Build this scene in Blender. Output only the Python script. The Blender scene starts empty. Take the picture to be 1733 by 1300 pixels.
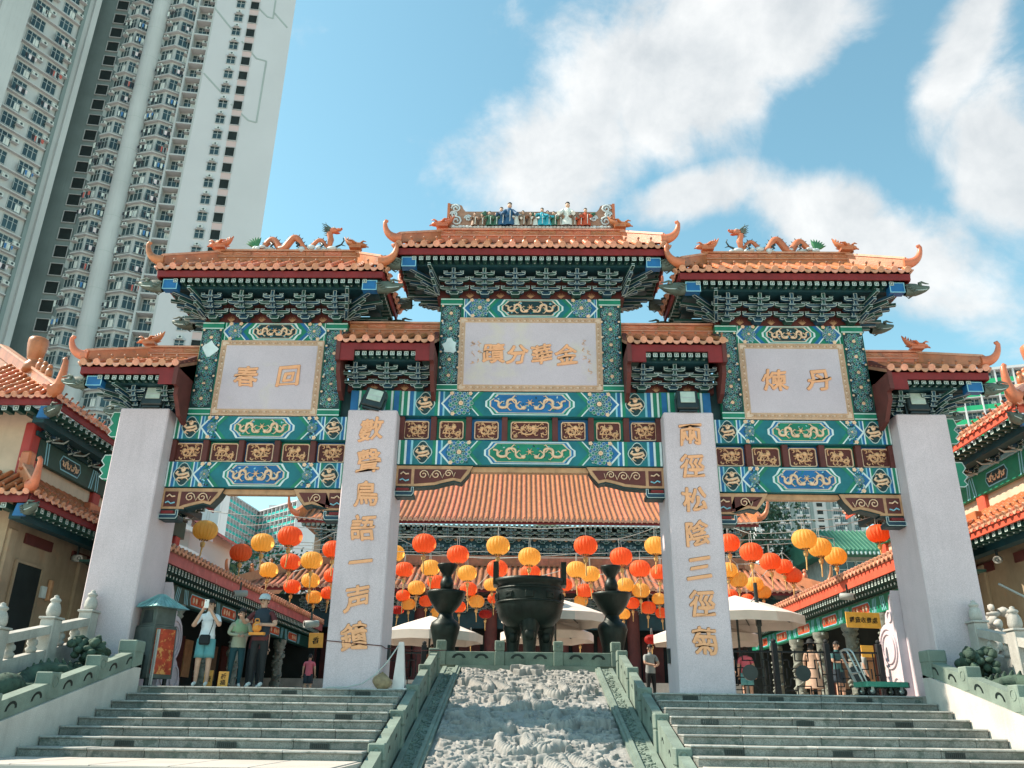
import bpy, bmesh, math, random
import numpy as np
from mathutils import Vector, Matrix, noise
rad = math.radians; PI = math.pi
random.seed(7)
S = bpy.context.scene; COL = S.collection
# ------------------------------------------------------------------ camera
CAM = Vector((-0.0852, 0.0, -0.557)); PITCH, YAW, ROLL, FPX, PW, PH = 0.3884, 0.0189, 0.0143, 1398.09, 1733, 1300
cF = Vector((-math.sin(YAW)*math.cos(PITCH), math.cos(YAW)*math.cos(PITCH), math.sin(PITCH)))
r0 = Vector((math.cos(YAW), math.sin(YAW), 0)); u0 = r0.cross(cF)
cR = r0*math.cos(ROLL)+u0*math.sin(ROLL); cU = u0*math.cos(ROLL)-r0*math.sin(ROLL)
cd = bpy.data.cameras.new('camera'); cam = bpy.data.objects.new('camera', cd); COL.objects.link(cam)
cam.matrix_world = Matrix(((cR.x, cU.x, -cF.x, CAM.x), (cR.y, cU.y, -cF.y, CAM.y), (cR.z, cU.z, -cF.z, CAM.z), (0, 0, 0, 1)))
cd.sensor_width = 36; cd.lens = FPX/PW*36; cd.clip_start = .05; cd.clip_end = 6000; S.camera = cam
# ------------------------------------------------------------------ sky, sun, exposure
SUN = Vector((-.70, .05, .72)).normalized()      # towards the sun
w = bpy.data.worlds.new('World'); S.world = w; w.use_nodes = True
nt = w.node_tree; N = nt.nodes; L = nt.links; N.clear()
out = N.new('ShaderNodeOutputWorld'); bg = N.new('ShaderNodeBackground'); sky = N.new('ShaderNodeTexSky')
sky.sky_type = 'NISHITA'; sky.sun_disc = False
sky.sun_elevation = math.asin(SUN.z); sky.sun_rotation = math.atan2(SUN.x, SUN.y)
sky.air_density = 1.0; sky.dust_density = .45; sky.ozone_density = 1.0
bg.inputs['Strength'].default_value = .15
tc = N.new('ShaderNodeTexCoord')
def vmath(op, a=None, b=None):
    n = N.new('ShaderNodeVectorMath'); n.operation = op
    for i, v in enumerate((a, b)):
        if v is None: continue
        if isinstance(v, (tuple, list, Vector)): n.inputs[i].default_value = v
        else: L.new(v, n.inputs[i])
    return n
def smath(op, a=None, b=None, c=None):
    n = N.new('ShaderNodeMath'); n.operation = op
    for i, v in enumerate((a, b, c)):
        if v is None: continue
        if isinstance(v, (int, float)): n.inputs[i].default_value = v
        else: L.new(v, n.inputs[i])
    return n.outputs[0]
# clouds drift on a flat layer: direction / height
sep = N.new('ShaderNodeSeparateXYZ'); L.new(tc.outputs['Generated'], sep.inputs[0])
zz = smath('ADD', smath('MAXIMUM', sep.outputs[2], 0.02), .12)
comb = N.new('ShaderNodeCombineXYZ'); L.new(smath('DIVIDE', sep.outputs[0], zz), comb.inputs[0]); L.new(smath('DIVIDE', sep.outputs[1], zz), comb.inputs[1])
def nz(vec, scale, detail, rough, dist=0., off=(0, 0, 0)):
    a = vmath('ADD', vec, off); n = N.new('ShaderNodeTexNoise'); L.new(a.outputs[0], n.inputs['Vector'])
    n.inputs['Scale'].default_value = scale; n.inputs['Detail'].default_value = detail; n.inputs['Roughness'].default_value = rough; n.inputs['Distortion'].default_value = dist
    return n.outputs[0]
big = nz(comb.outputs[0], .8, 2, .5, .3, (3.1, 7.7, 1.3))
fine = nz(tc.outputs['Generated'], 7.5, 10, .60, .25, (1.7, 2.2, .4)); mid = nz(tc.outputs['Generated'], 3.2, 4, .55, .2, (4.2, .6, 2.4)); shade = nz(tc.outputs['Generated'], 11., 8, .6, .2, (1.76, 2.26, .36))
# long cloud banks seen in this part of the sky, as soft bodies in direction space
def bank(d, ax, la, lb):
    d = Vector(d).normalized(); ax = Vector(ax); ax = (ax-d*ax.dot(d)).normalized(); bx = d.cross(ax)
    df = vmath('SUBTRACT', tc.outputs['Generated'], d)
    a = vmath('DOT_PRODUCT', df.outputs[0], ax/la); b = vmath('DOT_PRODUCT', df.outputs[0], bx/lb)
    q = smath('SQRT', smath('ADD', smath('POWER', a.outputs['Value'], 2.), smath('POWER', b.outputs['Value'], 2.)))
    return smath('MAXIMUM', smath('SUBTRACT', 1.0, q), 0.)
def pdir(x, y): return (cF+cR*((x-PW/2)/FPX)-cU*((y-PH/2)/FPX)).normalized()
BANKS = [((1130, 130), (1330, -50), .30, .15), ((970, 260), (1130, 140), .24, .12), ((1330, 30), (1480, -60), .20, .10), ((1560, 450), (1700, 520), .24, .085), ((1700, 280), (1660, 160), .16, .085), ((1410, 370), (1480, 400), .13, .075), ((1640, 60), (1690, -60), .17, .055), ((1150, 330), (1260, 300), .12, .05)]
tot = None
for (x, y), (x2, y2), la, lb in BANKS:
    m_ = bank(pdir(x, y), pdir(x2, y2)-pdir(x, y), la, lb)
    tot = m_ if tot is None else smath('MAXIMUM', tot, m_)
gen = smath('MULTIPLY', smath('SUBTRACT', big, .56), .8)
cl = smath('ADD', smath('ADD', smath('MAXIMUM', smath('MULTIPLY', tot, .95), gen), smath('MULTIPLY', smath('SUBTRACT', fine, .5), 1.5)), smath('MULTIPLY', smath('SUBTRACT', mid, .5), .8))
ramp = N.new('ShaderNodeMapRange'); ramp.interpolation_type = 'SMOOTHSTEP'; L.new(cl, ramp.inputs[0])
ramp.inputs[1].default_value = .16; ramp.inputs[2].default_value = .62; ramp.inputs[3].default_value = 0; ramp.inputs[4].default_value = .92
mx = N.new('ShaderNodeMix'); mx.data_type = 'RGBA'; L.new(ramp.outputs[0], mx.inputs[0])
tint = N.new('ShaderNodeMix'); tint.data_type = 'RGBA'; tint.blend_type = 'MULTIPLY'; tint.inputs[0].default_value = 1; tint.inputs[7].default_value = (.97, 1.25, .97, 1)
L.new(sky.outputs[0], tint.inputs[6]); L.new(tint.outputs[2], mx.inputs[6]); 
ccol = N.new('ShaderNodeMix'); ccol.data_type = 'RGBA'; ccol.inputs[6].default_value = (2.75, 2.9, 3.0, 1); ccol.inputs[7].default_value = (4.2, 4.2, 4.15, 1)
L.new(smath('MULTIPLY', smath('SUBTRACT', shade, .3), 2.4), ccol.inputs[0]); ccol.clamp_factor = True; L.new(ccol.outputs[2], mx.inputs[7])
L.new(mx.outputs[2], bg.inputs[0]); L.new(bg.outputs[0], out.inputs[0])
sl = bpy.data.lights.new('sun', 'SUN'); sl.energy = 5.0; sl.angle = rad(.53); sl.color = (1, .86, .70)
so = bpy.data.objects.new('sun', sl); COL.objects.link(so); so.rotation_euler = SUN.to_track_quat('Z', 'Y').to_euler(); so.location = (0, 0, 60)
S.view_settings.view_transform = 'Standard'; S.view_settings.look = 'None'; S.view_settings.exposure = .78; S.view_settings.gamma = 1
S.render.engine = 'CYCLES'; S.cycles.use_denoising = True; S.cycles.max_bounces = 6; S.cycles.diffuse_bounces = 3; S.cycles.glossy_bounces = 2; S.cycles.transparent_max_bounces = 8; S.cycles.caustics_reflective = False; S.cycles.caustics_refractive = False

# ------------------------------------------------------------------ materials
MAT = {}
def mat(name, col, rough=.65, var=.18, sc=3., bump=0., bsc=40., metal=0., spec=.4, spot=None, streak=0., emit=0., trans=0., fine=0., rnd=0.):
    m = bpy.data.materials.new(name); m.use_nodes = True; t = m.node_tree; n = t.nodes; l = t.links
    b = n['Principled BSDF']; b.inputs['Roughness'].default_value = rough; b.inputs['Metallic'].default_value = metal
    b.inputs['Specular IOR Level'].default_value = spec
    g = n.new('ShaderNodeNewGeometry'); cur = None
    def noise_(scale, detail=4, rg=.6, vec=None):
        q = n.new('ShaderNodeTexNoise'); q.inputs['Scale'].default_value = scale; q.inputs['Detail'].default_value = detail; q.inputs['Roughness'].default_value = rg
        l.new(vec or g.outputs['Position'], q.inputs['Vector']); return q.outputs[0]
    def mixc(fac, a, c, blend='MIX'):
        q = n.new('ShaderNodeMix'); q.data_type = 'RGBA'; q.blend_type = blend
        if isinstance(fac, float): q.inputs[0].default_value = fac
        else: l.new(fac, q.inputs[0])
        for i, v in ((6, a), (7, c)):
            if isinstance(v, tuple): q.inputs[i].default_value = v
            else: l.new(v, q.inputs[i])
        return q.outputs[2]
    def rng(v, a, c, x0=0., x1=1.):
        q = n.new('ShaderNodeMapRange'); l.new(v, q.inputs[0]); q.inputs[1].default_value = a; q.inputs[2].default_value = c; q.inputs[3].default_value = x0; q.inputs[4].default_value = x1; return q.outputs[0]
    c4 = lambda c, k=1.: (min(c[0]*k, 1), min(c[1]*k, 1), min(c[2]*k, 1), 1)
    cur = mixc(rng(noise_(sc), .3, .7), c4(col, 1-var), c4(col, 1+var*.7))
    if fine: cur = mixc(rng(noise_(bsc*2.2, 2, .5), .35, .65, 0., fine), cur, c4(col, .35))
    if spot:
        cur = mixc(rng(noise_(spot[1], 6, .65), spot[2], spot[2]+.09, 0., spot[3] if len(spot) > 3 else 1.), cur, c4(spot[0]))
    if streak:
        mp = n.new('ShaderNodeMapping'); mp.inputs['Scale'].default_value = (3., 3., .18); l.new(g.outputs['Position'], mp.inputs[0])
        cur = mixc(rng(noise_(1.6, 5, .65, mp.outputs[0]), .52, .75, 0., streak), cur, c4(col, .38))
    if rnd:
        oi = n.new('ShaderNodeObjectInfo'); hv = n.new('ShaderNodeHueSaturation'); l.new(rng(oi.outputs['Random'], 0., 1., 1-rnd, 1+rnd*.8), hv.inputs['Value']); l.new(rng(oi.outputs['Random'], 0., 1., .5+rnd*.05, .5-rnd*.04), hv.inputs['Hue']); l.new(cur, hv.inputs['Color']); cur = hv.outputs[0]
    l.new(cur, b.inputs['Base Color'])
    if bump:
        bn = n.new('ShaderNodeBump'); bn.inputs['Strength'].default_value = bump; bn.inputs['Distance'].default_value = .02
        l.new(noise_(bsc, 5, .6), bn.inputs['Height']); l.new(bn.outputs[0], b.inputs['Normal'])
    if emit: b.inputs['Emission Color'].default_value = c4(col); b.inputs['Emission Strength'].default_value = emit
    MAT[name] = m; return m
mat('granite', (.68, .575, .615), .75, .10, 1.1, .15, 55, streak=.20, fine=.45, spot=((.20, .18, .18), 38., .66, .7))
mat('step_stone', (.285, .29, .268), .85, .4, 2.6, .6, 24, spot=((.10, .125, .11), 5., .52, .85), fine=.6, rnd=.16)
mat('step_edge_lit', (.36, .365, .345), .7, .25, 3., .3, 30, spot=((.17, .19, .17), 9., .54, .85), rnd=.16)  # paler tread stone: the sunlit nosing line is put into its colour
mat('plaza_stone', (.60, .51, .48), .85, .15, .5, .1, 12)
mat('rail_stone', (.205, .265, .225), .75, .28, 2.2, .25, 35, streak=.35, fine=.25)  # grey stone with the teal of its shade mixed into the base colour
mat('pale_stone', (.46, .45, .42), .8, .25, 2.4, .3, 30, streak=.4, fine=.3)
mat('shaded_stone', (.055, .095, .07), .85, .45, 4., .6, 16, spot=((.02, .04, .03), 6., .52, .8))  # dark tone stands in for the gate's shade on the stone dragons
mat('relief_stone', (.33, .325, .31), .85, .25, 3.5, .35, 45, fine=.3)
mat('cheek_stone', (.60, .565, .53), .8, .18, 1.6, .2, 30, fine=.3, streak=.25)
mat('court_stone', (.52, .48, .43), .85, .2, .7, .15, 20)
mat('landing_stone', (.50, .46, .42), .8, .1, .8, .1, 20)
mat('tile', (.53, .17, .072), .36, .30, 2.6, .15, 22, spec=.5, streak=.30, spot=((.26, .13, .08), 5., .58, .7), rnd=.2)
mat('tile_pale', (.64, .31, .20), .4, .25, 6, .1, 30, spot=((.30, .13, .07), 9., .62, .6), rnd=.18)
mat('tile_dark', (.30, .14, .085), .55, .3, 3., .15, 25)
mat('tile_shaded', (.40, .14, .075), .45, .3, 3., .12, 25, rnd=.2, spot=((.24, .12, .09), 4., .56, .7))  # duller copy of the tile, shade put into the colour
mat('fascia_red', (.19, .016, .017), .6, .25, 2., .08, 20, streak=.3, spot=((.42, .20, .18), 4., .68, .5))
mat('fascia_sunlit', (.62, .10, .055), .55, .15, 2., .05, 20, streak=.15, spot=((.70, .38, .33), 3., .66, .7))  # lit copy of the red board, sunlight put into the colour
mat('maroon', (.11, .028, .024), .65, .25, 3., .05)
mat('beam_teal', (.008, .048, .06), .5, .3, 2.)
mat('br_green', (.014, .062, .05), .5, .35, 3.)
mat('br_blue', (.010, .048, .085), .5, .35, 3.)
mat('line_white', (.46, .56, .54), .6, .22, 5.)
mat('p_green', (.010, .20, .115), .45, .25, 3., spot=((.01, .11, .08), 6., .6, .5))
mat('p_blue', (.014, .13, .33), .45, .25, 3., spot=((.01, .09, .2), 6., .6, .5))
mat('p_teal', (.008, .15, .18), .45, .25, 3.)
mat('p_sky', (.24, .52, .62), .5, .15, 4.)
mat('p_white', (.62, .72, .72), .55, .12, 5.)
mat('p_dark', (.008, .035, .04), .5, .3, 4.)
mat('gold', (.76, .43, .23), .45, .2, 8., .1, 60, spec=.5)
mat('gold_pale', (.80, .54, .36), .5, .2, 8.)
mat('crest_brown', (.36, .20, .135), .6, .3, 5., .2, 20)
mat('gold_rim', (.50, .28, .15), .5, .25, 5., streak=.3)
mat('ink_gold', (.84, .41, .21), .5, .12, 6.)
mat('ink_shade', (.22, .10, .04), .7, .2, 6.)  # dark brown for the painted engraving shadow behind the gold strokes
mat('plaque', (.60, .52, .57), .75, .08, .9, .05, 40, fine=.25, spot=((.60, .54, .45), .35, .56, .8))
mat('fret_cream', (.66, .49, .37), .6, .15, 6.)
mat('dragon_green', (.085, .115, .095), .6, .35, 5., .3, 18)
mat('cloud_paint', (.55, .62, .64), .6, .2, 7.)
mat('dk_metal', (.018, .03, .032), .4, .3, 4., spec=.5)
mat('iron', (.012, .022, .02), .42, .4, 5., .3, 30, metal=.3)
mat('lens', (.42, .52, .46), .2, .2, 5.)
for nm, c in (('robe_blue', (.03, .10, .20)), ('robe_teal', (.04, .36, .46)), ('robe_white', (.62, .66, .62)), ('robe_red', (.48, .08, .03)), ('robe_green', (.05, .14, .09)), ('robe_brown', (.24, .15, .10)), ('face_clay', (.55, .36, .26)), ('hair', (.014, .012, .012)), ('skin', (.52, .31, .22)), ('leaf_green', (.05, .20, .09))):
    mat(nm, c, .6, .2, 9.)

# ------------------------------------------------------------------ mesh building
class MB:
    def __init__(s): s.v = []; s.f = []; s.m = []; s.s = []
    def add(s, vs, fs, m, sm=False):
        o = len(s.v); s.v += [tuple(p) for p in vs]
        for f in fs: s.f.append([o+i for i in f]); s.m.append(m); s.s.append(sm)
        return s
    def box(s, x0, x1, y0, y1, z0, z1, m):
        return s.add([(x0, y0, z0), (x1, y0, z0), (x1, y1, z0), (x0, y1, z0), (x0, y0, z1), (x1, y0, z1), (x1, y1, z1), (x0, y1, z1)],
                     [(0, 3, 2, 1), (4, 5, 6, 7), (0, 1, 5, 4), (1, 2, 6, 5), (2, 3, 7, 6), (3, 0, 4, 7)], m)
    def bbox(s, x0, x1, y0, y1, z0, z1, m, b=.02):      # box with chamfered edges
        vs = []; X = (x0, x1); Y = (y0, y1); Z = (z0, z1)
        for i in (0, 1):
            for j in (0, 1):
                for k in (0, 1):
                    dx = b*(1-2*i); dy = b*(1-2*j); dz = b*(1-2*k)
                    vs += [(X[i], Y[j]+dy, Z[k]+dz), (X[i]+dx, Y[j], Z[k]+dz), (X[i]+dx, Y[j]+dy, Z[k])]
        ix = lambda i, j, k, a: (i*4+j*2+k)*3+a
        fs = []
        for i in (0, 1): fs.append([ix(i, 0, 0, 0), ix(i, 1, 0, 0), ix(i, 1, 1, 0), ix(i, 0, 1, 0)])
        for j in (0, 1): fs.append([ix(0, j, 0, 1), ix(1, j, 0, 1), ix(1, j, 1, 1), ix(0, j, 1, 1)])
        for k in (0, 1): fs.append([ix(0, 0, k, 2), ix(1, 0, k, 2), ix(1, 1, k, 2), ix(0, 1, k, 2)])
        for j in (0, 1):
            for k in (0, 1): fs.append([ix(0, j, k, 1), ix(1, j, k, 1), ix(1, j, k, 2), ix(0, j, k, 2)])
        for i in (0, 1):
            for k in (0, 1): fs.append([ix(i, 0, k, 0), ix(i, 1, k, 0), ix(i, 1, k, 2), ix(i, 0, k, 2)])
        for i in (0, 1):
            for j in (0, 1): fs.append([ix(i, j, 0, 0), ix(i, j, 1, 0), ix(i, j, 1, 1), ix(i, j, 0, 1)])
        for i in (0, 1):
            for j in (0, 1):
                for k in (0, 1): fs.append([ix(i, j, k, 0), ix(i, j, k, 1), ix(i, j, k, 2)])
        return s.add(vs, fs, m)
    def bar(s, p, q, w, h, m, up=(0, 0, 1), w2=None, h2=None):
        p = Vector(p); q = Vector(q); d = (q-p).normalized(); r = d.cross(Vector(up))
        r = r.normalized() if r.length > 1e-4 else Vector((1, 0, 0)); u = r.cross(d)
        w2 = w if w2 is None else w2; h2 = h if h2 is None else h2
        vs = [p+r*a*w/2+u*b*h/2 for a, b in ((-1, -1), (1, -1), (1, 1), (-1, 1))]+[q+r*a*w2/2+u*b*h2/2 for a, b in ((-1, -1), (1, -1), (1, 1), (-1, 1))]
        return s.add(vs, [(0, 1, 2, 3), (7, 6, 5, 4), (0, 4, 5, 1), (1, 5, 6, 2), (2, 6, 7, 3), (3, 7, 4, 0)], m)
    def prism(s, poly, a0, a1, ax, m, m2=None):
        f = {'y': lambda p, a: (p[0], a, p[1]), 'x': lambda p, a: (a, p[0], p[1]), 'z': lambda p, a: (p[0], p[1], a)}[ax]
        n = len(poly)
        s.add([f(p, a0) for p in poly]+[f(p, a1) for p in poly], [list(range(n))], m)
        o = len(s.v)-2*n
        s.f.append([o+n+i for i in reversed(range(n))]); s.m.append(m); s.s.append(False)
        for i in range(n):
            j = (i+1) % n; s.f.append([o+j, o+i, o+n+i, o+n+j]); s.m.append(m2 or m); s.s.append(False)
        return s
    def ring(s, po, pi, a0, a1, ax, m):       # frame between two loops of equal length
        f = {'y': lambda p, a: (p[0], a, p[1]), 'x': lambda p, a: (a, p[0], p[1]), 'z': lambda p, a: (p[0], p[1], a)}[ax]
        n = len(po); vs = [f(p, a) for a in (a0, a1) for q in (po, pi) for p in q]; fs = []
        for i in range(n):
            j = (i+1) % n
            fs += [(i, j, n+j, n+i), (2*n+j, 2*n+i, 3*n+i, 3*n+j), (i, 2*n+i, 2*n+j, j), (n+j, 3*n+j, 3*n+i, n+i)]
        return s.add(vs, fs, m)
    def tube(s, path, r, m, n=6, caps=True, flat=None, sm=True):
        P = [Vector(p) for p in path]; k = len(P); R_ = r if isinstance(r, (list, tuple)) else [r]*k
        T = [((P[min(i+1, k-1)]-P[max(i-1, 0)]) or Vector((0, 0, 1))).normalized() for i in range(k)]
        u = T[0].orthogonal().normalized() if flat is None else None; vs = []
        for i in range(k):
            if flat is None:
                u = (u-T[i]*u.dot(T[i])); u = u.normalized() if u.length > 1e-6 else T[i].orthogonal().normalized()
                v = T[i].cross(u); su = 1
            else:
                v = Vector(flat); v = (v-T[i]*v.dot(T[i])).normalized(); u = v.cross(T[i]); su = 1
            for j in range(n):
                a = 2*PI*j/n; vs.append(P[i]+(u*math.cos(a)*su+v*math.sin(a))*R_[i])
        fs = [[i*n+j, i*n+(j+1) % n, (i+1)*n+(j+1) % n, (i+1)*n+j] for i in range(k-1) for j in range(n)]
        s.add(vs, fs, m, sm)
        if caps: s.add([vs[j] for j in range(n)], [list(range(n))[::-1]], m); s.add([vs[(k-1)*n+j] for j in range(n)], [list(range(n))], m)
        return s
    def lathe(s, prof, c, m, n=16, ax='z', sm=True, a0=0., a1=2*PI):
        cx, cy, cz = c; k = len(prof); full = abs(a1-a0-2*PI) < 1e-6; nn = n if full else n+1; vs = []
        for r, h in prof:
            for j in range(nn):
                a = a0+(a1-a0)*j/n; x, y = r*math.cos(a), r*math.sin(a)
                vs.append((cx+x, cy+y, cz+h) if ax == 'z' else ((cx+x, cy+h, cz+y) if ax == 'y' else (cx+h, cy+x, cz+y)))
        fs = [[i*nn+j, i*nn+(j+1) % nn, (i+1)*nn+(j+1) % nn, (i+1)*nn+j] for i in range(k-1) for j in range(n if full else n)]
        return s.add(vs, fs, m, sm)
    def ball(s, c, r, m, nu=10, nv=6, R=None):
        rx, ry, rz = (r, r, r) if isinstance(r, (int, float)) else r; vs = []; c = Vector(c)
        for i in range(nv+1):
            t = PI*i/nv
            for j in range(nu):
                a = 2*PI*j/nu; p = Vector((rx*math.sin(t)*math.cos(a), ry*math.sin(t)*math.sin(a), rz*math.cos(t)))
                vs.append(c+(R @ p if R else p))
        fs = [[i*nu+j, (i+1)*nu+j, (i+1)*nu+(j+1) % nu, i*nu+(j+1) % nu] for i in range(nv) for j in range(nu)]
        return s.add(vs, fs, m, True)
    def disc(s, cx, cz, y, r, m, n=10, rz=None):   # flat disc facing -y
        rz = rz or r
        return s.add([(cx+r*math.cos(2*PI*i/n), y, cz+rz*math.sin(2*PI*i/n)) for i in range(n)], [list(range(n))[::-1]], m)
    def mesh(s, name, fix=True):
        me = bpy.data.meshes.new(name); me.from_pydata(s.v, [], s.f)
        ms = []
        for k in s.m:
            if k not in ms: ms.append(k)
        for k in ms: me.materials.append(MAT[k])
        ix = {k: i for i, k in enumerate(ms)}
        me.polygons.foreach_set('material_index', [ix[k] for k in s.m]); me.polygons.foreach_set('use_smooth', s.s)
        if fix:
            bm = bmesh.new(); bm.from_mesh(me); bmesh.ops.recalc_face_normals(bm, faces=bm.faces); bm.to_mesh(me); bm.free()
        me.update(); return me
WM = {}
def mk(name, me, parent=None, M=None, label=None, cat=None, group=None, kind=None):
    if isinstance(me, MB): me = me.mesh(name)
    o = bpy.data.objects.new(name, me); COL.objects.link(o); M = M or Matrix(); o.matrix_basis = M
    if parent is not None: o.parent = parent; o.matrix_parent_inverse = WM[parent.name].inverted()
    WM[o.name] = M.copy()
    if label: o['label'] = label
    if cat: o['category'] = cat
    if group: o['group'] = group
    if kind: o['kind'] = kind
    return o
T = lambda x, y, z: Matrix.Translation((x, y, z))
RZ = lambda a: Matrix.Rotation(a, 4, 'Z'); RX = lambda a: Matrix.Rotation(a, 4, 'X'); RY = lambda a: Matrix.Rotation(a, 4, 'Y')
SC = lambda x, y, z: Matrix.Diagonal((x, y, z, 1))
def root(name, loc, label, cat, group=None): return mk(name, None, None, T(*loc), label, cat, group)
def circ(cx, cz, r, n=16, rz=None, ph=0): rz = rz or r; return [(cx+r*math.cos(2*PI*i/n+ph), cz+rz*math.sin(2*PI*i/n+ph)) for i in range(n)]
def rrect(x0, x1, z0, z1, c=.02): return [(x0+c, z0), (x1-c, z0), (x1, z0+c), (x1, z1-c), (x1-c, z1), (x0+c, z1), (x0, z1-c), (x0, z0+c)]
_tx = {}
def evaluated(o):                 # bake a curve or a modifier stack in a throw-away scene
    sc = bpy.data.scenes.new('bake'); sc.collection.objects.link(o); vl = sc.view_layers[0]; vl.update()
    me = bpy.data.meshes.new_from_object(o.evaluated_get(vl.depsgraph)); bpy.data.objects.remove(o); bpy.data.scenes.remove(sc); return me
def glyph(ch, size, ext, off, seed=0, m='ink_gold', bold=0.):
    key = (ch, size, ext, off, m, bold)
    if key in _tx: return _tx[key]
    c = bpy.data.curves.new('glyph', 'FONT'); c.body = ch; c.size = size; c.extrude = ext; c.offset = off*size; c.align_x = 'CENTER'; c.align_y = 'CENTER'; c.resolution_u = 4
    me = evaluated(bpy.data.objects.new('glyph', c)); bpy.data.curves.remove(c)
    n = len(me.vertices); a = np.zeros(n*3); me.vertices.foreach_get('co', a); a = a.reshape(-1, 3)
    if n:
        cx = (a[:, :2].max(0)+a[:, :2].min(0))/2; a[:, :2] -= cx
        x = a[:, 0]/size; y = a[:, 1]/size; ph = seed*1.7
        a[:, 0] += size*(.035*np.sin(6.5*y+ph)+.012*np.sin(17*y+3*x+ph)-.06*y*x)
        a[:, 1] += size*(.04*np.sin(5.5*x+ph*.7)+.012*np.sin(15*x+ph)+.10*x)
        me.vertices.foreach_set('co', a.ravel())
    if bold:                      # brush weight: the thin strokes overlaid a few times
        vs = []; fs = []; N0 = len(me.vertices); P_ = [tuple(p.vertices) for p in me.polygons]
        for k, (dx, dy) in enumerate(((0, 0), (1, .3), (-1, -.3), (.3, 1), (-.3, -1), (.7, -.7), (-.7, .7))):
            o_ = len(vs); vs += [(v[0]+dx*bold*size, v[1]+dy*bold*size, v[2]-.0007*k) for v in a]; fs += [tuple(o_+i for i in p) for p in P_]
        me = bpy.data.meshes.new('character'); me.from_pydata(vs, [], fs)
    me.materials.clear(); me.materials.append(MAT[m]); _tx[key] = me; return me
FRONT = RX(PI/2)     # glyph plane xy -> facing -y
def lettering(parent, ch, x, z, y, size, seed=0, wide=1.0, bold=.022, edge=True, m='ink_gold'):
    if edge: mk('carving_shade', glyph(ch, size, .002, 0, seed, 'ink_shade', bold+.010), parent, T(x-.004, y-.007, z+.006) @ FRONT @ SC(wide, 1, 1))  # dark offset copy painted as the shadow of engraved strokes
    return mk('character', glyph(ch, size, .004, 0, seed, m, bold), parent, T(x, y-.016, z) @ FRONT @ SC(wide, 1, 1))
# ------------------------------------------------------------------ roof kit: shared pieces
def half_barrel(L_, r, m='tile'):          # half round tile row running up +y from the eave, local slope along +y
    b = MB(); n = 6; vs = []
    k = max(1, round(L_/.28)); rows = []
    for i in range(k): rows += [(L_*i/k, r*1.04), (L_*(i+1)/k-.012, r*.95)]      # overlapping tiles, each flaring over the next
    for y, r_ in rows:
        for j in range(n+1): a = PI*j/n; vs.append((r_*math.cos(a), y, r_*math.sin(a)))
    b.add(vs, [[i*(n+1)+j, i*(n+1)+j+1, (i+1)*(n+1)+j+1, (i+1)*(n+1)+j] for i in range(len(rows)-1) for j in range(n)], m, False)
    return b
def row_mesh(L_, r=.075, m='tile', cap='tile_pale', knob=True):
    b = half_barrel(L_, r, m)
    b.lathe([(0, -.03), (r*.55, -.03), (r*.62, -.036), (r*1.05, -.036), (r*1.05, .0)], (0, 0, r*.25), cap, 12, 'y', False)
    if knob:
        b.tube([(0, .10, r*.9), (0, .10, r*1.75)], .018, m, 6); b.ball((0, .10, r*2.1), .033, 'tile_dark', 8, 5)
    return b.mesh('tile_row')
def drip_mesh(w_=.2, h=.11, m='tile_pale'):
    b = MB(); n = 8; top = [(-w_/2+w_*i/n, .02-.03*math.sin(PI*i/n)) for i in range(n+1)]
    bot = [(w_/2-w_*i/n, .02-h*math.sin(PI*i/n)**.8) for i in range(1, n)]
    b.prism(top+bot, -.018, .004, 'y', m); return b.mesh('drip_tile')
def arm_poly(w_, h, c): return [(-w_/2, h), (-w_/2, h*.45), (-w_/2+c*.4, h*.12), (-w_/2+c, 0), (w_/2-c, 0), (w_/2-c*.4, h*.12), (w_/2, h*.45), (w_/2, h)]
def off_poly(p, d):                         # push a roughly centred loop outwards
    n = len(p); A = sum(p[i][0]*p[(i+1) % n][1]-p[(i+1) % n][0]*p[i][1] for i in range(n)); sg = 1 if A > 0 else -1; o = []
    for i in range(n):
        a, b, c = p[i-1], p[i], p[(i+1) % n]
        n1 = Vector((b[1]-a[1], -(b[0]-a[0]))).normalized()*sg; n2 = Vector((c[1]-b[1], -(c[0]-b[0]))).normalized()*sg
        nn = n1+n2; nn = nn/max(nn.dot(n1), .35) if nn.length > .1 else n1
        o.append((b[0]+nn.x*d, b[1]+nn.y*d))
    return o
def outlined(b, poly, y, dep, m, lw=.011):  # painted timber piece: coloured face inside a white line
    b.prism(poly, y, y+dep, 'y', m); b.prism(off_poly(poly, lw*.15), y-.006, y-.0005, 'y', 'line_white'); b.prism(off_poly(poly, -lw), y-.011, y-.0065, 'y', m)
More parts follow.
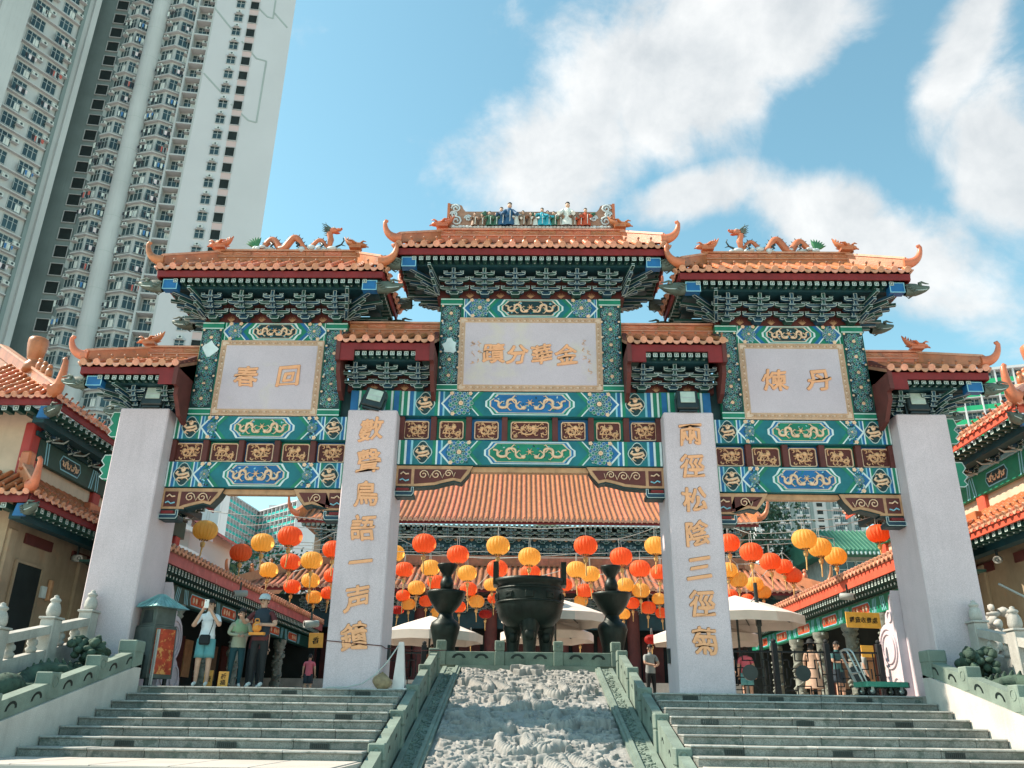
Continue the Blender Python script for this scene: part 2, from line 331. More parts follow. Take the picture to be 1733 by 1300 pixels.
def bracket_mesh(mg):
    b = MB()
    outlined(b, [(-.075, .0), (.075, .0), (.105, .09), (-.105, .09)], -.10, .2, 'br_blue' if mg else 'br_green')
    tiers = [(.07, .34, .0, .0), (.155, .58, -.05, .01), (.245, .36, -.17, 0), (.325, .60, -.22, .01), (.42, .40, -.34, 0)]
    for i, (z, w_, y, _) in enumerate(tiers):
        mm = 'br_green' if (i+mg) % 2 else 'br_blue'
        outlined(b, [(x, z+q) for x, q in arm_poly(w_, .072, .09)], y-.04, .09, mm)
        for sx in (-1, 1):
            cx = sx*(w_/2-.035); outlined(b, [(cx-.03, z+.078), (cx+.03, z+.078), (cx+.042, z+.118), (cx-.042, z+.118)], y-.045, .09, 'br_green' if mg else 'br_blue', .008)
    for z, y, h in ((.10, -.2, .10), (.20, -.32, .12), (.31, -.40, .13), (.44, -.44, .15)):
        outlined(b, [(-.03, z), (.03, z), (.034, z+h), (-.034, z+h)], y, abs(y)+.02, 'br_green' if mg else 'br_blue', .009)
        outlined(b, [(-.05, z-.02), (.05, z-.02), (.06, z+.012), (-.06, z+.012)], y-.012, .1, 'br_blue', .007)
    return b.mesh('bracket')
BRK = [bracket_mesh(0), bracket_mesh(1)]
def fan_mesh():                             # corner bracket: stacked slanting arms fanning out at the corner (towards -x,-y)
    b = MB()
    for k, ang in enumerate((10, 46, 82)):
        a = rad(ang)
        for t, (z, ln) in enumerate(((.08, .34), (.18, .52), (.29, .70), (.41, .86))):
            ln *= (1.22 if ang == 48 else 1.); d = Vector((-math.sin(a), -math.cos(a), 0)); p = Vector((0, 0, z)); q = p+d*ln+Vector((0, 0, .07))
            b.bar(p, q, .085, .075, 'br_green' if (k+t) % 2 else 'br_blue', w2=.08, h2=.07)
            for sx in (-1, 1):
                o = d.cross(Vector((0, 0, 1)))*sx*.040; b.bar(p+o+Vector((0, 0, -.036)), q+o*.9+Vector((0, 0, -.033)), .009, .009, 'line_white')
            b.bar(q-d*.004+Vector((0, 0, -.027)), q+d*.006+Vector((0, 0, -.027)), .075, .012, 'line_white'); b.bar(q-d*.004+Vector((0, 0, .027)), q+d*.006+Vector((0, 0, .027)), .075, .012, 'line_white')
    return b.mesh('corner_bracket')
FAN = fan_mesh()
def rafter_mesh():
    b = MB(); b.box(-.05, .05, 0, .35, -.05, .05, 'br_green')
    b.ring(rrect(-.049, .049, -.049, .049, .003), rrect(-.033, .033, -.033, .033, .003), -.005, -.0005, 'y', 'line_white')
    b.prism(circ(0, 0, .021, 8), -.006, -.0005, 'y', 'line_white'); return b.mesh('rafter')
def rrafter_mesh():
    b = MB(); b.lathe([(0, -.004), (.027, -.004), (.034, .002), (.034, .3)], (0, 0, 0), 'br_green', 10, 'y'); b.lathe([(0, -.008), (.033, -.008), (.033, -.004)], (0, 0, 0), 'p_white', 10, 'y'); return b.mesh('round_rafter')
RAF, RRAF = rafter_mesh(), rrafter_mesh()
def flame_mesh():                           # little gilded flame painted between the brackets
    b = MB()
    for k in range(7):
        a = rad(-72+24*k); b.tube([(0, 0, .0), (math.sin(a)*.05, -.004, .03+math.cos(a)*.03), (math.sin(a)*.085, -.004, .04+math.cos(a)*.075)], [.012, .009, .003], 'gold_rim', 4)
    b.ball((0, 0, .03), (.022, .01, .022), 'gold_rim', 6, 4); return b.mesh('flame_ornament')
FLM = flame_mesh()
def dragonhead_mesh():                      # carved fish-dragon beam end, snout towards -x
    b = MB()
    sec = [(0, .0, .13, .14), (-.12, .01, .15, .16), (-.26, .015, .14, .15), (-.38, .02, .11, .11), (-.50, .045, .075, .075), (-.58, .075, .05, .04), (-.60, .08, .01, .01)]
    n = 10; vs = []
    for x, z, ry, rz in sec:
        for j in range(n): a = 2*PI*j/n; vs.append((x, ry*math.cos(a)*(1+.12*math.cos(3*a)), z+rz*math.sin(a)*(1+.1*math.sin(5*a))))
    b.add(vs, [[i*n+j, i*n+(j+1) % n, (i+1)*n+(j+1) % n, (i+1)*n+j] for i in range(len(sec)-1) for j in range(n)], 'dragon_green', True)
    for sy in (-1, 1):
        b.tube([(-.30, sy*.10, .13), (-.38, sy*.11, .16), (-.47, sy*.09, .14), (-.56, sy*.06, .145)], [.03, .028, .02, .01], 'dragon_green', 6)
        b.ball((-.34, sy*.11, .09), .034, 'dragon_green', 8, 5); b.ball((-.36, sy*.135, .095), .014, 'line_white', 6, 4)
        for k in range(4): b.tube([(-.05-.06*k, sy*.13, .08-.05*k), (.0-.05*k, sy*.16, .03-.05*k), (.05-.05*k, sy*.14, .06-.05*k)], [.02, .018, .004], 'dragon_green', 5)
        b.tube([(-.2, sy*.13, -.06), (-.36, sy*.12, -.05), (-.5, sy*.07, .0)], [.012, .012, .008], 'line_white', 4)
    return b.mesh('dragon_head')
DHD = dragonhead_mesh()
def horn_path(base, tip, dirx, drop=.0): pass
def ridge_horn(x, y, z, sx, ln=.62, h=.62, r=.13, dy=-.25, m='tile'):
    pts = []; rr = []
    for i in range(11):
        t = i/10; a = t*1.75
        px = x+sx*(ln*(math.sin(a*.86)/math.sin(1.75*.86))); pz = z+h*(t**2.3)
        pts.append((px, y+dy*t, pz)); rr.append(r*(1-.66*t))
    e = pts[-1]; pts += [(e[0]-sx*.03, e[1], e[2]+.045), (e[0]-sx*.075, e[1], e[2]+.035)]; rr += [r*.36, r*.2]
    b = MB(); b.tube(pts, rr, m, 9); return b
def beast_mesh(m='tile'):                   # ridge beast: fish body with raised tail, snout to -x
    b = MB(); n = 9
    sec = [(-.30, .10, .03, .03), (-.27, .11, .06, .07), (-.18, .13, .085, .10), (-.05, .12, .10, .12), (.08, .13, .10, .13), (.18, .20, .085, .12), (.26, .30, .06, .10), (.31, .42, .04, .07), (.335, .50, .02, .03)]
    vs = []
    for x, z, ry, rz in sec:
        for j in range(n): a = 2*PI*j/n; vs.append((x, ry*math.cos(a), z+rz*math.sin(a)))
    b.add(vs, [[i*n+j, i*n+(j+1) % n, (i+1)*n+(j+1) % n, (i+1)*n+j] for i in range(len(sec)-1) for j in range(n)], m, True)
    b.add([vs[j] for j in range(n)], [list(range(n))], m); b.box(-.16, .16, -.09, .09, -.04, .06, m)
    for sy in (-1, 1):
        b.tube([(-.16, sy*.07, .18), (-.22, sy*.08, .24), (-.30, sy*.06, .23)], [.035, .03, .01], m, 6); b.tube([(.0, sy*.09, .14), (.08, sy*.15, .2), (.2, sy*.14, .22)], [.05, .04, .01], m, 5)
    for k in range(5): b.tube([(.0+.06*k, 0, .23+.045*k), (-.01+.06*k, 0, .31+.05*k)], [.03, .004], m, 4)
    b.tube([(-.29, 0, .08), (-.35, 0, .05), (-.33, 0, .12)], [.03, .02, .005], m, 5)
    return b.mesh('ridge_beast')
BST = beast_mesh()

# ------------------------------------------------------------------ the memorial gate
YC = 18.17; YE = 17.0; YF = 17.9
gate = root('memorial_gate', (0, YC, 0), 'great painted Chinese archway with four stone pillars and tiled orange roofs', 'archway')
def gp(name, mb, parent=None, **k): return mk(name, mb, parent or gate, **k)
# pillars
PILL = []
for sx in (-1, 1):
    for xa, xb in ((8.197, 9.313), (3.0, 4.118)):
        x0, x1 = sorted((sx*xa, sx*xb)); b = MB(); b.bbox(x0, x1, 17.5, 18.833, -.02, 5.94, 'granite', .025)
        PILL.append(gp('pillar', b))
tx = {(-1, 1): '數聲鳥語一声鐘', (1, 1): '兩徑松陰三徑菊'}
for i, (sx, s_) in enumerate(((-1, tx[(-1, 1)]), (1, tx[(1, 1)]))):
    p = PILL[1 if sx < 0 else 3]
    for k, ch in enumerate(s_):
        z = (5.47 if sx < 0 else 5.41)-(.742 if sx < 0 else .735)*k
        lettering(p, ch, sx*3.56, z, 17.5, .56 if ch != '一' else .52, k+i*7, .98, .024)
for i, x in enumerate((-2.997, 2.997)):     # small dark boxes screwed to the inner faces
    sx = 1 if x < 0 else -1; x0, x1 = sorted((x, x+sx*.05)); b = MB(); b.box(x0, x1, 18.35, 18.5, .62, .92, 'dk_metal'); gp('junction_box', b, PILL[1 if x < 0 else 3])
def drum(sx):                               # drum stone buttress behind the outer pillar
    b = MB(); xa, xb = sorted((sx*8.02, sx*8.60)); y0 = 18.834; P_ = []
    P_ = [(y0, 0), (y0+1.25, 0), (y0+1.22, .25), (y0+1.05, .45), (y0+.92, .60)]
    P_ += [(y0+.50+.52*math.cos(a), 1.06+.52*math.sin(a)) for a in [rad(-50+14*i) for i in range(11)]]
    P_ += [(y0+.52, 1.62), (y0+.46, 1.78), (y0+.33, 1.86), (y0+.22, 1.84), (y0+.16, 2.05), (y0, 2.25)]
    b.prism(P_, xa, xb, 'x', 'granite')
    xo = xa if sx > 0 else xb; d = -1 if sx > 0 else 1
    for r in (.44, .33): b.ring(circ(y0+.50, 1.06, r, 28), circ(y0+.50, 1.06, r-.035, 28), xo+d*.03, xo-d*.01, 'x', 'granite')
    for cy, cz, r in ((y0+.85, .28, .24), (y0+.30, .26, .2), (y0+.22, 1.72, .13)):
        b.ring(circ(cy, cz, r, 20), circ(cy, cz, r-.035, 20), xo+d*.03, xo-d*.01, 'x', 'granite')
    gp('drum_stone', b)
for sx in (-1, 1): drum(sx)

# painted ornaments
def rosette_mesh(r, gold=True):
    b = MB(); rings = [(r*.86, 15, r*.155), (r*.62, 11, r*.15), (r*.38, 7, r*.14)]; y = 0
    for k, (rr, n_, pr) in enumerate(rings):
        for i in range(n_):
            a = 2*PI*i/n_+k*.3; cx, cz = rr*math.cos(a), rr*math.sin(a)
            b.disc(cx, cz, y-.003*k-.0005*(i % 2), pr, 'line_white', 8); b.disc(cx, cz, y-.003*k-.0013-.0005*(i % 2), pr*(.78 if r > .25 else .85), ('p_green', 'p_blue', 'p_teal')[(k+i % 2) % 3] if r > .25 else ('p_dark', 'p_teal', 'p_green')[(k+i % 2) % 3], 8)
    b.disc(0, 0, -.010, r*.2, 'gold_pale', 10); b.disc(0, 0, -.012, r*.10, 'gold', 8); return b.mesh('rosette', False)
ROS = rosette_mesh(.235); ROSB = rosette_mesh(.27)
def flower_mesh(r, m='gold_pale'):
    b = MB()
    for i in range(5): a = 2*PI*i/5; b.disc(r*.5*math.cos(a), r*.5*math.sin(a), -.001*i/5, r*.42, m, 7)
    b.disc(0, 0, -.003, r*.22, 'gold', 6); return b.mesh('blossom', False)
BLS = flower_mesh(.06)
def leafpatch_mesh(w_, h_, seed, n=120):    # dense little painted leaves filling a field
    rd = random.Random(seed); b = MB()
    for i in range(n):
        x, z, r = rd.uniform(-w_/2, w_/2), rd.uniform(-h_/2, h_/2), rd.uniform(.018, .034); a = rd.uniform(0, 6.28); y = -.0002*i
        el = [(x+r*math.cos(t)*math.cos(a)-r*.55*math.sin(t)*math.sin(a), z+r*math.cos(t)*math.sin(a)+r*.55*math.sin(t)*math.cos(a)) for t in [2*PI*j/7 for j in range(7)]]
        b.add([(p[0], y, p[1]) for p in el], [list(range(7))[::-1]], rd.choice(['line_white', 'p_sky', 'p_green', 'p_blue', 'p_teal', 'p_dark']))
    return b.mesh('painted_leaves', False)
def serpent(b, x0, x1, zc, h, y, r, m, flip=1, waves=1.5):
    n = 30; pts = []; rr = []
    for i in range(n+1):
        t = i/n; x = x0+(x1-x0)*(t+.06*math.sin(2*PI*waves*2*t)); z = zc+h*math.cos(2*PI*waves*t)*flip*(.6+.4*t)
        pts.append((x, y, z)); rr.append(r*(.35+.65*math.sin(PI*min(1, .12+t*.9))))
    b.tube(pts, rr, m, 5)
    hx, hz = pts[-1][0], pts[-1][2]; d = 1 if x1 > x0 else -1
    b.ball((hx+d*r*.8, y, hz+r*.8), (r*1.7, r, r*1.3), m, 7, 5); b.tube([(hx, y, hz+r), (hx-d*r*1.5, y, hz+r*3.2)], [r*.5, r*.15], m, 4); b.tube([(hx+d*r, y, hz+r*1.5), (hx+d*r*3, y, hz+r*2.6)], [r*.5, r*.2], m, 4)
    for k in (6, 12, 19, 25):
        p = pts[k]
        for s2 in (-1, 1): b.tube([p, (p[0]+d*r*2.2, y, p[2]+s2*r*2.4), (p[0]+d*r*3.4, y, p[2]+s2*r*2.0)], [r*.5, r*.4, r*.12], m, 4)
def dragon_pair_mesh(w_, h_):
    b = MB(); r = h_*.085
    for d in (-1, 1): serpent(b, d*w_*.46, d*w_*.11, -.02*h_, h_*.30, 0, r, 'gold_pale', 1, 1.55)
    b.ball((0, 0, h_*.05), (h_*.10, .012, h_*.10), 'gold', 8, 5)
    for k in range(6): a = k*PI/3; b.tube([(h_*.1*math.cos(a), 0, h_*.05+h_*.1*math.sin(a)), (h_*.22*math.cos(a), 0, h_*.05+h_*.22*math.sin(a))], [r*.35, r*.1], 'gold', 4)
    return b.mesh('dragon_relief')
def medallion_dragon_mesh(R_):
    b = MB(); r = R_*.085
    pts = [(R_*.55*math.cos(a)*(1-.25*t), 0, -R_*.1+R_*.62*math.sin(a)*(1-.3*t)) for t, a in [(i/24, rad(120+i*20)) for i in range(25)]]
    pts = [(-.45*R_, 0, .25*R_), (-.62*R_, 0, .05*R_), (-.35*R_, 0, -.1*R_), (.1*R_, 0, -.02*R_), (.5*R_, 0, .1*R_), (.6*R_, 0, -.15*R_), (.3*R_, 0, -.3*R_), (-.05*R_, 0, -.35*R_), (-.35*R_, 0, -.35*R_), (-.45*R_, 0, -.55*R_), (-.15*R_, 0, -.7*R_)]
    b.tube(pts, [r*1.2, r*1.4, r*1.5, r*1.6, r*1.5, r*1.4, r*1.3, r*1.2, r, r*.8, r*.3], 'gold_pale', 5)
    b.ball((0, 0, .42*R_), (.24*R_, .02, .26*R_), 'gold_pale', 8, 6); b.ball((0, -.012, .50*R_), (.10*R_, .014, .1*R_), 'gold_rim', 6, 4)
    for sx in (-1, 1):
        b.tube([(sx*.15*R_, 0, .5*R_), (sx*.4*R_, 0, .55*R_), (sx*.5*R_, 0, .42*R_)], [r*.9, r*.7, r*.2], 'gold_pale', 4); b.tube([(sx*.3*R_, 0, -.3*R_), (sx*.55*R_, 0, -.5*R_), (sx*.6*R_, 0, -.62*R_)], [r*.9, r*.6, r*.2], 'gold_pale', 4)
    b.tube([(0, 0, .2*R_), (0, 0, -.5*R_)], [r*.6, r*.9], 'gold_rim', 4)
    return b.mesh('dragon_relief')
MDR = medallion_dragon_mesh(.26)
_dp = {}
def hexpoly(x0, x1, z0, z1, p, inw=0): zc = (z0+z1)/2; return [(x0+p, z0), (x1-p, z0), (x1, zc), (x1-p, z1), (x0+p, z1), (x0, zc)]
def lintel(x0, x1, z0, z1, y, A, B, seed, short=False):
    """painted architrave: A = field colour, B = cartouche ground"""
    W_ = x1-x0; H_ = z1-z0; xc = (x0+x1)/2; zc = (z0+z1)/2
    b = MB(); b.bbox(x0, x1, y, y+.56, z0, z1, A, .012); li = gp('lintel', b)
    def band(xa, xb, m, k=1): q = MB(); q.box(xa, xb, y-.003*k, y-.003*k+.002, z0+.006, z1-.006, m); mk('painted_band', q, li)
    def stripe_set(xa, xb, s_, cols):
        n_ = len(cols); ws = [1.6 if c in ('p_blue', 'p_green') else 1. for c in cols]; t_ = sum(ws); x = xa
        for c, w0 in zip(cols, ws):
            x2 = x+(xb-xa)*w0/t_; lo, hi = (x, x2) if s_ > 0 else (xa+xb-x2, xa+xb-x); band(xc+(lo if s_ > 0 else -x2), xc+(hi if s_ > 0 else -x), c); x = x2
    h = W_/2; c1 = ['p_green', 'p_white', 'p_blue', 'p_sky', 'p_green'] if A == 'p_blue' else ['p_sky', 'p_blue', 'p_white', 'p_green', 'p_white']
    for s_ in (-1, 1):
        def put(fa, fb, cols):
            xa, xb = h*fa, h*fb; ws = [1.7 if c in ('p_blue', 'p_green') else .9 for c in cols]; t_ = sum(ws); x = xa
            for c, w0 in zip(cols, ws):
                x2 = x+(xb-xa)*w0/t_; lo, hi = sorted((xc+s_*x, xc+s_*x2)); band(lo, hi, c); x = x2
        if not short:
            put(.885, .995, c1); put(.66, .735, c1[:4])
            cm = xc+s_*h*.81; R_ = H_*.47
            q = MB(); pl = [(cm+R_*(.82+.10*math.cos(4*a))*math.cos(a)*.88, zc+R_*(.92+.08*math.cos(4*a))*math.sin(a)) for a in [2*PI*i/24 for i in range(24)]]
            q.prism(pl, y-.010, y-.001, 'y', 'line_white'); q.prism([(cm+(p[0]-cm)*.90, zc+(p[1]-zc)*.92) for p in pl], y-.013, y-.0105, 'y', 'p_dark'); md = mk('medallion', q, li)
            mk('dragon_relief', MDR, md, T(cm, y-.018, zc) @ SC(H_/.60*.95, 1, H_/.60))
            fx0, fx1 = .34 if W_ > 5 else .37, .645
        else:
            put(.93, .995, c1[:4] if A != 'p_green' else ['p_green', 'p_white', 'p_green']); fx0, fx1 = .42, .92
        # chevron rimmed flower field
        xa, xb = h*fx0, h*fx1; P_ = H_*.42
        def chev(xt, wd, m, k, out):        # < shaped strip, point towards the end
            q = MB(); d = s_*out; X0 = xc+s_*xt
            q.prism([(X0, z0+.008), (X0+s_*wd, z0+.008), (X0+s_*wd+d*P_, zc), (X0+s_*wd, z1-.008), (X0, z1-.008), (X0+d*P_, zc)], y-.003*k-.002, y-.003*k, 'y', m); mk('chevron', q, li)
        xe = xb-P_
        for k, (m, wd) in enumerate((('p_blue' if A != 'p_blue' else 'p_green', .10), ('p_white', .05))): chev(xe-.02+k*.10, wd, m, 1+k, 1)
        xs = xa+.10
        for k, (m, wd) in enumerate((('p_green' if A != 'p_green' else 'p_blue', .10), ('p_white', .035))): chev(xs-P_*.0+k*.10-.05, wd, m, 1+k, 1)
        fm = xc+s_*(xs+.08+P_+xe)/2; wdt = max(.15, xe-xs-.02)
        cxf = xc+s_*((xs+.12+xe)/2+P_*.55)
        q = mk('painted_leaves', leafpatch_mesh(max(.2, wdt*.8), H_*.86, seed+s_*5, int(60+wdt*130)), li, T(cxf, y-.004, zc))
        rs = min(H_*.47/.27, max(.4, wdt*.55/.27))
        mk('rosette', ROSB, li, T(cxf, y-.032, zc) @ SC(rs, 1, rs))
        for dx, dz in ((-.5, .40), (.42, -.42), (.5, .40)): mk('blossom', BLS, li, T(cxf+s_*dx*wdt*.8, y-.034, zc+dz*H_) @ SC(.9, 1, .9))
    # cartouche
    cw = h*(.30 if not short else .40); ch_ = H_*.36; key = (round(cw, 2), round(ch_, 2))
    for k, (gr, m) in enumerate(((.085, 'p_white'), (.055, 'p_blue' if B == 'p_green' else 'p_green'), (.030, 'p_sky'), (.018, 'gold_pale'), (.0, B))):
        q = MB(); e = .02+ch_*.7
        x_0, x_1, z_0, z_1 = xc-cw-gr*1.6, xc+cw+gr*1.6, zc-ch_-gr*.62, zc+ch_+gr*.62
        z_0 = max(z_0, z0+.004); z_1 = min(z_1, z1-.004)
        pl = [(x_0+e, z_0), (x_1-e, z_0), (x_1-e*.45, zc-ch_*.55), (x_1, zc-ch_*.3), (x_1, zc+ch_*.3), (x_1-e*.45, zc+ch_*.55), (x_1-e, z_1), (x_0+e, z_1), (x_0+e*.45, zc+ch_*.55), (x_0, zc+ch_*.3), (x_0, zc-ch_*.3), (x_0+e*.45, zc-ch_*.55)]
        q.prism(pl, y-.004*(k+1)-.003, y-.001, 'y', m); car = mk('cartouche_band' if k < 4 else 'cartouche', q, li)
    if key not in _dp: _dp[key] = dragon_pair_mesh(cw*2, ch_*2)
    mk('dragon_relief', _dp[key], li, T(xc, y-.034, zc))
    mk('painted_leaves', leafpatch_mesh(cw*1.9, ch_*1.7, seed+77, 40), li, T(xc, y-.0235, zc) @ SC(1, .2, 1))
    return li
lintel(-3.0, 3.0, 5.95, 6.56, YF, 'p_teal', 'p_blue', 1); lintel(-3.0, 3.0, 4.78, 5.36, YF, 'p_teal', 'p_green', 2)
lintel(-1.66, 1.66, 8.52, 9.04, YF+.02, 'p_teal', 'p_dark', 3, True)
for sx in (-1, 1):
    lo, hi = sorted((sx*4.12, sx*8.195)); lintel(lo, hi, 5.34, 5.91, YF, 'p_teal', 'p_green', 4+sx); lintel(lo, hi, 4.21, 4.80, YF, 'p_teal', 'p_blue', 8+sx)
    lo, hi = sorted((sx*4.92, sx*7.42)); lintel(lo, hi, 7.87, 8.35, YF+.02, 'p_green', 'p_dark', 12+sx, True)
# carved panel bands between the architraves
def carved_mesh(w_, h_, seed):
    rd = random.Random(seed); b = MB()
    for i in range(int(26*w_/.55)):
        x, z = rd.uniform(-w_*.43, w_*.43), rd.uniform(-h_*.40, h_*.40); a = rd.uniform(0, 6.28); R_ = rd.uniform(.03, .065); sg = rd.choice((-1, 1)); pts = []
        for k in range(6): t = a+sg*k*.7; pts.append((max(-w_*.46, min(w_*.46, x+R_*math.cos(t)*(1-k*.1))), -.004*rd.random(), max(-h_*.45, min(h_*.45, z+R_*math.sin(t)*(1-k*.1)))))
        b.tube(pts, [.006, .013, .016, .016, .013, .006], 'gold', 4)
    serpent(b, -w_*.38, w_*.30, -.02, h_*.22, -.012, .022, 'gold', rd.choice((-1, 1)), 1.1)
    b.ball((w_*.1, -.01, h_*.22), (.06, .025, .05), 'gold', 7, 5); b.ball((-w_*.2, -.01, h_*.15), (.05, .025, .04), 'gold', 7, 5)
    return b.mesh('carved_relief')
CRV = [carved_mesh(.54, .40, s_) for s_ in (3, 8)]; CRW = carved_mesh(.86, .40, 5)
def panel_band(x0, x1, z0, z1, centers, posts, tag):
    b = MB(); b.box(x0, x1, YF+.24, YF+.44, z0, z1, 'p_dark'); bb = gp('panel_band', b)
    for x in posts: q = MB(); q.bbox(x-.065, x+.065, YF+.04, YF+.24, z0, z1, 'maroon', .008); mk('band_post', q, bb)
    for i, (x, w_) in enumerate(centers):
        zc = (z0+z1)/2; h_ = .44
        q = MB(); q.box(x-w_/2-.10, x+w_/2+.10, YF+.19, YF+.238, z0+.01, z1-.01, 'p_green' if i % 2 else 'p_blue')
        q.ring(rrect(x-w_/2, x+w_/2, zc-h_/2, zc+h_/2, .035), rrect(x-w_/2+.022, x+w_/2-.022, zc-h_/2+.022, zc+h_/2-.022, .03), YF+.15, YF+.2, 'y', 'gold_pale')
        q.prism(rrect(x-w_/2+.022, x+w_/2-.022, zc-h_/2+.022, zc+h_/2-.022, .03), YF+.178, YF+.20, 'y', 'maroon')
        pn = mk('carved_panel', q, bb); mk('carved_relief', CRW if w_ > .7 else CRV[i % 2], pn, T(x, YF+.172, zc))
panel_band(-3, 3, 5.36, 5.95, [(-2.62, .58), (-1.81, .56), (-1.0, .56), (0, .88), (1.0, .56), (1.81, .56), (2.62, .58)], (-2.96, -2.215, -1.405, -.58, .58, 1.405, 2.215, 2.96), 0)
for sx in (-1, 1):
    cs = [(sx*x, .62) for x in (7.83, 7.01, 6.19, 5.36, 4.54)]; lo, hi = sorted((sx*4.12, sx*8.195))
    panel_band(lo, hi, 4.80, 5.34, cs, [sx*x for x in (8.17, 7.42, 6.60, 5.775, 4.95, 4.145)], 1)
# spandrel brackets under the lower lintels
def spandrel(xw, sx, zt, ln):               # xw: wall end, sx: direction into the bay
    X = lambda d: xw+sx*d
    prof = [(0, 0), (ln, 0), (ln-.10, -.20), (ln-.26, -.40), (ln-.42, -.36), (ln-.60, -.40), (ln-.85, -.47), (.52, -.50), (.30, -.50), (.26, -.60), (0, -.60)]
    b = MB(); po = [(X(d), zt+z) for d, z in prof]; b.prism(po, YF+.06, YF+.34, 'y', 'p_dark'); g = gp('spandrel', b)
    q = MB(); q.prism([(X(d), zt+z) for d, z in [(0, 0), (ln, 0), (ln-.10, -.19), (ln-.26, -.37), (ln-.42, -.33), (ln-.60, -.37), (ln-.85, -.44), (.52, -.47), (0, -.47)]], YF+.035, YF+.0595, 'y', 'gold_rim'); mk('gilt_frame', q, g)
    for pr in ([(.05, -.08), (.34, -.08), (.34, -.42), (.05, -.42)], [(.41, -.08), (ln-.12, -.08), (ln-.27, -.30), (ln-.44, -.27), (ln-.62, -.31), (ln-.86, -.38), (.41, -.42)]):
        q = MB(); q.prism([(X(d), zt+z) for d, z in pr], YF+.026, YF+.0345, 'y', 'maroon'); mk('red_panel', q, g)
    q = MB()
    for k, (cx, cz, R_) in enumerate(((.62, -.21, .11), (.90, -.21, .11), (1.18, -.18, .09))):
        if cx+R_ > ln-.25: continue
        q.tube([(X(cx+R_*(1-t*.8)*math.cos(t*9)), YF+.012, zt+cz+R_*(1-t*.8)*math.sin(t*9)) for t in [i/14 for i in range(15)]], .014, 'gold_pale', 4)
        q.tube([(X(cx+R_), YF+.012, zt+cz), (X(cx+R_*1.3), YF+.012, zt+cz-.08), (X(cx+R_*1.7), YF+.012, zt+cz+.03)], [.012, .014, .006], 'gold_pale', 4)
    mk('scroll', q, g)
    q = MB(); q.tube([(X(.10), YF+.012, zt-.20), (X(.16), YF+.012, zt-.15), (X(.22), YF+.012, zt-.2), (X(.29), YF+.012, zt-.19)], .02, 'gold_pale', 4); q.tube([(X(.09), YF+.012, zt-.34), (X(.15), YF+.012, zt-.31), (X(.22), YF+.012, zt-.36), (X(.30), YF+.012, zt-.33)], .02, 'p_sky', 4); mk('painted_cloud', q, g)
    q = MB(); x0, x1 = sorted((X(-.0), X(.42))); q.bbox(x0, x1, YF+.0, YF+.36, zt-.72, zt-.61, 'p_dark', .02)
    outl = [(X(0), zt-.70), (X(.38), zt-.70), (X(.42), zt-.64), (X(.42), zt-.50), (X(.36), zt-.50), (X(.36), zt-.60), (X(0), zt-.60)]
    q.prism(outl, YF-.012, YF-.001, 'y', 'line_white'); q.prism(off_poly(outl, -.014), YF-.016, YF-.0125, 'y', 'br_blue'); x0, x1 = sorted((X(.03), X(.30))); q.box(x0, x1, YF-.004, YF+.1, zt-.585, zt-.52, 'fascia_red'); mk('corbel', q, g)
for sx in (-1, 1):
    spandrel(sx*3.0, -sx, 4.76, 1.72); spandrel(sx*8.195, -sx, 4.19, 1.35); spandrel(sx*4.12, sx, 4.19, 1.15)
for x0, x1, z in ((-1.3, 1.3, 4.72), (-6.8, -5.3, 4.15), (5.3, 6.8, 4.15)):     # thin carved board between them
    b = MB(); b.prism([(x0-.35, z+.045), (x0, z-.07), (x1, z-.07), (x1+.35, z+.045)], YF+.12, YF+.3, 'y', 'gold_rim'); gp('soffit_board', b)
# upper frames: flower columns, plaques
def flower_col(x0, x1, z0, z1, n_):
    b = MB(); b.bbox(x0, x1, YF-.02, YF+.54, z0, z1, 'p_green', .01); c = gp('frame_column', b); xc = (x0+x1)/2; w_ = x1-x0
    for za, zb, ms in ((z0+.02, z0+.17, ('p_green', 'p_white')), (z1-.19, z1-.03, ('p_white', 'p_green'))):
        q = MB(); q.box(x0-.004, x1+.004, YF-.026, YF-.0225, za, zb, 'p_green'); mk('painted_band', q, c)
        for zz_ in (za, zb-.022): q = MB(); q.box(x0-.005, x1+.005, YF-.030, YF-.0265, zz_, zz_+.022, 'p_white'); mk('painted_band', q, c)
    q = MB(); q.box(x0+.015, x1-.015, YF-.024, YF-.0205, z0+.19, z1-.21, 'p_dark'); mk('painted_field', q, c)
    q = mk('painted_leaves', leafpatch_mesh(w_*.8, (z1-z0)*.76, int(x0*10), 150), c, T(xc, YF-.0245, (z0+z1)/2) @ SC(1, .3, 1))
    hh = (z1-z0-.44)/n_; s_ = min(w_*.47, hh*.53)/.235
    for k in range(n_):
        zc = z0+.21+hh*(k+.5); mk('rosette', ROS, c, T(xc, YF-.036, zc) @ SC(s_, 1, s_))
        for dx in (-1, 1): mk('blossom', BLS, c, T(xc+dx*w_*.40, YF-.038, zc+hh*.5) @ SC(.55, 1, .55))
    return c
FC = []
for sx in (-1, 1):
    for xa, xb, z0, z1, n_ in ((1.66, 2.18, 6.56, 9.04, 5), (7.42, 7.92, 5.91, 8.35, 5), (4.42, 4.92, 5.91, 8.35, 5)):
        lo, hi = sorted((sx*xa, sx*xb)); FC.append(flower_col(lo, hi, z0, z1, n_))
for x, z, s_ in ((-1.92, 7.72, 1), (-7.66, 7.62, 1)):      # bare plaster where the paint has come off
    rd = random.Random(int(z*100)); b = MB(); pl = [(x+rd.uniform(.12, .22)*math.cos(a), z+rd.uniform(.14, .24)*math.sin(a)) for a in [2*PI*i/13 for i in range(13)]]; b.prism(pl, YF-.055, YF-.04, 'y', 'p_white'); gp('bare_patch', b, FC[0 if s_ else 0])
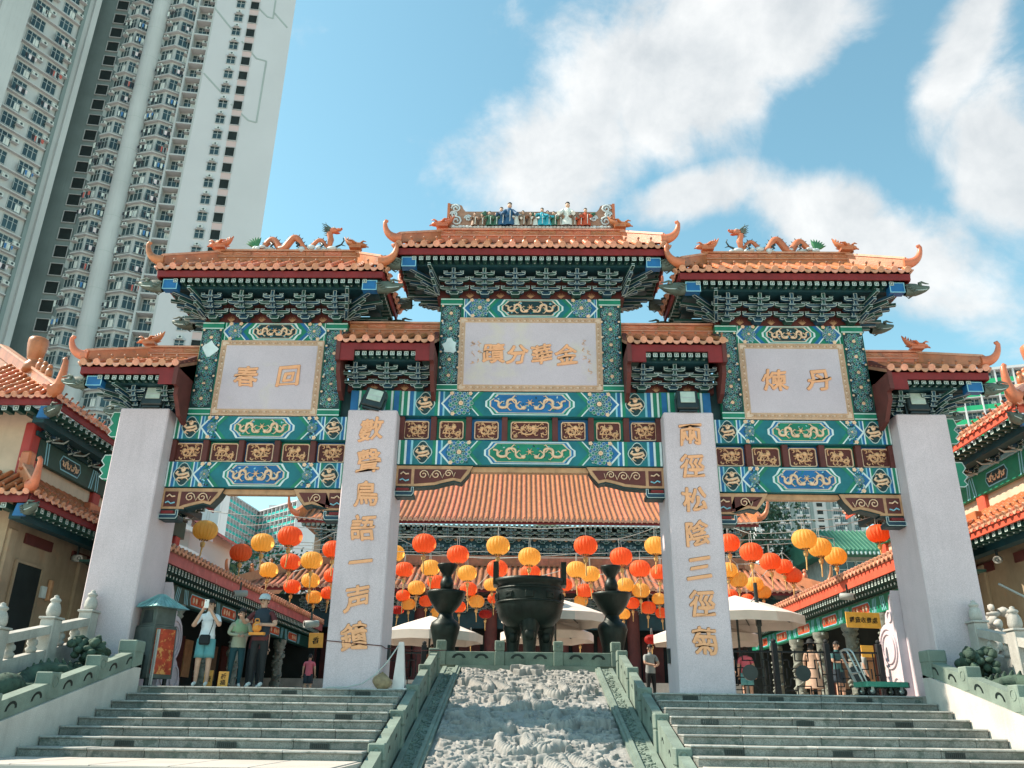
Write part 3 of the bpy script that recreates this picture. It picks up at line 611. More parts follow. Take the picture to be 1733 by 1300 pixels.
def plaque(x0, x1, z0, z1, chars, sz, small=()):
    y = YF-.03; b = MB(); b.bbox(x0, x1, y, YF+.2, z0, z1, 'fret_cream', .01); p = gp('plaque', b)
    q = MB(); q.box(x0+.15, x1-.15, y-.010, y-.001, z0+.15, z1-.15, 'plaque'); mk('plaque_face', q, p)
    q = MB(); m = 'gold_rim'; yy = (y-.008, y-.001); t = .011
    for a0, a1 in ((.022, .033), (.118, .129)): q.ring([(x0+a0, z0+a0), (x1-a0, z0+a0), (x1-a0, z1-a0), (x0+a0, z1-a0)], [(x0+a1, z0+a1), (x1-a1, z0+a1), (x1-a1, z1-a1), (x0+a1, z1-a1)], *yy, 'y', m)
    def key_(u0, L_, f):
        n_ = max(1, int(L_/.15)); s_ = L_/n_
        for i in range(n_):
            u = u0+i*s_
            for (a, c, d, e) in ((0, s_*.8, .05, .05+t), (s_*.8-t, s_*.8, .05, .10), (s_*.3, s_*.8, .10-t, .10), (s_*.3, s_*.3+t, .075, .10), (s_*.3, s_*.55, .07, .07+t), (s_*.9, s_*.9+t, .05, .10)): f(u+a, u+c, d, e)
    key_(x0+.15, x1-x0-.3, lambda a, c, d, e: (q.box(a, c, *yy, z0+d, z0+e, m), q.box(a, c, *yy, z1-e, z1-d, m)))
    key_(z0+.15, z1-z0-.3, lambda a, c, d, e: (q.box(x0+d, x0+e, *yy, a, c, m), q.box(x1-e, x1-d, *yy, a, c, m)))
    mk('fret_border', q, p)
    for k, (ch, x, z) in enumerate(chars): lettering(p, ch, x, z, y-.010, sz, k+3, 1.0, .024)
    for k, (x, z) in enumerate(small):          # small cursive side inscriptions, too faint to read
        rq = random.Random(k+40); q = MB(); u, v = x-.03, z+.05; pts = [(u, y-.016, v)]
        for j in range(7): u = x+rq.uniform(-.055, .055); v -= rq.uniform(.0, .035); pts.append((u, y-.016, v))
        q.tube(pts, [.004, .009, .006, .010, .005, .009, .006, .003], 'gold', 4); mk('inscription_stroke', q, p)
plaque(-1.71, 1.71, 6.572, 8.508, [('蹟', -.87, 7.55), ('分', -.31, 7.53), ('華', .27, 7.53), ('金', .86, 7.53)], .53,
       [(-1.36, 7.82), (-1.36, 7.55), (-1.36, 7.28), (-1.2, 7.82), (-1.2, 7.58), (-1.2, 7.36), (1.28, 7.86), (1.28, 7.66), (1.28, 7.44), (1.40, 7.60), (1.40, 7.36), (1.40, 7.12)])
plaque(-7.41, -4.93, 5.922, 7.862, [('春', -6.68, 6.90), ('回', -5.68, 6.90)], .58)
plaque(4.93, 7.41, 5.922, 7.862, [('煉', 5.70, 6.90), ('丹', 6.72, 6.90)], .58)

# ------------------------------------------------------------------ gate roofs
SP = .30; DRP = drip_mesh(.215, .12)
def roof(x0, x1, zf, zr, hipL, hipR, nbr, brx, zb, tagz, notch=False, corner=True):
    """x0..x1 eave ends, zf underside of fascia, zr ridge foot, zb foot of the brackets"""
    hd = YC-YE; ze = zf+.24; slope = math.atan2(zr-ze, hd); SL = math.hypot(hd, zr-ze)
    r0_, r1_ = x0+(.95 if hipL else 0), x1-(.95 if hipR else 0)
    b = MB(); yb = 2*YC-YE                   # tile bed
    up = lambda x, e: .10*max(0, 1-abs(x-e)/1.2)**2
    A = [(x0, YE, ze), (x1, YE, ze), (x1, yb, ze), (x0, yb, ze), (r0_, YC, zr), (r1_, YC, zr)]
    Bq = [(x, y, z-.08) for x, y, z in A]
    fs = [(0, 1, 5, 4), (2, 3, 4, 5), (3, 0, 4), (1, 2, 5)]
    b.add(A, fs, 'tile_dark'); b.add(Bq, [f[::-1] for f in fs], 'br_green')
    b.add(A[:4]+Bq[:4], [(0, 4, 5, 1), (1, 5, 6, 2), (2, 6, 7, 3), (3, 7, 4, 0)], 'tile_dark'); rf = gp('roof', b)
    n_ = max(2, round((x1-x0-.16)/SP)); xs = [x0+.08+(x1-x0-.16)*i/n_ for i in range(n_+1)]; rows = {}
    def L_at(x):
        if hipL and x < r0_: return SL*max(.1, (x-x0)/.95)
        if hipR and x > r1_: return SL*max(.1, (x1-x)/.95)
        return SL
    for i, x in enumerate(xs):
        l_ = round(max(.25, L_at(x)), 2)
        if l_ not in rows: rows[l_] = row_mesh(l_)
        mk('tile_row', rows[l_], rf, T(x, YE-.035, ze+.012) @ RX(slope))
        if i < n_: mk('drip_tile', DRP, rf, T((x+xs[i+1])/2, YE-.045, ze+.0) @ RX(rad(-8)))
    for h_, xe, sg in ((hipL, x0, -1), (hipR, x1, 1)):
        if h_:                               # tile rows on the hipped end
            m_ = 7; sl2 = math.atan2(zr-ze, .95)
            for i in range(m_+1):
                y = YE+.08+(yb-YE-.16)*i/m_; l_ = round(max(.25, math.hypot(.95, zr-ze)*min(1, 1-abs(y-YC)/hd+.05)), 2)
                if l_ not in rows: rows[l_] = row_mesh(l_)
                mk('tile_row', rows[l_], rf, T(xe+sg*.035, y, ze+.012) @ RZ(sg*PI/2) @ RX(sl2))
                if i < m_: mk('drip_tile', DRP, rf, T(xe+sg*.045, y+(yb-YE-.16)/m_/2, ze) @ RZ(sg*PI/2) @ RX(rad(-8)))
            for f in (0, 1):                 # hip ridges and upturned horns
                ye = YE if f == 0 else yb; xr = r0_ if sg < 0 else r1_
                q = MB(); q.bar((xr, YC, zr+.17), (xe-sg*.03, ye, ze+.20), .13, .30, 'tile', h2=.22); q.bar((xr, YC, zr+.33), (xe-sg*.03, ye, ze+.32), .17, .05, 'tile_pale'); mk('hip_ridge', q, rf)
                q = ridge_horn(xe-sg*.12, ye+(.02 if f == 0 else -.02), ze+.19, sg, .40, .38, .14, -.12 if f == 0 else .12); mk('ridge_horn', q, rf)
            q = MB(); q.bbox(min(xe, xe-sg*.05), max(xe, xe-sg*.05), YE+.06, yb-.06, zf, zf+.23, 'fascia_red', .008); mk('fascia_board', q, rf)
            for i in range(11):
                y = YE+.22+(yb-YE-.44)*i/10; mk('rafter', RAF, rf, T(xe-sg*.10, y, zf-.035) @ RZ(sg*PI/2))
            mk('dragon_head', DHD, rf, T(xe-sg*.14, YE+.16, zf-.19) @ SC(1 if sg < 0 else -1, 1, 1))
            mk('dragon_head', DHD, rf, T(xe-sg*.14, yb-.16, zf-.19) @ SC(1 if sg < 0 else -1, 1, 1))
            q = MB(); q.box(min(xe-sg*.16, xe-sg*.50), max(xe-sg*.16, xe-sg*.50), YE+.085, YE+.3, zf-.28, zf-.03, 'p_blue')
            q.ring([(xe-sg*.155, zf-.285), (xe-sg*.505, zf-.285), (xe-sg*.505, zf-.025), (xe-sg*.155, zf-.025)], [(xe-sg*.175, zf-.265), (xe-sg*.485, zf-.265), (xe-sg*.485, zf-.045), (xe-sg*.175, zf-.045)], YE+.08, YE+.084, 'y', 'p_sky'); mk('corner_beam', q, rf)
            q = MB(); q.box(min(xe-sg*.30, xe-sg*.6), max(xe-sg*.30, xe-sg*.6), YE+.5, yb-.5, zf-.17, zf+.05, 'beam_teal'); mk('eave_beam', q, rf)
        else:                                # end against a column: barge board
            q = MB(); xa, xb = sorted((xe-sg*.006, xe-sg*.10)); q.prism([(YE-.02, ze+.05), (YE-.02, zf-.26), (YE+.16, zf-.26), (YE+.16, zf-.45), (YE+.30, zf-.60), (YE+.5, zf-.85), (YF-.05, zf-.95), (YF-.05, zr-.02)], xa, xb, 'x', 'maroon'); mk('barge_board', q, rf)
    # fascia
    e0, e1 = (x0+.02 if hipL else x0+.102), (x1-.02 if hipR else x1-.102)
    if notch:
        z3 = zf-.26; q = MB(); nl, nr = (e0 if hipL else e0+.32), (e1 if hipR else e1-.32)
        pl = [(e0, zf+.23), (e0, z3 if not hipL else zf), (nl, z3 if not hipL else zf), (nl, zf), (nr, zf), (nr, z3 if not hipR else zf), (e1, z3 if not hipR else zf), (e1, zf+.23)]
        if hipL: pl = [pl[0], pl[1]]+pl[3:]
        if hipR: pl = pl[:5]+[pl[-2], pl[-1]] if not hipL else pl
        pl2 = [pl[0]]
        for p_ in pl[1:]:
            if abs(p_[0]-pl2[-1][0])+abs(p_[1]-pl2[-1][1]) > 1e-5: pl2.append(p_)
        q.prism(pl2, YE+.0, YE+.045, 'y', 'fascia_red')
    else: nl, nr = e0, e1; q = MB(); q.bbox(e0, e1, YE, YE+.045, zf, zf+.23, 'fascia_red', .008)
    mk('fascia_board', q, rf)
    a0, a1 = (x0+.45 if hipL else nl+.06), (x1-.45 if hipR else nr-.06); k = max(3, round((a1-a0)/.17))
    for i in range(k+1):
        x = a0+(a1-a0)*i/k; mk('rafter', RAF, rf, T(x, YE+.075, zf-.062+random.uniform(-.005, .005))); mk('round_rafter', RRAF, rf, T(x+.01, YE+.22, zf-.085))
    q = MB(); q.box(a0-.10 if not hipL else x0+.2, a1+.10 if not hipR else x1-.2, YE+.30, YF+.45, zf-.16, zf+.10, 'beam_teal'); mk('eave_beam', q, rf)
    q = MB(); q.box(x0+(.95 if hipL else .14), x1-(.95 if hipR else .14), YF+.05, YF+.45, zb, zf-.165, 'maroon'); mk('bracket_board', q, rf)
    hb = (zf-.17-zb)/.585
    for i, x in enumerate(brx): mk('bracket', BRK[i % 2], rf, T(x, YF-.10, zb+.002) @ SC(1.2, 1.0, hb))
    for xa, xb in zip(brx[:-1], brx[1:]): mk('flame_ornament', FLM, rf, T((xa+xb)/2, YF+.035, zb+.03) @ SC(1.25, 1, 1.25))
    for h_, xe, sg in ((hipL, x0, -1), (hipR, x1, 1)):
        if h_ and corner:
            xx = xe-sg*.98
            mk('corner_bracket', FAN, rf, T(xx, YF-.06, zb) @ SC(-sg*-1 if False else (1 if sg < 0 else -1), 1, hb))
            mk('corner_bracket', FAN, rf, T(xx, 2*YC-YF+.06, zb) @ SC(1 if sg < 0 else -1, -1, hb))
    # main ridge
    q = MB(); rx0, rx1 = (r0_-.1 if hipL else x0), (r1_+.1 if hipR else x1); q.bbox(rx0, rx1, YC-.09, YC+.09, zr-.05, zr+.30, 'tile', .01)
    q.box(rx0, rx1, YC-.13, YC+.13, zr+.30, zr+.345, 'tile_pale'); q.box(rx0, rx1, YC-.12, YC+.12, zr+.13, zr+.155, 'tile_pale'); rg = mk('ridge', q, rf)
    nb_ = int((rx1-rx0)/.42)
    for i in range(nb_):
        xa = rx0+(rx1-rx0)*i/nb_; q = MB(); q.bbox(xa+.012, xa+(rx1-rx0)/nb_-.012, YC-.105, YC-.088, zr+.17, zr+.285, 'tile', .006)
        q.tube([(xa+.06, YC-.107, zr+.23), (xa+.16, YC-.112, zr+.25), (xa+.26, YC-.112, zr+.21), (xa+.36, YC-.107, zr+.23)], .012, 'tile_pale', 4); mk('ridge_tile', q, rf)
    for h_, xr, sg in ((hipL, r0_, -1), (hipR, r1_, 1)):
        if h_: mk('ridge_beast', BST, rf, T(xr-sg*.02, YC-.16, zr+.36) @ SC(.92 if sg < 0 else -.92, 1.1, .66))
    return rf
C_rf = roof(-3.24, 3.24, 9.74, 10.80, True, True, 6, [-1.86, -1.115, -.372, .372, 1.115, 1.86], 9.04, 0)
L_rf = roof(-8.87, -3.47, 9.10, 10.15, True, True, 5, [-7.66, -6.91, -6.165, -5.42, -4.67], 8.35, 0)
R_rf = roof(3.47, 8.87, 9.10, 10.15, True, True, 5, [4.67, 5.42, 6.165, 6.91, 7.66], 8.35, 0)
for sx in (-1, 1):
    lo, hi = sorted((sx*4.42, sx*2.18)); roof(lo, hi, 7.24, 8.12, False, False, 3, [sx*3.3-.72, sx*3.3, sx*3.3+.72], 6.56, 0, True)
    lo, hi = sorted((sx*10.17, sx*7.92)); roof(lo, hi, 6.60, 7.44, sx < 0, sx > 0, 1, [sx*9.05, sx*8.32], 5.96, 0, True)
    # striped block on each inner pillar, plinth course on the outer one
    lo, hi = sorted((sx*2.99, sx*4.16)); b = MB(); b.bbox(lo, hi, YF-.05, YF+.55, 5.945, 6.555, 'p_green', .008); bl = gp('capital_block', b)
    for k, (fa, fb, m) in enumerate(((.0, .15, 'p_blue'), (.16, .20, 'p_white'), (.80, .84, 'p_white'), (.86, .96, 'p_blue'), (.30, .36, 'p_sky'), (.66, .70, 'p_sky'), (.38, .64, 'p_teal'))):
        fa, fb = (fa, fb) if sx < 0 else (1-fb, 1-fa); q = MB(); q.box(lo+(hi-lo)*fa, lo+(hi-lo)*fb, YF-.055, YF-.0505, 5.96, 6.54, m); mk('painted_band', q, bl)
    lo, hi = sorted((sx*4.165, sx*4.42)); b = MB(); b.box(lo, hi, YF+.15, YF+.5, 5.92, 6.9, 'p_dark'); gp('filler_board', b)
    lo, hi = sorted((sx*1.9, sx*2.985)); b = MB(); b.box(lo, hi, YF+.25, YF+.5, 6.565, 7.0, 'p_dark'); gp('filler_board', b)
    lo, hi = sorted((sx*7.93, sx*9.25)); b = MB(); b.box(lo, hi, YF+.0, YF+.5, 5.944, 6.0, 'beam_teal'); gp('capital_block', b)
    # green scroll-edged stub ends outside the outer pillars
    for z, h_ in ((5.38, .62), (4.38, .58)):
        b = MB(); X = lambda d: sx*(9.314+d); pr = [(0, z), (.34, z), (.42, z+.06), (.36, z+.14), (.45, z+.24), (.36, z+.34), (.44, z+.44), (.38, z+h_), (0, z+h_)]
        b.prism([(X(d), q_) for d, q_ in pr], 17.95, 18.4, 'y', 'p_green'); b.ring(off_poly([(X(d), q_) for d, q_ in pr], .0), off_poly([(X(d), q_) for d, q_ in pr], -.02), 17.945, 17.9495, 'y', 'line_white'); gp('lintel_stub', b)

# ridge dragons
def ridge_dragon(xt, xh, z):
    d = 1 if xh > xt else -1; Ln = abs(xh-xt); y = YC-.02; n = 60; pts = []; rr = []
    for i in range(n+1):
        t = i/n; x = xt+d*Ln*(.12+.72*t); zz_ = z+.16+.16*math.cos(2*PI*(t*3+.42))+.05; pts.append((x, y+.05*math.sin(t*9), zz_)); rr.append(.05+.045*math.sin(PI*min(1, t*1.1+.1)))
    hx = xt+d*Ln*.84
    pts += [(hx+d*.03, y, z+.36), (hx-d*.0, y, z+.46), (hx-d*.01, y-.02, z+.56)]; rr += [.085, .08, .075]
    b = MB(); b.tube(pts, rr, 'tile', 8); dr = mk('ridge_dragon', b, gate)
    q = MB()
    for i in range(3, n, 2):
        p = Vector(pts[i]); tg = (Vector(pts[i+1])-Vector(pts[i-1])).normalized(); nn = Vector((-tg.z, 0, tg.x))*d
        if nn.z < 0: nn = -nn
        q.tube([p+nn*rr[i]*.8, p+nn*(rr[i]+.055)-tg*.015], [.022, .003], 'dragon_green', 4)
    mk('spine', q, dr)
    q = MB(); hz = z+.60                     # head
    q.ball((hx+d*.07, y, hz+.02), (.13, .085, .085), 'tile', 9, 6); q.ball((hx+d*.20, y, hz+.045), (.09, .06, .045), 'tile', 8, 5); q.ball((hx+d*.17, y, hz-.05), (.09, .05, .025), 'robe_red', 8, 4)
    q.ball((hx+d*.275, y, hz+.075), (.03, .045, .03), 'robe_red', 7, 4)
    for sy in (-1, 1):
        q.tube([(hx, y+sy*.05, hz+.07), (hx-d*.09, y+sy*.08, hz+.13), (hx-d*.22, y+sy*.09, hz+.18)], [.022, .018, .005], 'dragon_green', 5); q.tube([(hx-d*.1, y+sy*.08, hz+.13), (hx-d*.13, y+sy*.09, hz+.22)], [.014, .004], 'dragon_green', 4)
        q.ball((hx+d*.10, y+sy*.075, hz+.07), .022, 'line_white', 6, 4)
        for k in range(4): q.tube([(hx-d*.02, y+sy*.05, hz-.03+.03*k), (hx-d*.12, y+sy*.09, hz-.06+.045*k), (hx-d*.2, y+sy*.1, hz-.04+.06*k)], [.025, .018, .003], 'dragon_green', 4)
    mk('head', q, dr)
    q = MB()                                 # tail fan
    for k in range(7):
        a = rad(25+24*k); bx = xt+d*Ln*.12; q.tube([(bx, y, z+.10), (bx-d*.14*math.cos(a*.6), y, z+.14+.14*math.sin(a*.55)), (bx-d*.30*math.cos(a*.62), y, z+.16+.26*math.sin(a*.62))], [.02, .05, .006], 'leaf_green', 5, flat=(0, 1, 0))
    mk('tail', q, dr)
    q = MB(); rd = random.Random(5)          # cloud base and legs
    for k in range(26): x = xt+d*Ln*rd.uniform(.08, .95); q.ball((x, y+rd.uniform(-.09, .05), z+rd.uniform(.0, .09)), (rd.uniform(.07, .14), .06, rd.uniform(.035, .07)), 'cloud_paint', 7, 5)
    mk('cloud_base', q, dr)
    for f in (.26, .52, .76):
        q = MB(); x = xt+d*Ln*f; q.tube([(x, y-.06, z+.22), (x+d*.08, y-.10, z+.14), (x+d*.03, y-.11, z+.08), (x+d*.10, y-.12, z+.04)], [.04, .032, .024, .01], 'dk_metal', 5); mk('claw', q, dr)
    q = MB(); x = xh-d*.02; q.tube([(x-d*.2, y-.05, z+.10), (x-d*.06, y-.07, z+.16), (x, y-.07, z+.28), (x-d*.03, y-.07, z+.36)], [.03, .022, .018, .012], 'dk_metal', 5); q.tube([(x-d*.06, y-.07, z+.16), (x+d*.05, y-.07, z+.12)], [.018, .006], 'dk_metal', 4); mk('claw', q, dr)
ridge_dragon(-7.32, -4.75, 10.50); ridge_dragon(7.50, 4.93, 10.50)
for x in (-8.05, 8.05): b = MB(); b.tube([(x, YC-.1, 10.5), (x+.02, YC-.1, 10.62), (x+(.05 if x < 0 else -.05), YC-.1, 10.72), (x+(.10 if x < 0 else -.10), YC-.1, 10.71), (x+(.11 if x < 0 else -.11), YC-.1, 10.66)], [.07, .055, .05, .05, .03], 'tile', 7); gp('ridge_hook', b)
# figured crest on the middle ridge
b = MB(); zc0 = 11.155; b.prism([(-2.17, zc0), (2.17, zc0), (2.17, 11.95), (1.92, 11.95), (1.80, 11.90), (1.76, 11.80), (1.70, 11.72), (-1.70, 11.72), (-1.76, 11.80), (-1.80, 11.90), (-1.92, 11.95), (-2.17, 11.95)], YC-.02, YC+.12, 'y', 'crest_brown'); crest = gp('crest_wall', b)
for sx in (-1, 1):
    q = MB(); x0, x1 = sorted((sx*2.17, sx*2.10)); q.box(x0, x1, YC-.06, YC-.021, zc0, 11.95, 'tile'); mk('edge_strip', q, crest)
    for cx, cz, R_ in ((1.95, 11.80, .13), (1.93, 11.42, .16), (1.62, 11.50, .10), (2.0, 11.62, .1)):
        q = MB(); q.tube([(sx*(cx+R_*(1-.8*t)*math.cos(t*10)), YC-.04, cz+R_*(1-.8*t)*math.sin(t*10)) for t in [i/13 for i in range(14)]], .026, 'cloud_paint', 5); mk('cloud_scroll', q, crest)
q = MB(); rd = random.Random(2)
for k in range(44): x = -2.0+4.0*k/43; q.ball((x, YC-.10, zc0+.03+rd.uniform(0, .02)), (.065, .05, .03+.02*rd.random()), 'cloud_paint', 6, 4)
mk('cloud_base', q, crest)
FIG = [(-1.45, .40, 'robe_brown'), (-1.26, .36, 'robe_brown'), (-1.06, .44, 'robe_green'), (-.90, .40, 'robe_green'), (-.74, .56, 'robe_blue'), (-.56, .70, 'robe_blue'), (-.36, .42, 'robe_white'), (-.20, .46, 'robe_brown'), (-.02, .42, 'robe_brown'), (.12, .40, 'robe_white'), (.27, .54, 'robe_teal'), (.44, .46, 'robe_teal'), (.60, .44, 'robe_green'), (.74, .40, 'robe_brown'), (.92, .72, 'robe_white'), (1.10, .44, 'robe_brown'), (1.26, .42, 'robe_red'), (1.42, .54, 'robe_red')]
for k, (x, h_, m) in enumerate(FIG):
    q = MB(); y = YC-.14; s_ = h_/.6; lean = rd.uniform(-.05, .05); z = zc0+.05
    prof = [(.13, 0), (.125, .08), (.10, .2), (.085, .3), (.095, .38), (.05, .44), (.03, .46)]
    vs = []; n_ = 9
    for r_, hh in prof:
        for j in range(n_): a = 2*PI*j/n_; vs.append((x+(r_*math.cos(a)*(1+.12*math.sin(4*a))+lean*hh)*s_, y+r_*.7*math.sin(a)*s_, z+hh*s_))
    q.add(vs, [[i*n_+j, i*n_+(j+1) % n_, (i+1)*n_+(j+1) % n_, (i+1)*n_+j] for i in range(len(prof)-1) for j in range(n_)], m, True)
    q.ball((x+lean*.5*s_, y-.01, z+.515*s_), (.05*s_, .05*s_, .062*s_), 'face_clay', 8, 6); q.ball((x+lean*.5*s_, y+.005, z+.575*s_), (.052*s_, .05*s_, .04*s_), 'hair', 8, 5)
    for sx in (-1, 1): q.tube([(x+sx*.07*s_, y, z+.40*s_), (x+sx*.14*s_, y-.05, z+.30*s_), (x+sx*(.10+.08*rd.random())*s_, y-.09, z+(.24+.16*rd.random())*s_)], [.04*s_, .045*s_, .05*s_], m, 6)
    q.tube([(x+.02, y-.11*s_*.7, z+.02), (x+.03, y-.085*s_, z+.35*s_)], .012, 'robe_white', 4); mk('figurine', q, crest)
for x, z, R_, m in ((-1.2, 11.62, .09, 'robe_green'), (-.3, 11.55, .08, 'cloud_paint'), (.05, 11.58, .09, 'robe_green'), (.68, 11.55, .09, 'cloud_paint'), (1.6, 11.62, .07, 'robe_green'), (1.12, 11.5, .1, 'cloud_paint')):
    q = MB()
    for k in range(9): a = k*2.4; q.ball((x+R_*.7*math.cos(a)*rd.random(), YC-.06, z+R_*.8*math.sin(a)*rd.random()), (R_*.5, .04, R_*.4), m, 6, 4)
    mk('modelled_tree' if m != 'cloud_paint' else 'cloud_scroll', q, crest)
# ------------------------------------------------------------------ ground, stairs, carved ramp
ZL = -1.14; ZG = -2.14; NT = 8; TR = .55; RI = .1425; Y0 = 17.15
b = MB(); b.add([(-900, -300, ZG-.02), (900, -300, ZG-.02), (900, 1500, ZG-.02), (-900, 1500, ZG-.02)], [(0, 1, 2, 3)], 'plaza_stone'); mk('ground', b, kind='structure')
b = MB(); b.box(-40, -2.47, Y0+.03, 70, ZG-.015, 0, 'court_stone'); b.box(2.47, 40, Y0+.03, 70, ZG-.015, 0, 'court_stone'); b.box(-2.47, 2.47, 22.7, 70, ZG-.015, 0, 'court_stone'); mk('courtyard', b, kind='structure')
b = MB()
for s_ in (-1, 1):
    lo, hi = sorted((s_*2.46, s_*30)); b.box(lo, hi, 11.2, Y0-7*TR+.3, ZG-.01, ZL, 'landing_stone')
mk('landing', b, kind='structure')
mat('slab_stone', (.48, .44, .40), .8, .12, 1.2, .12, 18, streak=.0, spot=((.40, .37, .33), 1.1, .60, .4))
MAT['landing_stone'] = MAT['landing_stone']
SLAB = MB().bbox(-.49, .49, -.49, .49, -.02, .012, 'slab_stone', .006).mesh('paving_slab')
lnd = bpy.data.objects['landing']
for s_ in (-1, 1):
    for i in range(6):
        for j in range(2): mk('paving_slab', SLAB, lnd, T(s_*(3.0+i), 12.75-j, ZL+.002) @ RZ(random.choice((0, PI/2, PI))))
# lower flight down to the plaza, out of frame
for s_ in (-1, 1):
    lo, hi = sorted((s_*2.46, s_*7.6)); 
    st = root('stone_stairs', (s_*5, 14, ZL), 'wide grey granite stairs on the %s side of the carved ramp' % ('incinerator' if s_ < 0 else 'handcart'), 'stairs', 'stairs up to the archway')
    for k in range(NT):
        yk = Y0-k*TR; zk = -k*RI; b = MB()
        b.box(lo, hi, yk+.02, yk+TR+.05, zk-RI, zk-.06, 'step_stone'); sp = mk('step', b, st)
        cuts = [lo]; rs_ = random.Random(k*7+s_)
        while cuts[-1] < hi-1.3: cuts.append(cuts[-1]+rs_.uniform(.8, 1.25))
        cuts = cuts[:-1]+[hi] if hi-cuts[-1] < .4 else cuts+[hi]
        for xa, xb in zip(cuts[:-1], cuts[1:]):
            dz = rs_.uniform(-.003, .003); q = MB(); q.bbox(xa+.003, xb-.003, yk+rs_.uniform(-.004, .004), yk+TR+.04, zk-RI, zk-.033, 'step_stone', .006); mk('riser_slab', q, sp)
            q = MB(); q.bbox(xa+.002, xb-.002, yk-.03+rs_.uniform(-.005, .005), yk+TR-.002, zk-.032+dz, zk+dz, 'step_edge_lit', .010); mk('tread_slab', q, sp)
        if k in (0, 3, 6):
            for f in (.26, .57, .85) if s_ < 0 else (.13, .45, .78):
                x = lo+(hi-lo)*f; q = MB(); q.ring(rrect(x-.15, x+.15, zk-.135, zk-.05, .005), rrect(x-.135, x+.135, zk-.12, zk-.06, .005), yk-.012, yk+.02, 'y', 'dk_metal')
                for j in range(9): xx = x-.12+.03*j; q.box(xx-.008, xx+.008, yk-.008, yk+.02, zk-.122, zk-.058, 'dk_metal')
                q.box(x-.135, x+.135, yk-.003, yk-.001, zk-.12, zk-.06, 'iron'); mk('vent_grille', q, sp)
    for k in range(7):
        b = MB(); b.box(lo, hi, 11.2-.35*(k+1), 11.2-.35*k, ZG-.01, ZL-.143*(k+1), 'step_stone'); mk('step', b, st)
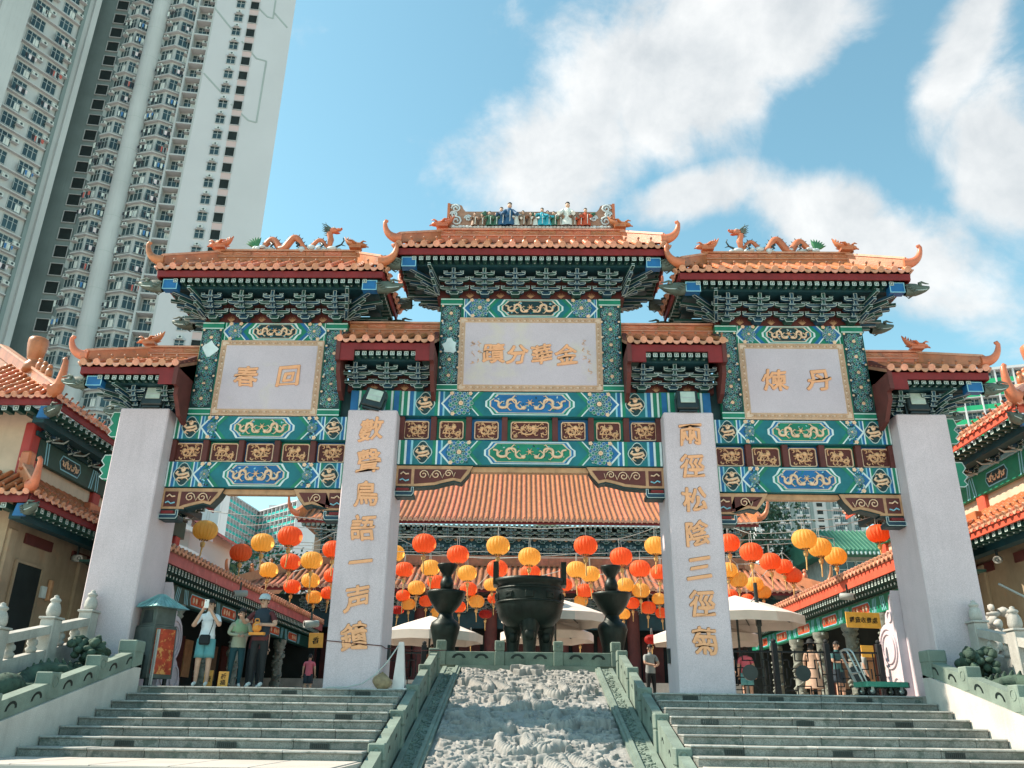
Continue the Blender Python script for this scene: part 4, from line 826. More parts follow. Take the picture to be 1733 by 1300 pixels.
# carved ramp: plane through (22.7,.73) falling .2525 per metre
RS = .2525; RY1, RZ1 = 22.62, .73; rz_ = lambda y: RZ1-RS*(RY1-y); RYB = RY1-(RZ1-ZG)/RS
ramp_ = root('carved_ramp', (0, 17, 0), 'sloping stone ramp carved with dragons and clouds between the two stairs', 'carved ramp')
b = MB(); b.prism([(RYB, ZG), (RY1, ZG), (RY1, RZ1-.10), (RYB, ZG-.1)], -1.86, 1.86, 'x', 'rail_stone'); mk('ramp_core', b, ramp_)
def relief():
    y0, y1, x0, x1 = 13.2, RY1-.02, -1.74, 1.74; nx, ny = 400, 920
    xs = np.linspace(x0, x1, nx); ys = np.linspace(y0, y1, ny); X, Y = np.meshgrid(xs, ys); H = np.zeros_like(X); rd = np.random.RandomState(4)
    def stamp(pts, r, h, scale=0.):
        nonlocal H
        P = np.array(pts); d2 = np.full(X.shape, 9.); tt = np.zeros_like(X); acc = 0
        mx0, mx1 = P[:, 0].min()-r, P[:, 0].max()+r; my0, my1 = P[:, 1].min()-r, P[:, 1].max()+r
        i0, i1 = np.searchsorted(xs, [mx0, mx1]); j0, j1 = np.searchsorted(ys, [my0, my1])
        if i1 <= i0 or j1 <= j0: return
        sx, sy = X[j0:j1, i0:i1], Y[j0:j1, i0:i1]; dd = np.full(sx.shape, 9.); t_ = np.zeros(sx.shape)
        for a, c in zip(P[:-1], P[1:]):
            v = c-a; ll = (v**2).sum()+1e-9; t = np.clip(((sx-a[0])*v[0]+(sy-a[1])*v[1])/ll, 0, 1)
            q = np.hypot(sx-a[0]-t*v[0], sy-a[1]-t*v[1]); m = q < dd; dd[m] = q[m]; L_ = math.sqrt(ll); t_[m] = acc+t[m]*L_; acc += L_
        e = np.clip(1-(dd/r)**2, 0, 1); hh = h*np.sqrt(e)
        if scale: hh = hh*(1-.16*(np.sin(t_*2*PI/scale)*.5+.5)*(e > .05))
        H[j0:j1, i0:i1] = np.maximum(H[j0:j1, i0:i1], hh)
    def vn(sx, sy, seed):                     # smooth value noise
        g = np.random.RandomState(seed).rand(int((y1-y0)*sy)+4, int((x1-x0)*sx)+4); u = (X-x0)*sx; v = (Y-y0)*sy; iu = u.astype(int); iv = v.astype(int); fu = u-iu; fv = v-iv; fu = fu*fu*(3-2*fu); fv = fv*fv*(3-2*fv)
        return (g[iv, iu]*(1-fu)+g[iv, iu+1]*fu)*(1-fv)+(g[iv+1, iu]*(1-fu)+g[iv+1, iu+1]*fu)*fv
    for k in range(420):                     # cloud scrolls
        cx, cy = rd.uniform(x0+.05, x1-.05), rd.uniform(y0, y1-.12); R_ = rd.uniform(.08, .17); a = rd.uniform(0, 6.28); sg = rd.choice([-1, 1])
        stamp([(cx+R_*(1-.10*i)*math.cos(a+sg*i*.75)*1.3, cy+R_*(1-.10*i)*math.sin(a+sg*i*.75)) for i in range(8)], rd.uniform(.03, .05), rd.uniform(.04, .08))
    for k in range(240):                      # streaming cloud tails
        cx, cy = rd.uniform(x0+.1, x1-.1), rd.uniform(y0, y1-.1); l_ = rd.uniform(.12, .38); a = rd.normal(0, .5)
        stamp([(cx+l_*(t-.5)*math.cos(a), cy+l_*(t-.5)*math.sin(a)+.04*math.sin(t*6+k)) for t in np.linspace(0, 1, 7)], rd.uniform(.025, .045), rd.uniform(.04, .08))
    for k, (cx, cy, ph, fl) in enumerate(((-.75, 14.3, .3, 1), (.8, 14.9, 2., -1), (-.1, 16.1, 1., 1), (-.85, 17.4, 3.2, -1), (.85, 17.7, .2, 1), (-.1, 19.0, 4., -1), (.8, 20.3, 1.5, 1), (-.8, 20.6, 2.5, -1))):
        pts = []; n = 44
        for i in range(n): t = i/(n-1); w_ = .30*math.sin(PI*t)+.14; pts.append((cx+fl*.82*(t-.5)*1.2+.20*math.sin(ph*2+t*12.5)*w_*2, cy+w_*1.15*math.sin(ph+t*11.)+.2*math.cos(3*t+ph)))
        pts = [(float(np.clip(a, x0+.1, x1-.1)), b_) for a, b_ in pts]; stamp(pts, .105, .17, .07)
        for i in (8, 17, 26, 35):
            px, py = pts[i]
            for s2 in (-1, 1): stamp([(px, py), (px+.09*s2, py+.12*s2), (px+.2*s2, py+.10*s2)], .026, .13); stamp([(px+.2*s2, py+.10*s2), (px+.27*s2, py+.16*s2)], .014, .12); stamp([(px+.2*s2, py+.10*s2), (px+.28*s2, py+.06*s2)], .014, .12)
        hx, hy = pts[-1]; stamp([(hx, hy), (hx+fl*.10, hy-.02)], .10, .19); stamp([(hx+fl*.1, hy-.02), (hx+fl*.22, hy-.05)], .055, .17)
        for d in (-1, 1): stamp([(hx, hy), (hx-fl*.15, hy+d*.12), (hx-fl*.28, hy+d*.14)], .022, .18); stamp([(hx+fl*.2, hy), (hx+fl*.3, hy+d*.10), (hx+fl*.2, hy+d*.2)], .014, .15)
        for q_ in range(7): stamp([(hx, hy), (hx-fl*.12-.03*q_*fl, hy+.10*math.sin(q_*2.1))], .03, .14)
    stamp([(-.08, RY1-.62), (.08, RY1-.62)], .14, .22); stamp([(0, RY1-.75), (0, RY1-.68)], .10, .2)
    for s2 in (-1, 1): stamp([(0, RY1-.6), (s2*.22, RY1-.45), (s2*.42, RY1-.5)], .035, .22); stamp([(0, RY1-.72), (s2*.2, RY1-.85), (s2*.34, RY1-.75)], .04, .18)
    rg = 1-np.abs(2*vn(9, 15, 1)-1); H = H+.010*rg**3+.004*(1-np.abs(2*vn(22, 34, 2)-1))**2
    Hs = H.copy(); Hs[1:-1, 1:-1] = (H[1:-1, 1:-1]*2+H[:-2, 1:-1]+H[2:, 1:-1]+H[1:-1, :-2]+H[1:-1, 2:])/6
    H = Hs*1.15
    e = np.minimum(np.minimum(X-x0, x1-X), y1-Y); H *= np.clip(e/.04, 0, 1)
    nrm = np.array([0, -RS, 1])/math.hypot(1, RS)
    Z = RZ1-RS*(RY1-Y)-.07
    V = np.stack([X, Y+H*nrm[1], Z+H*nrm[2]], -1).reshape(-1, 3)
    i = np.arange(nx*ny).reshape(ny, nx); F = np.stack([i[:-1, :-1], i[:-1, 1:], i[1:, 1:], i[1:, :-1]], -1).reshape(-1, 4)
    me = bpy.data.meshes.new('dragon_relief'); me.vertices.add(len(V)); me.vertices.foreach_set('co', V.ravel()); me.loops.add(F.size); me.loops.foreach_set('vertex_index', F.ravel().astype(np.int32))
    me.polygons.add(len(F)); me.polygons.foreach_set('loop_start', np.arange(0, F.size, 4, dtype=np.int32)); me.polygons.foreach_set('loop_total', np.full(len(F), 4, dtype=np.int32)); me.polygons.foreach_set('use_smooth', np.ones(len(F), dtype=bool))
    me.materials.append(MAT['relief_stone']); me.update(calc_edges=True); return me
mk('dragon_relief', relief(), ramp_)
def slope_bar(xa, xb, z0, z1, m, ya=RYB, yb=RY1): return MB().prism([(ya, rz_(ya)+z0), (yb, rz_(yb)+z0), (yb, rz_(yb)+z1), (ya, rz_(ya)+z1)], xa, xb, 'x', m)
for s_ in (-1, 1):
    for xa, xb, za, zb in ((1.74, 1.80, -.12, .02), (1.80, 1.87, -.12, .05), (1.87, 2.21, -.12, .0), (2.10, 2.20, -.1, .03)):
        lo, hi = sorted((s_*xa, s_*xb)); mk('border_moulding', slope_bar(lo, hi, za, zb, 'rail_stone' if xa != 1.87 else 'rail_stone'), ramp_)
    q = MB(); rd = random.Random(9+s_)       # scroll carving along the border
    for k in range(230):
        y = RYB+1.5+(RY1-RYB-1.6)*k/230; x = s_*(1.985+rd.uniform(-.085, .085)); R_ = rd.uniform(.02, .05); a = rd.uniform(0, 6.28)
        q.tube([(x+R_*math.cos(a+t), y+R_*math.sin(a+t), rz_(y+R_*math.sin(a+t))+.008) for t in (0, 1., 2., 3., 4.)], [.008, .014, .016, .013, .006], 'rail_stone', 4)
    mk('scroll_carving', q, ramp_, kind='stuff')
b = MB(); b.box(-1.86, 1.86, RY1-.03, RY1+.35, -.01, RZ1+.06, 'rail_stone'); mk('ramp_sill', b, ramp_)
# plinth under the cauldron
b = MB(); b.box(-2.44, 2.44, RY1+.36, 27.2, 0, .80, 'rail_stone'); mk('plinth', b, None, None, 'low stone plinth carrying the great cauldron behind the carved ramp', 'plinth')
# ramp balustrades
def post(mbp, x0, x1, y0, y1, z0, z1, m='rail_stone'):
    mbp.bbox(x0, x1, y0, y1, z0, z1-.27, m, .012); mbp.bbox(x0+.012, x1-.012, y0+.012, y1-.012, z1-.269, z1-.255, m, .003); mbp.bbox(x0-.004, x1+.004, y0-.004, y1+.004, z1-.254, z1, m, .02)
    xc, zc = (x0+x1)/2, z1-.127; w_ = (x1-x0)/2
    mbp.ring(circ(xc, zc, w_*.66, 16), circ(xc, zc, w_*.54, 16), y0-.016, y0, 'y', m)
    mbp.ball((xc, y0-.004, zc), (w_*.40, .012, w_*.40), m, 8, 4)
def cloud_hole(p, x0, x1, z, w_, y, m, s=1):  # dark kidney-shaped piercing with raised lip
    pts = [(x0, z)]
def balustrade(s_):
    t = root('stone_balustrade', (s_*2.3, 17, 0), 'stepped stone balustrade along the %s of the carved ramp' % ('shaded side' if s_ < 0 else 'sunlit side'), 'balustrade', 'balustrades beside the carved ramp')
    lo, hi = sorted((s_*2.20, s_*2.46)); ps = [(13.70-1.945*2, 0), (13.70-1.945, 0)]+[(13.70+1.945*k, k) for k in range(5)]
    for y, k in ps:
        zt = -.89+(y-13.70)*.2575; q = MB(); post(q, lo, hi, y, y+.27, zt-1.0, zt); mk('post', q, t)
    for (ya, _), (yb, _) in zip(ps[:-1], ps[1:]):
        a, c = ya+.27, yb; za = -.89+(ya-13.7)*.2575; zs = lambda y: za-.06+(y-a)*.2575+.02
        q = MB(); l2, h2 = lo+.045, hi-.045; q.prism([(a, zs(a)-.75), (c, zs(c)-.75), (c, zs(c)), (a+.12, zs(a)+.03), (a, zs(a)-.03)], l2, h2, 'x', 'rail_stone'); pn = mk('panel', q, t)
        for f in (.3, .7):                    # dark plates stand in for shade in the piercings, on either side
            y = a+(c-a)*f; z = zs(y)-.22
            for xf in (l2-.002, h2+.002):
                q = MB(); loop = [(y+r_*math.cos(g), z+r_*math.sin(g)*.8+RS*r_*math.cos(g)) for r_, gs in ((.10, range(0, 181, 20)), (.055, range(180, -1, -20))) for g in [rad(v) for v in gs]]
                q.prism(loop, xf-.002, xf+.002, 'x', 'iron'); mk('piercing', q, pn)
    return t
for s_ in (-1, 1): balustrade(s_)
t = root('stone_balustrade', (0, 22.95, .8), 'stone balustrade with cloud piercings in front of the cauldron', 'balustrade')
fx = [-2.42, -.87, .68, 2.20]
for x in fx: q = MB(); post(q, x, x+.25, 22.85, 23.1, .80, 1.43); mk('post', q, t)
for xa, xb in zip(fx[:-1], fx[1:]):
    a, c = xa+.25, xb; q = MB(); q.bbox(a, c, 22.9, 23.05, .80, 1.15, 'rail_stone', .012); pn = mk('panel', q, t)
    for f in (.27, .73):
        x = a+(c-a)*f; z = .96
        lip = [(x+r_*math.cos(g), z+r_*.72*math.sin(g)) for r_, gs in ((.205, range(-8, 189, 14)), (.07, range(188, -9, -14))) for g in [rad(v) for v in gs]]
        hole = [(x+r_*math.cos(g), z+.006+r_*.72*math.sin(g)) for r_, gs in ((.185, range(6, 175, 12)), (.105, range(174, 5, -12))) for g in [rad(v) for v in gs]]
        q = MB(); q.prism(lip, 22.888, 22.8995, 'y', 'rail_stone'); q.prism(hole, 22.885, 22.8875, 'y', 'iron'); mk('piercing', q, pn)  # dark plate stands in for the shade inside each piercing
# cheek walls and outer balustrades of the stairs
for s_ in (-1, 1):
    side = 'incinerator' if s_ < 0 else 'handcart'
    lo, hi = sorted((s_*7.62, s_*7.95)); zt = lambda y: .38-(17.0-y)*.243
    b = MB(); b.prism([(11.2, ZG), (17.05, ZG), (17.05, zt(17.05)), (11.2, zt(11.2))], lo, hi, 'x', 'cheek_stone'); mk('cheek_wall', b, None, None, 'plain sloping stone wall closing the stairs on the %s side' % side, 'wall', 'walls closing the stairs')
    t = root('stone_balustrade', (s_*7.75, 15, 0), 'low sloping stone balustrade on the wall below the %s' % side, 'balustrade', 'balustrades on the stair walls')
    l2, h2 = sorted((s_*7.66, s_*7.88)); cuts = [17.05-1.49*k for k in range(5)]
    for k, (c, a) in enumerate(zip(cuts[:-1], cuts[1:])):
        q = MB(); q.prism([(a+.01, zt(a)+.002), (c-.01, zt(c)+.002), (c-.01, zt(c)+.24), (c-.20, zt(c)+.235), (a+.01, zt(a)+.285)], l2, h2, 'x', 'rail_stone'); pn = mk('panel', q, t)
        for f in (.28, .70):
            y = a+(c-a)*f; z = zt(y)+.10; xf = l2-.003 if s_ > 0 else h2+.003
            q = MB(); loop = [(y+r_*math.cos(g), z+r_*math.sin(g)*.85+.243*r_*math.cos(g)) for r_, gs in ((.14, range(0, 181, 15)), (.095, range(180, -1, -15))) for g in [rad(v) for v in gs]]
            q.prism(loop, xf-.003, xf+.003, 'x', 'iron'); mk('piercing', q, pn)  # shade of the piercing drawn as a dark plate
        if k: q = MB(); q.bbox(lo+.03, hi-.03, c-.14, c+.14, zt(c)+.004, zt(c)+.42, 'rail_stone', .015); q.ring(circ(c, zt(c)+.27, .09, 14), circ(c, zt(c)+.27, .07, 14), (lo+.02) if s_ > 0 else (hi-.03), (lo+.03) if s_ > 0 else (hi-.02), 'x', 'rail_stone'); mk('post', q, t)
    q = MB(); q.bbox(lo+.0, hi-.0, 16.66, 17.06, zt(16.7)+.003, .80, 'rail_stone', .012); q.bbox(lo-.01, hi+.01, 16.65, 17.07, .595, .82, 'rail_stone', .02); mk('post', q, t)
    # planted bank beside the stairs carrying a carved stone dragon
    x0, x1 = sorted((s_*7.96, s_*8.87)); b = MB(); b.prism([(11.2, ZG), (17.45, ZG), (17.45, .30), (11.2, -.95)], x0, x1, 'x', 'rail_stone'); mk('bank', b, kind='structure')
    t = root('stone_dragon', (s_*8.45, 15.4, .2), 'carved stone dragon lying beside the stairs below the %s' % side, 'statue', 'stone dragons beside the stairs')
    rd = random.Random(21); q = MB(); zz_ = lambda y: .30-(17.45-y)*.2; pts = []
    for i in range(40): u = i/39; y = 11.8+5.0*u; pts.append((s_*(8.40+.2*math.sin(u*13)), y, zz_(y)+.20+.11*math.sin(u*19+1)))
    q.tube(pts, [.09+.12*math.sin(PI*min(1, u*1.15+.05)) for u in [i/39 for i in range(40)]], 'shaded_stone', 9); bd = mk('body', q, t)
    q = MB()
    for i in range(3, 38): p = pts[i]; q.tube([(p[0], p[1], p[2]+.12), (p[0], p[1]-.05, p[2]+.20)], [.05, .012], 'shaded_stone', 5)
    mk('spine', q, t)
    q = MB(); hx, hy, hz = pts[-1][0]-s_*.10, 16.55, zz_(16.55)+.50
    q.ball((hx, hy, hz), (.22, .26, .19), 'shaded_stone', 10, 7); q.ball((hx-s_*.08, hy+.22, hz-.04), (.15, .2, .11), 'shaded_stone', 9, 6); q.ball((hx-s_*.05, hy+.25, hz-.18), (.12, .18, .05), 'shaded_stone', 8, 5)
    for sx in (-1, 1):
        q.tube([(hx+sx*.1, hy, hz+.12), (hx+sx*.17, hy-.2, hz+.22), (hx+sx*.2, hy-.4, hz+.2)], [.05, .04, .01], 'shaded_stone', 6); q.ball((hx+sx*.12, hy+.12, hz+.12), .05, 'shaded_stone', 7, 5)
        for k in range(16): q.ball((hx+sx*rd.uniform(.05, .24), hy-rd.uniform(.05, .45), hz+rd.uniform(-.2, .16)), (rd.uniform(.05, .10), rd.uniform(.06, .12), rd.uniform(.05, .09)), 'shaded_stone', 7, 5)
    mk('head', q, t)
    for f in (.2, .45, .7, .9):
        q = MB(); p = pts[int(f*39)]; q.tube([p, (p[0]-s_*.28, p[1]+.05, p[2]+.02), (p[0]-s_*.36, p[1]+.16, p[2]-.16), (p[0]-s_*.30, p[1]+.3, p[2]-.22)], [.10, .08, .06, .03], 'shaded_stone', 7)
        for k in range(3): q.tube([(p[0]-s_*.30, p[1]+.28, p[2]-.22), (p[0]-s_*(.22+.09*k), p[1]+.42, p[2]-.25)], [.03, .008], 'shaded_stone', 5)
        mk('leg', q, t)
    q = MB()
    for k in range(260):
        y = rd.uniform(11.6, 17.2); x = s_*rd.uniform(8.02, 8.8); q.ball((x, y, zz_(y)+rd.uniform(.0, .22)), (rd.uniform(.06, .14), rd.uniform(.06, .15), rd.uniform(.05, .10)), 'shaded_stone', 7, 5)
    mk('cloud_base', q, t, kind='stuff')
    # small guardian cub at the head of the bank
    q = MB(); x, y, z = s_*7.95, 17.05, .62
    # outer pale balustrade with lotus newels, climbing behind the bank
    t = root('stone_balustrade', (s_*9.45, 15.5, .5), 'pale carved balustrade with lotus-bud newels outside the archway on the %s side' % side, 'balustrade', 'pale outer balustrades')
    zn = lambda y: .78+(y-15.9)*.215
    lo, hi = sorted((s_*8.88, s_*9.14)); ny = [12.6, 14.25, 15.85, 17.18]
    for y in ny:
        q = MB(); q.bbox(lo, hi, y, y+.30, zn(y)-1.3, zn(y)+.34, 'pale_stone', .012); q.bbox(lo-.03, hi+.03, y-.03, y+.33, zn(y)+.341, zn(y)+.385, 'pale_stone', .01); mk('newel', q, t)
        q = MB(); c = ((lo+hi)/2, y+.15, zn(y)+.386); n_ = 16; vs = []; pr = [(.10, 0), (.135, .04), (.15, .12), (.14, .24), (.11, .33), (.085, .37), (.10, .39), (.12, .42), (.105, .46), (.06, .49), (.05, .52), (.055, .54), (.0, .57)]
        for r_, hh in pr:
            for j in range(n_): a = 2*PI*j/n_; f = 1+.07*math.cos(8*a); vs.append((c[0]+r_*.82*f*math.cos(a), c[1]+r_*.82*f*math.sin(a), c[2]+hh*.72))
        q.add(vs, [[i*n_+j, i*n_+(j+1) % n_, (i+1)*n_+(j+1) % n_, (i+1)*n_+j] for i in range(len(pr)-1) for j in range(n_)], 'pale_stone', True); mk('lotus_bud', q, t)
    for ya, yb in zip(ny[:-1], ny[1:]):
        a, c = ya+.30, yb; l2, h2 = lo+.05, hi-.05
        q = MB(); q.prism([(a, zn(a)+.06), (c, zn(c)+.06), (c, zn(c)+.22), (a, zn(a)+.22)], l2-.03, h2+.03, 'x', 'pale_stone'); mk('handrail', q, t)
        q = MB(); q.prism([(a, zn(a)-1.2), (c, zn(c)-1.2), (c, zn(c)-.22), (a, zn(a)-.22)], l2, h2, 'x', 'pale_stone'); mk('dado', q, t)
        for f in (.25, .75):
            y = a+(c-a)*f; q = MB(); z = zn(y)-.23; q.lathe([(.05, 0), (.085, .03), (.10, .08), (.06, .12), (.095, .16), (.085, .22), (.05, .25), (.05, .30)], ((l2+h2)/2, y, z), 'pale_stone', 12); mk('baluster', q, t)
    x0, x1 = sorted((s_*9.15, s_*16)); b = MB(); b.box(x0, x1, 11.2, 17.4, ZG, -.02, 'court_stone'); mk('terrace', b, kind='structure')
# ------------------------------------------------------------------ halls and galleries round the court
mat('cream_wall', (.62, .48, .36), .8, .12, 1.5, .1, 20, streak=.2)
mat('tan_wall', (.36, .28, .19), .85, .3, .9, .15, 14, streak=.3, spot=((.42, .26, .16), 1.3, .58, .6))
mat('red_col', (.42, .05, .045), .5, .2, 2.)
mat('dark_inside', (.012, .02, .02), .8, .4, 1.)  # near-black colour stands in for the shade of the interiors
mat('carved_col', (.22, .24, .21), .8, .4, 4., .5, 14, spot=((.07, .08, .07), 7., .55, .8))
mat('pipe_grey', (.30, .33, .32), .5, .2, 3.)
mat('fascia_pink', (.46, .13, .13), .6, .25, 2., .08, 20, streak=.3, spot=((.55, .30, .29), 3., .60, .7))
ROWL = {}
def rowm(l_, r=.075, m='tile', cap='tile_pale', knob=True):
    k = (round(l_, 2), r, m, knob)
    if k not in ROWL: ROWL[k] = row_mesh(k[0], r, m, cap, knob)
    return ROWL[k]
def cart_mesh(w_, h_, ground='p_dark'):
    b = MB(); b.prism(off_poly(hexpoly(-w_/2, w_/2, -h_/2, h_/2, h_*.3), .035), -.004, 0, 'y', 'p_sky'); b.prism(hexpoly(-w_/2, w_/2, -h_/2, h_/2, h_*.3), -.009, -.0045, 'y', ground); return b.mesh('cartouche')
CT1 = cart_mesh(1.1, .34); CT2 = cart_mesh(1.5, .30, 'robe_red'); DP1 = dragon_pair_mesh(1.0, .3)
def side_hall(s):
    nm = 'incinerator' if s < 0 else 'handcart'
    t = root('temple_hall', (s*15.5, 25, 0), 'two-storey temple hall with orange tiled eaves beyond the pillar on the %s side' % nm, 'temple hall', 'side halls of the temple')
    X = lambda u: s*u; ya, yb = 19.3, 31.0; u0, u1 = 12.0, 20.0
    def bx(u_0, u_1, y0, y1, z0, z1, m, name, par=None, bev=0):
        lo, hi = sorted((X(u_0), X(u_1))); q = MB(); (q.bbox(lo, hi, y0, y1, z0, z1, m, bev) if bev else q.box(lo, hi, y0, y1, z0, z1, m)); return mk(name, q, par or t)
    bx(13.1, u1-1, 20.4, yb, -.02, 4.6, 'tan_wall', 'wall'); bx(13.15, u1-1.1, 20.5, yb, 4.6, 7.0, 'cream_wall', 'upper_wall')
    for name, zf, uw, zw, hip in (('upper_roof', 6.68, 16.2, 9.6, True), ('lower_roof', 4.18, 13.12, 5.2, False)):
        ze = zf+.24; e = MB()
        if hip: A = [(X(u0), ya, ze), (X(u0), yb, ze), (X(uw), yb, zw), (X(uw), ya+3.6, zw), (X(u1), ya, ze), (X(u1), ya+3.6, zw)]; fs = [(0, 1, 2, 3), (0, 3, 5, 4)]
        else: A = [(X(u0), ya, ze), (X(u0), yb, ze), (X(uw), yb, zw), (X(uw), ya+1.12, zw), (X(u1), ya, ze), (X(u1), ya+1.12, zw)]; fs = [(0, 1, 2, 3), (0, 3, 5, 4)]
        e.add(A, fs, 'tile_dark'); e.add([(x, y, z-.08) for x, y, z in A], fs, 'br_green'); rf = mk(name, e, t)
        du = uw-u0; sl = math.atan2(zw-ze, du); SL = math.hypot(du, zw-ze); dy = 3.6 if hip else 1.12
        n = 38; ys = [ya+.1+(yb-ya-.2)*i/n for i in range(n+1)]
        for i, y in enumerate(ys):
            l_ = SL*min(1, max(.12, (y-ya)/dy)); mk('tile_row', rowm(l_), rf, T(X(u0)-s*.035, y, ze+.012) @ RZ(-s*PI/2) @ RX(sl))
            if i < n: mk('drip_tile', DRP, rf, T(X(u0)-s*.045, (y+ys[i+1])/2, ze) @ RZ(-s*PI/2) @ RX(rad(-8)))
        sl2 = math.atan2(zw-ze, dy); SL2 = math.hypot(dy, zw-ze); n2 = 11
        for i in range(n2):
            u = u0+.12+.3*i; l_ = SL2*min(1, max(.12, (u-u0)/du)); mk('tile_row', rowm(l_), rf, T(X(u), ya-.035, ze+.012) @ RX(sl2)); mk('drip_tile', DRP, rf, T(X(u+.15), ya-.045, ze) @ RX(rad(-8)))
        sun = 'fascia_sunlit' if s > 0 else 'fascia_red'
        bx(u0+.02, u0+.07, ya+.05, yb, zf, zf+.23, 'fascia_sunlit' if s > 0 else 'fascia_red', 'fascia_board', rf, .008); bx(u0+.08, u0+4, ya+.02, ya+.07, zf, zf+.23, 'fascia_sunlit' if s > 0 else 'fascia_red', 'fascia_board', rf, .008)
        for i in range(36):
            y = ya+.45+.3*i; mk('rafter', RAF, rf, T(X(u0+.10), y, zf-.05) @ RZ(-s*PI/2) @ SC(1.35, 1, 1.35)); mk('round_rafter', RRAF, rf, T(X(u0+.34), y+.1, zf-.10) @ RZ(-s*PI/2) @ SC(1.3, 1, 1.3))
        for i in range(9): mk('rafter', RAF, rf, T(X(u0+.7+.3*i), ya+.12, zf-.05) @ SC(1.35, 1, 1.35))
        bx(u0+.45, u0+.75, ya+.5, yb, zf-.30, zf-.02, 'beam_teal', 'eave_beam', rf)
        bx(u0+.75, 13.1, ya+.75, yb, zf-.03, zf+.05, 'br_green', 'soffit', rf)
        # hip ridge with finials and horn at the front corner
        q = MB(); p0 = Vector((X(u0), ya, ze+.15)); p1 = Vector((X(uw), ya+dy, zw+.2)); q.bar(p0, p1, .16, .34, 'tile'); q.bar(p0+Vector((0, 0, .18)), p1+Vector((0, 0, .18)), .22, .06, 'tile_pale'); mk('hip_ridge', q, rf)
        sc_ = 1. if hip else .8
        q = ridge_horn(X(u0)+s*.10, ya+.02, ze+.16, -s, .22*sc_, .78*sc_, .21*sc_, -.12); mk('ridge_horn', q, rf)
        for k, f in enumerate((.16, .24, .32) if hip else ()):
            p = p0.lerp(p1, f); q = MB(); q.ball(p+Vector((0, 0, .30)), (.10, .10, .16), 'tile', 8, 6); q.ball(p+Vector((0, 0, .48)), .07, 'tile', 7, 5); mk('ridge_beast', q, rf)
        p = p0.lerp(p1, .42 if hip else .75); q = MB()
        if hip:
            q.lathe([(.0, .0), (.26, .02), (.24, .22), (.17, .30), (.15, .36), (.19, .40), (.24, .62), (.27, .85), (.265, .98), (.22, 1.02), (0, 1.03)], p, 'tile', 14)
        else: q.bbox(p.x-.14, p.x+.14, p.y-.14, p.y+.14, p.z, p.z+.5, 'tile', .05)
        mk('finial', q, rf)
        q = MB(); q.prism([(X(u0+.12), zf-.02), (X(u0+.12), zf-.32), (X(u0+.40), zf-.32), (X(u0+.34), zf-.02)], ya+.06, ya+.16, 'y', 'p_blue'); mk('corner_beam', q, rf)
        mk('dragon_head', DHD, rf, T(X(u0+.12), ya+.12, zf-.16) @ SC(1 if s > 0 else -1, 1, 1) @ RZ(rad(35)) @ SC(.8, 1, 1))
        if hip:
            for i in range(9):                # slanting bracket arms under the eave
                y = ya+1.7+1.15*i; mk('bracket', BRK[i % 2], rf, T(X(13.0), y, 6.30-.02) @ RZ(-s*PI/2) @ SC(1.1, 1.3, .62))
                q = MB(); q.tube([(X(13.0), y, 6.25), (X(12.75), y+.12, 6.38), (X(12.55), y-.1, 6.50)], [.035, .03, .012], 'line_white', 5); q.tube([(X(13.0), y+.2, 6.3), (X(12.7), y+.32, 6.3), (X(12.5), y+.3, 6.42)], [.03, .03, .01], 'line_white', 5); mk('carved_arm', q, rf)
        else:
            for a, c in ((ya+1.9, ya+3.2), (ya+4.3, ya+5.6), (ya+6.7, ya+8)): bx(13.04, 13.095, a, c, zf-.62, zf-.36, 'maroon', 'red_panel', rf)
    # painted beam of the upper storey; lighter colours stand in for sun on one hall
    xo = X(13.1)
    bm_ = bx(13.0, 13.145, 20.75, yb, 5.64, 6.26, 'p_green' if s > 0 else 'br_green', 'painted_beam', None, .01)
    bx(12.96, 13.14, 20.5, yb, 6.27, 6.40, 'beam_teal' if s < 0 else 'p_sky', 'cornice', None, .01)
    for y in (22.4, 25.2, 28.0):
        c = mk('cartouche', CT1, bm_, T(X(12.995), y, 5.95) @ RZ(-s*PI/2)); mk('dragon_relief', DP1, bm_, T(X(12.98), y, 5.95) @ RZ(-s*PI/2))
        for d in (-1, 1):
            for k in (0, 1): q = MB(); yy = y+d*(1.15+.12*k); lo, hi = sorted((X(12.99), X(12.996))); q.prism([(yy, 5.66), (yy+.05, 5.66), (yy+.05+d*.09, 6.24), (yy+d*.09, 6.24)], lo, hi, 'x', 'p_sky'); mk('painted_band', q, bm_)
    for y in (20.42, 24.0 if s < 0 else 23.3, 27.3, 30.3): bx(13.02, 13.3, y, y+.42, 4.6, 6.6, 'red_col' if s < 0 else 'fascia_sunlit', 'column', None, .03)  # columns of the sunlit hall take the lit red
    for y in (20.42, 24.0, 27.3): bx(13.02, 13.3, y+.04, y+.38, -.02, 3.8, 'tan_wall', 'pilaster', None, .03)
    if s < 0:
        d = bx(13.06, 13.16, 21.08, 22.24, 0, 3.05, 'dark_inside', 'doorway');  # near-black slab stands in for the dimness beyond the door
        q = MB(); q.ring([(21.02, 0), (22.30, 0), (22.30, 3.11), (21.02, 3.11)], [(21.08, 0.01), (22.24, .01), (22.24, 3.05), (21.08, 3.05)], -13.085, -13.02, 'x', 'tan_wall'); mk('door_frame', q, d)
        q = MB(); q.box(-13.09, -13.03, 22.42, 22.66, 2.35, 2.65, 'p_white'); mk('notice_plate', q, t); q = MB(); q.bbox(-13.09, -12.98, 22.72, 22.86, 2.3, 2.85, 'gold_rim', .02); mk('incense_holder', q, t)
    return t
side_hall(-1); side_hall(1)
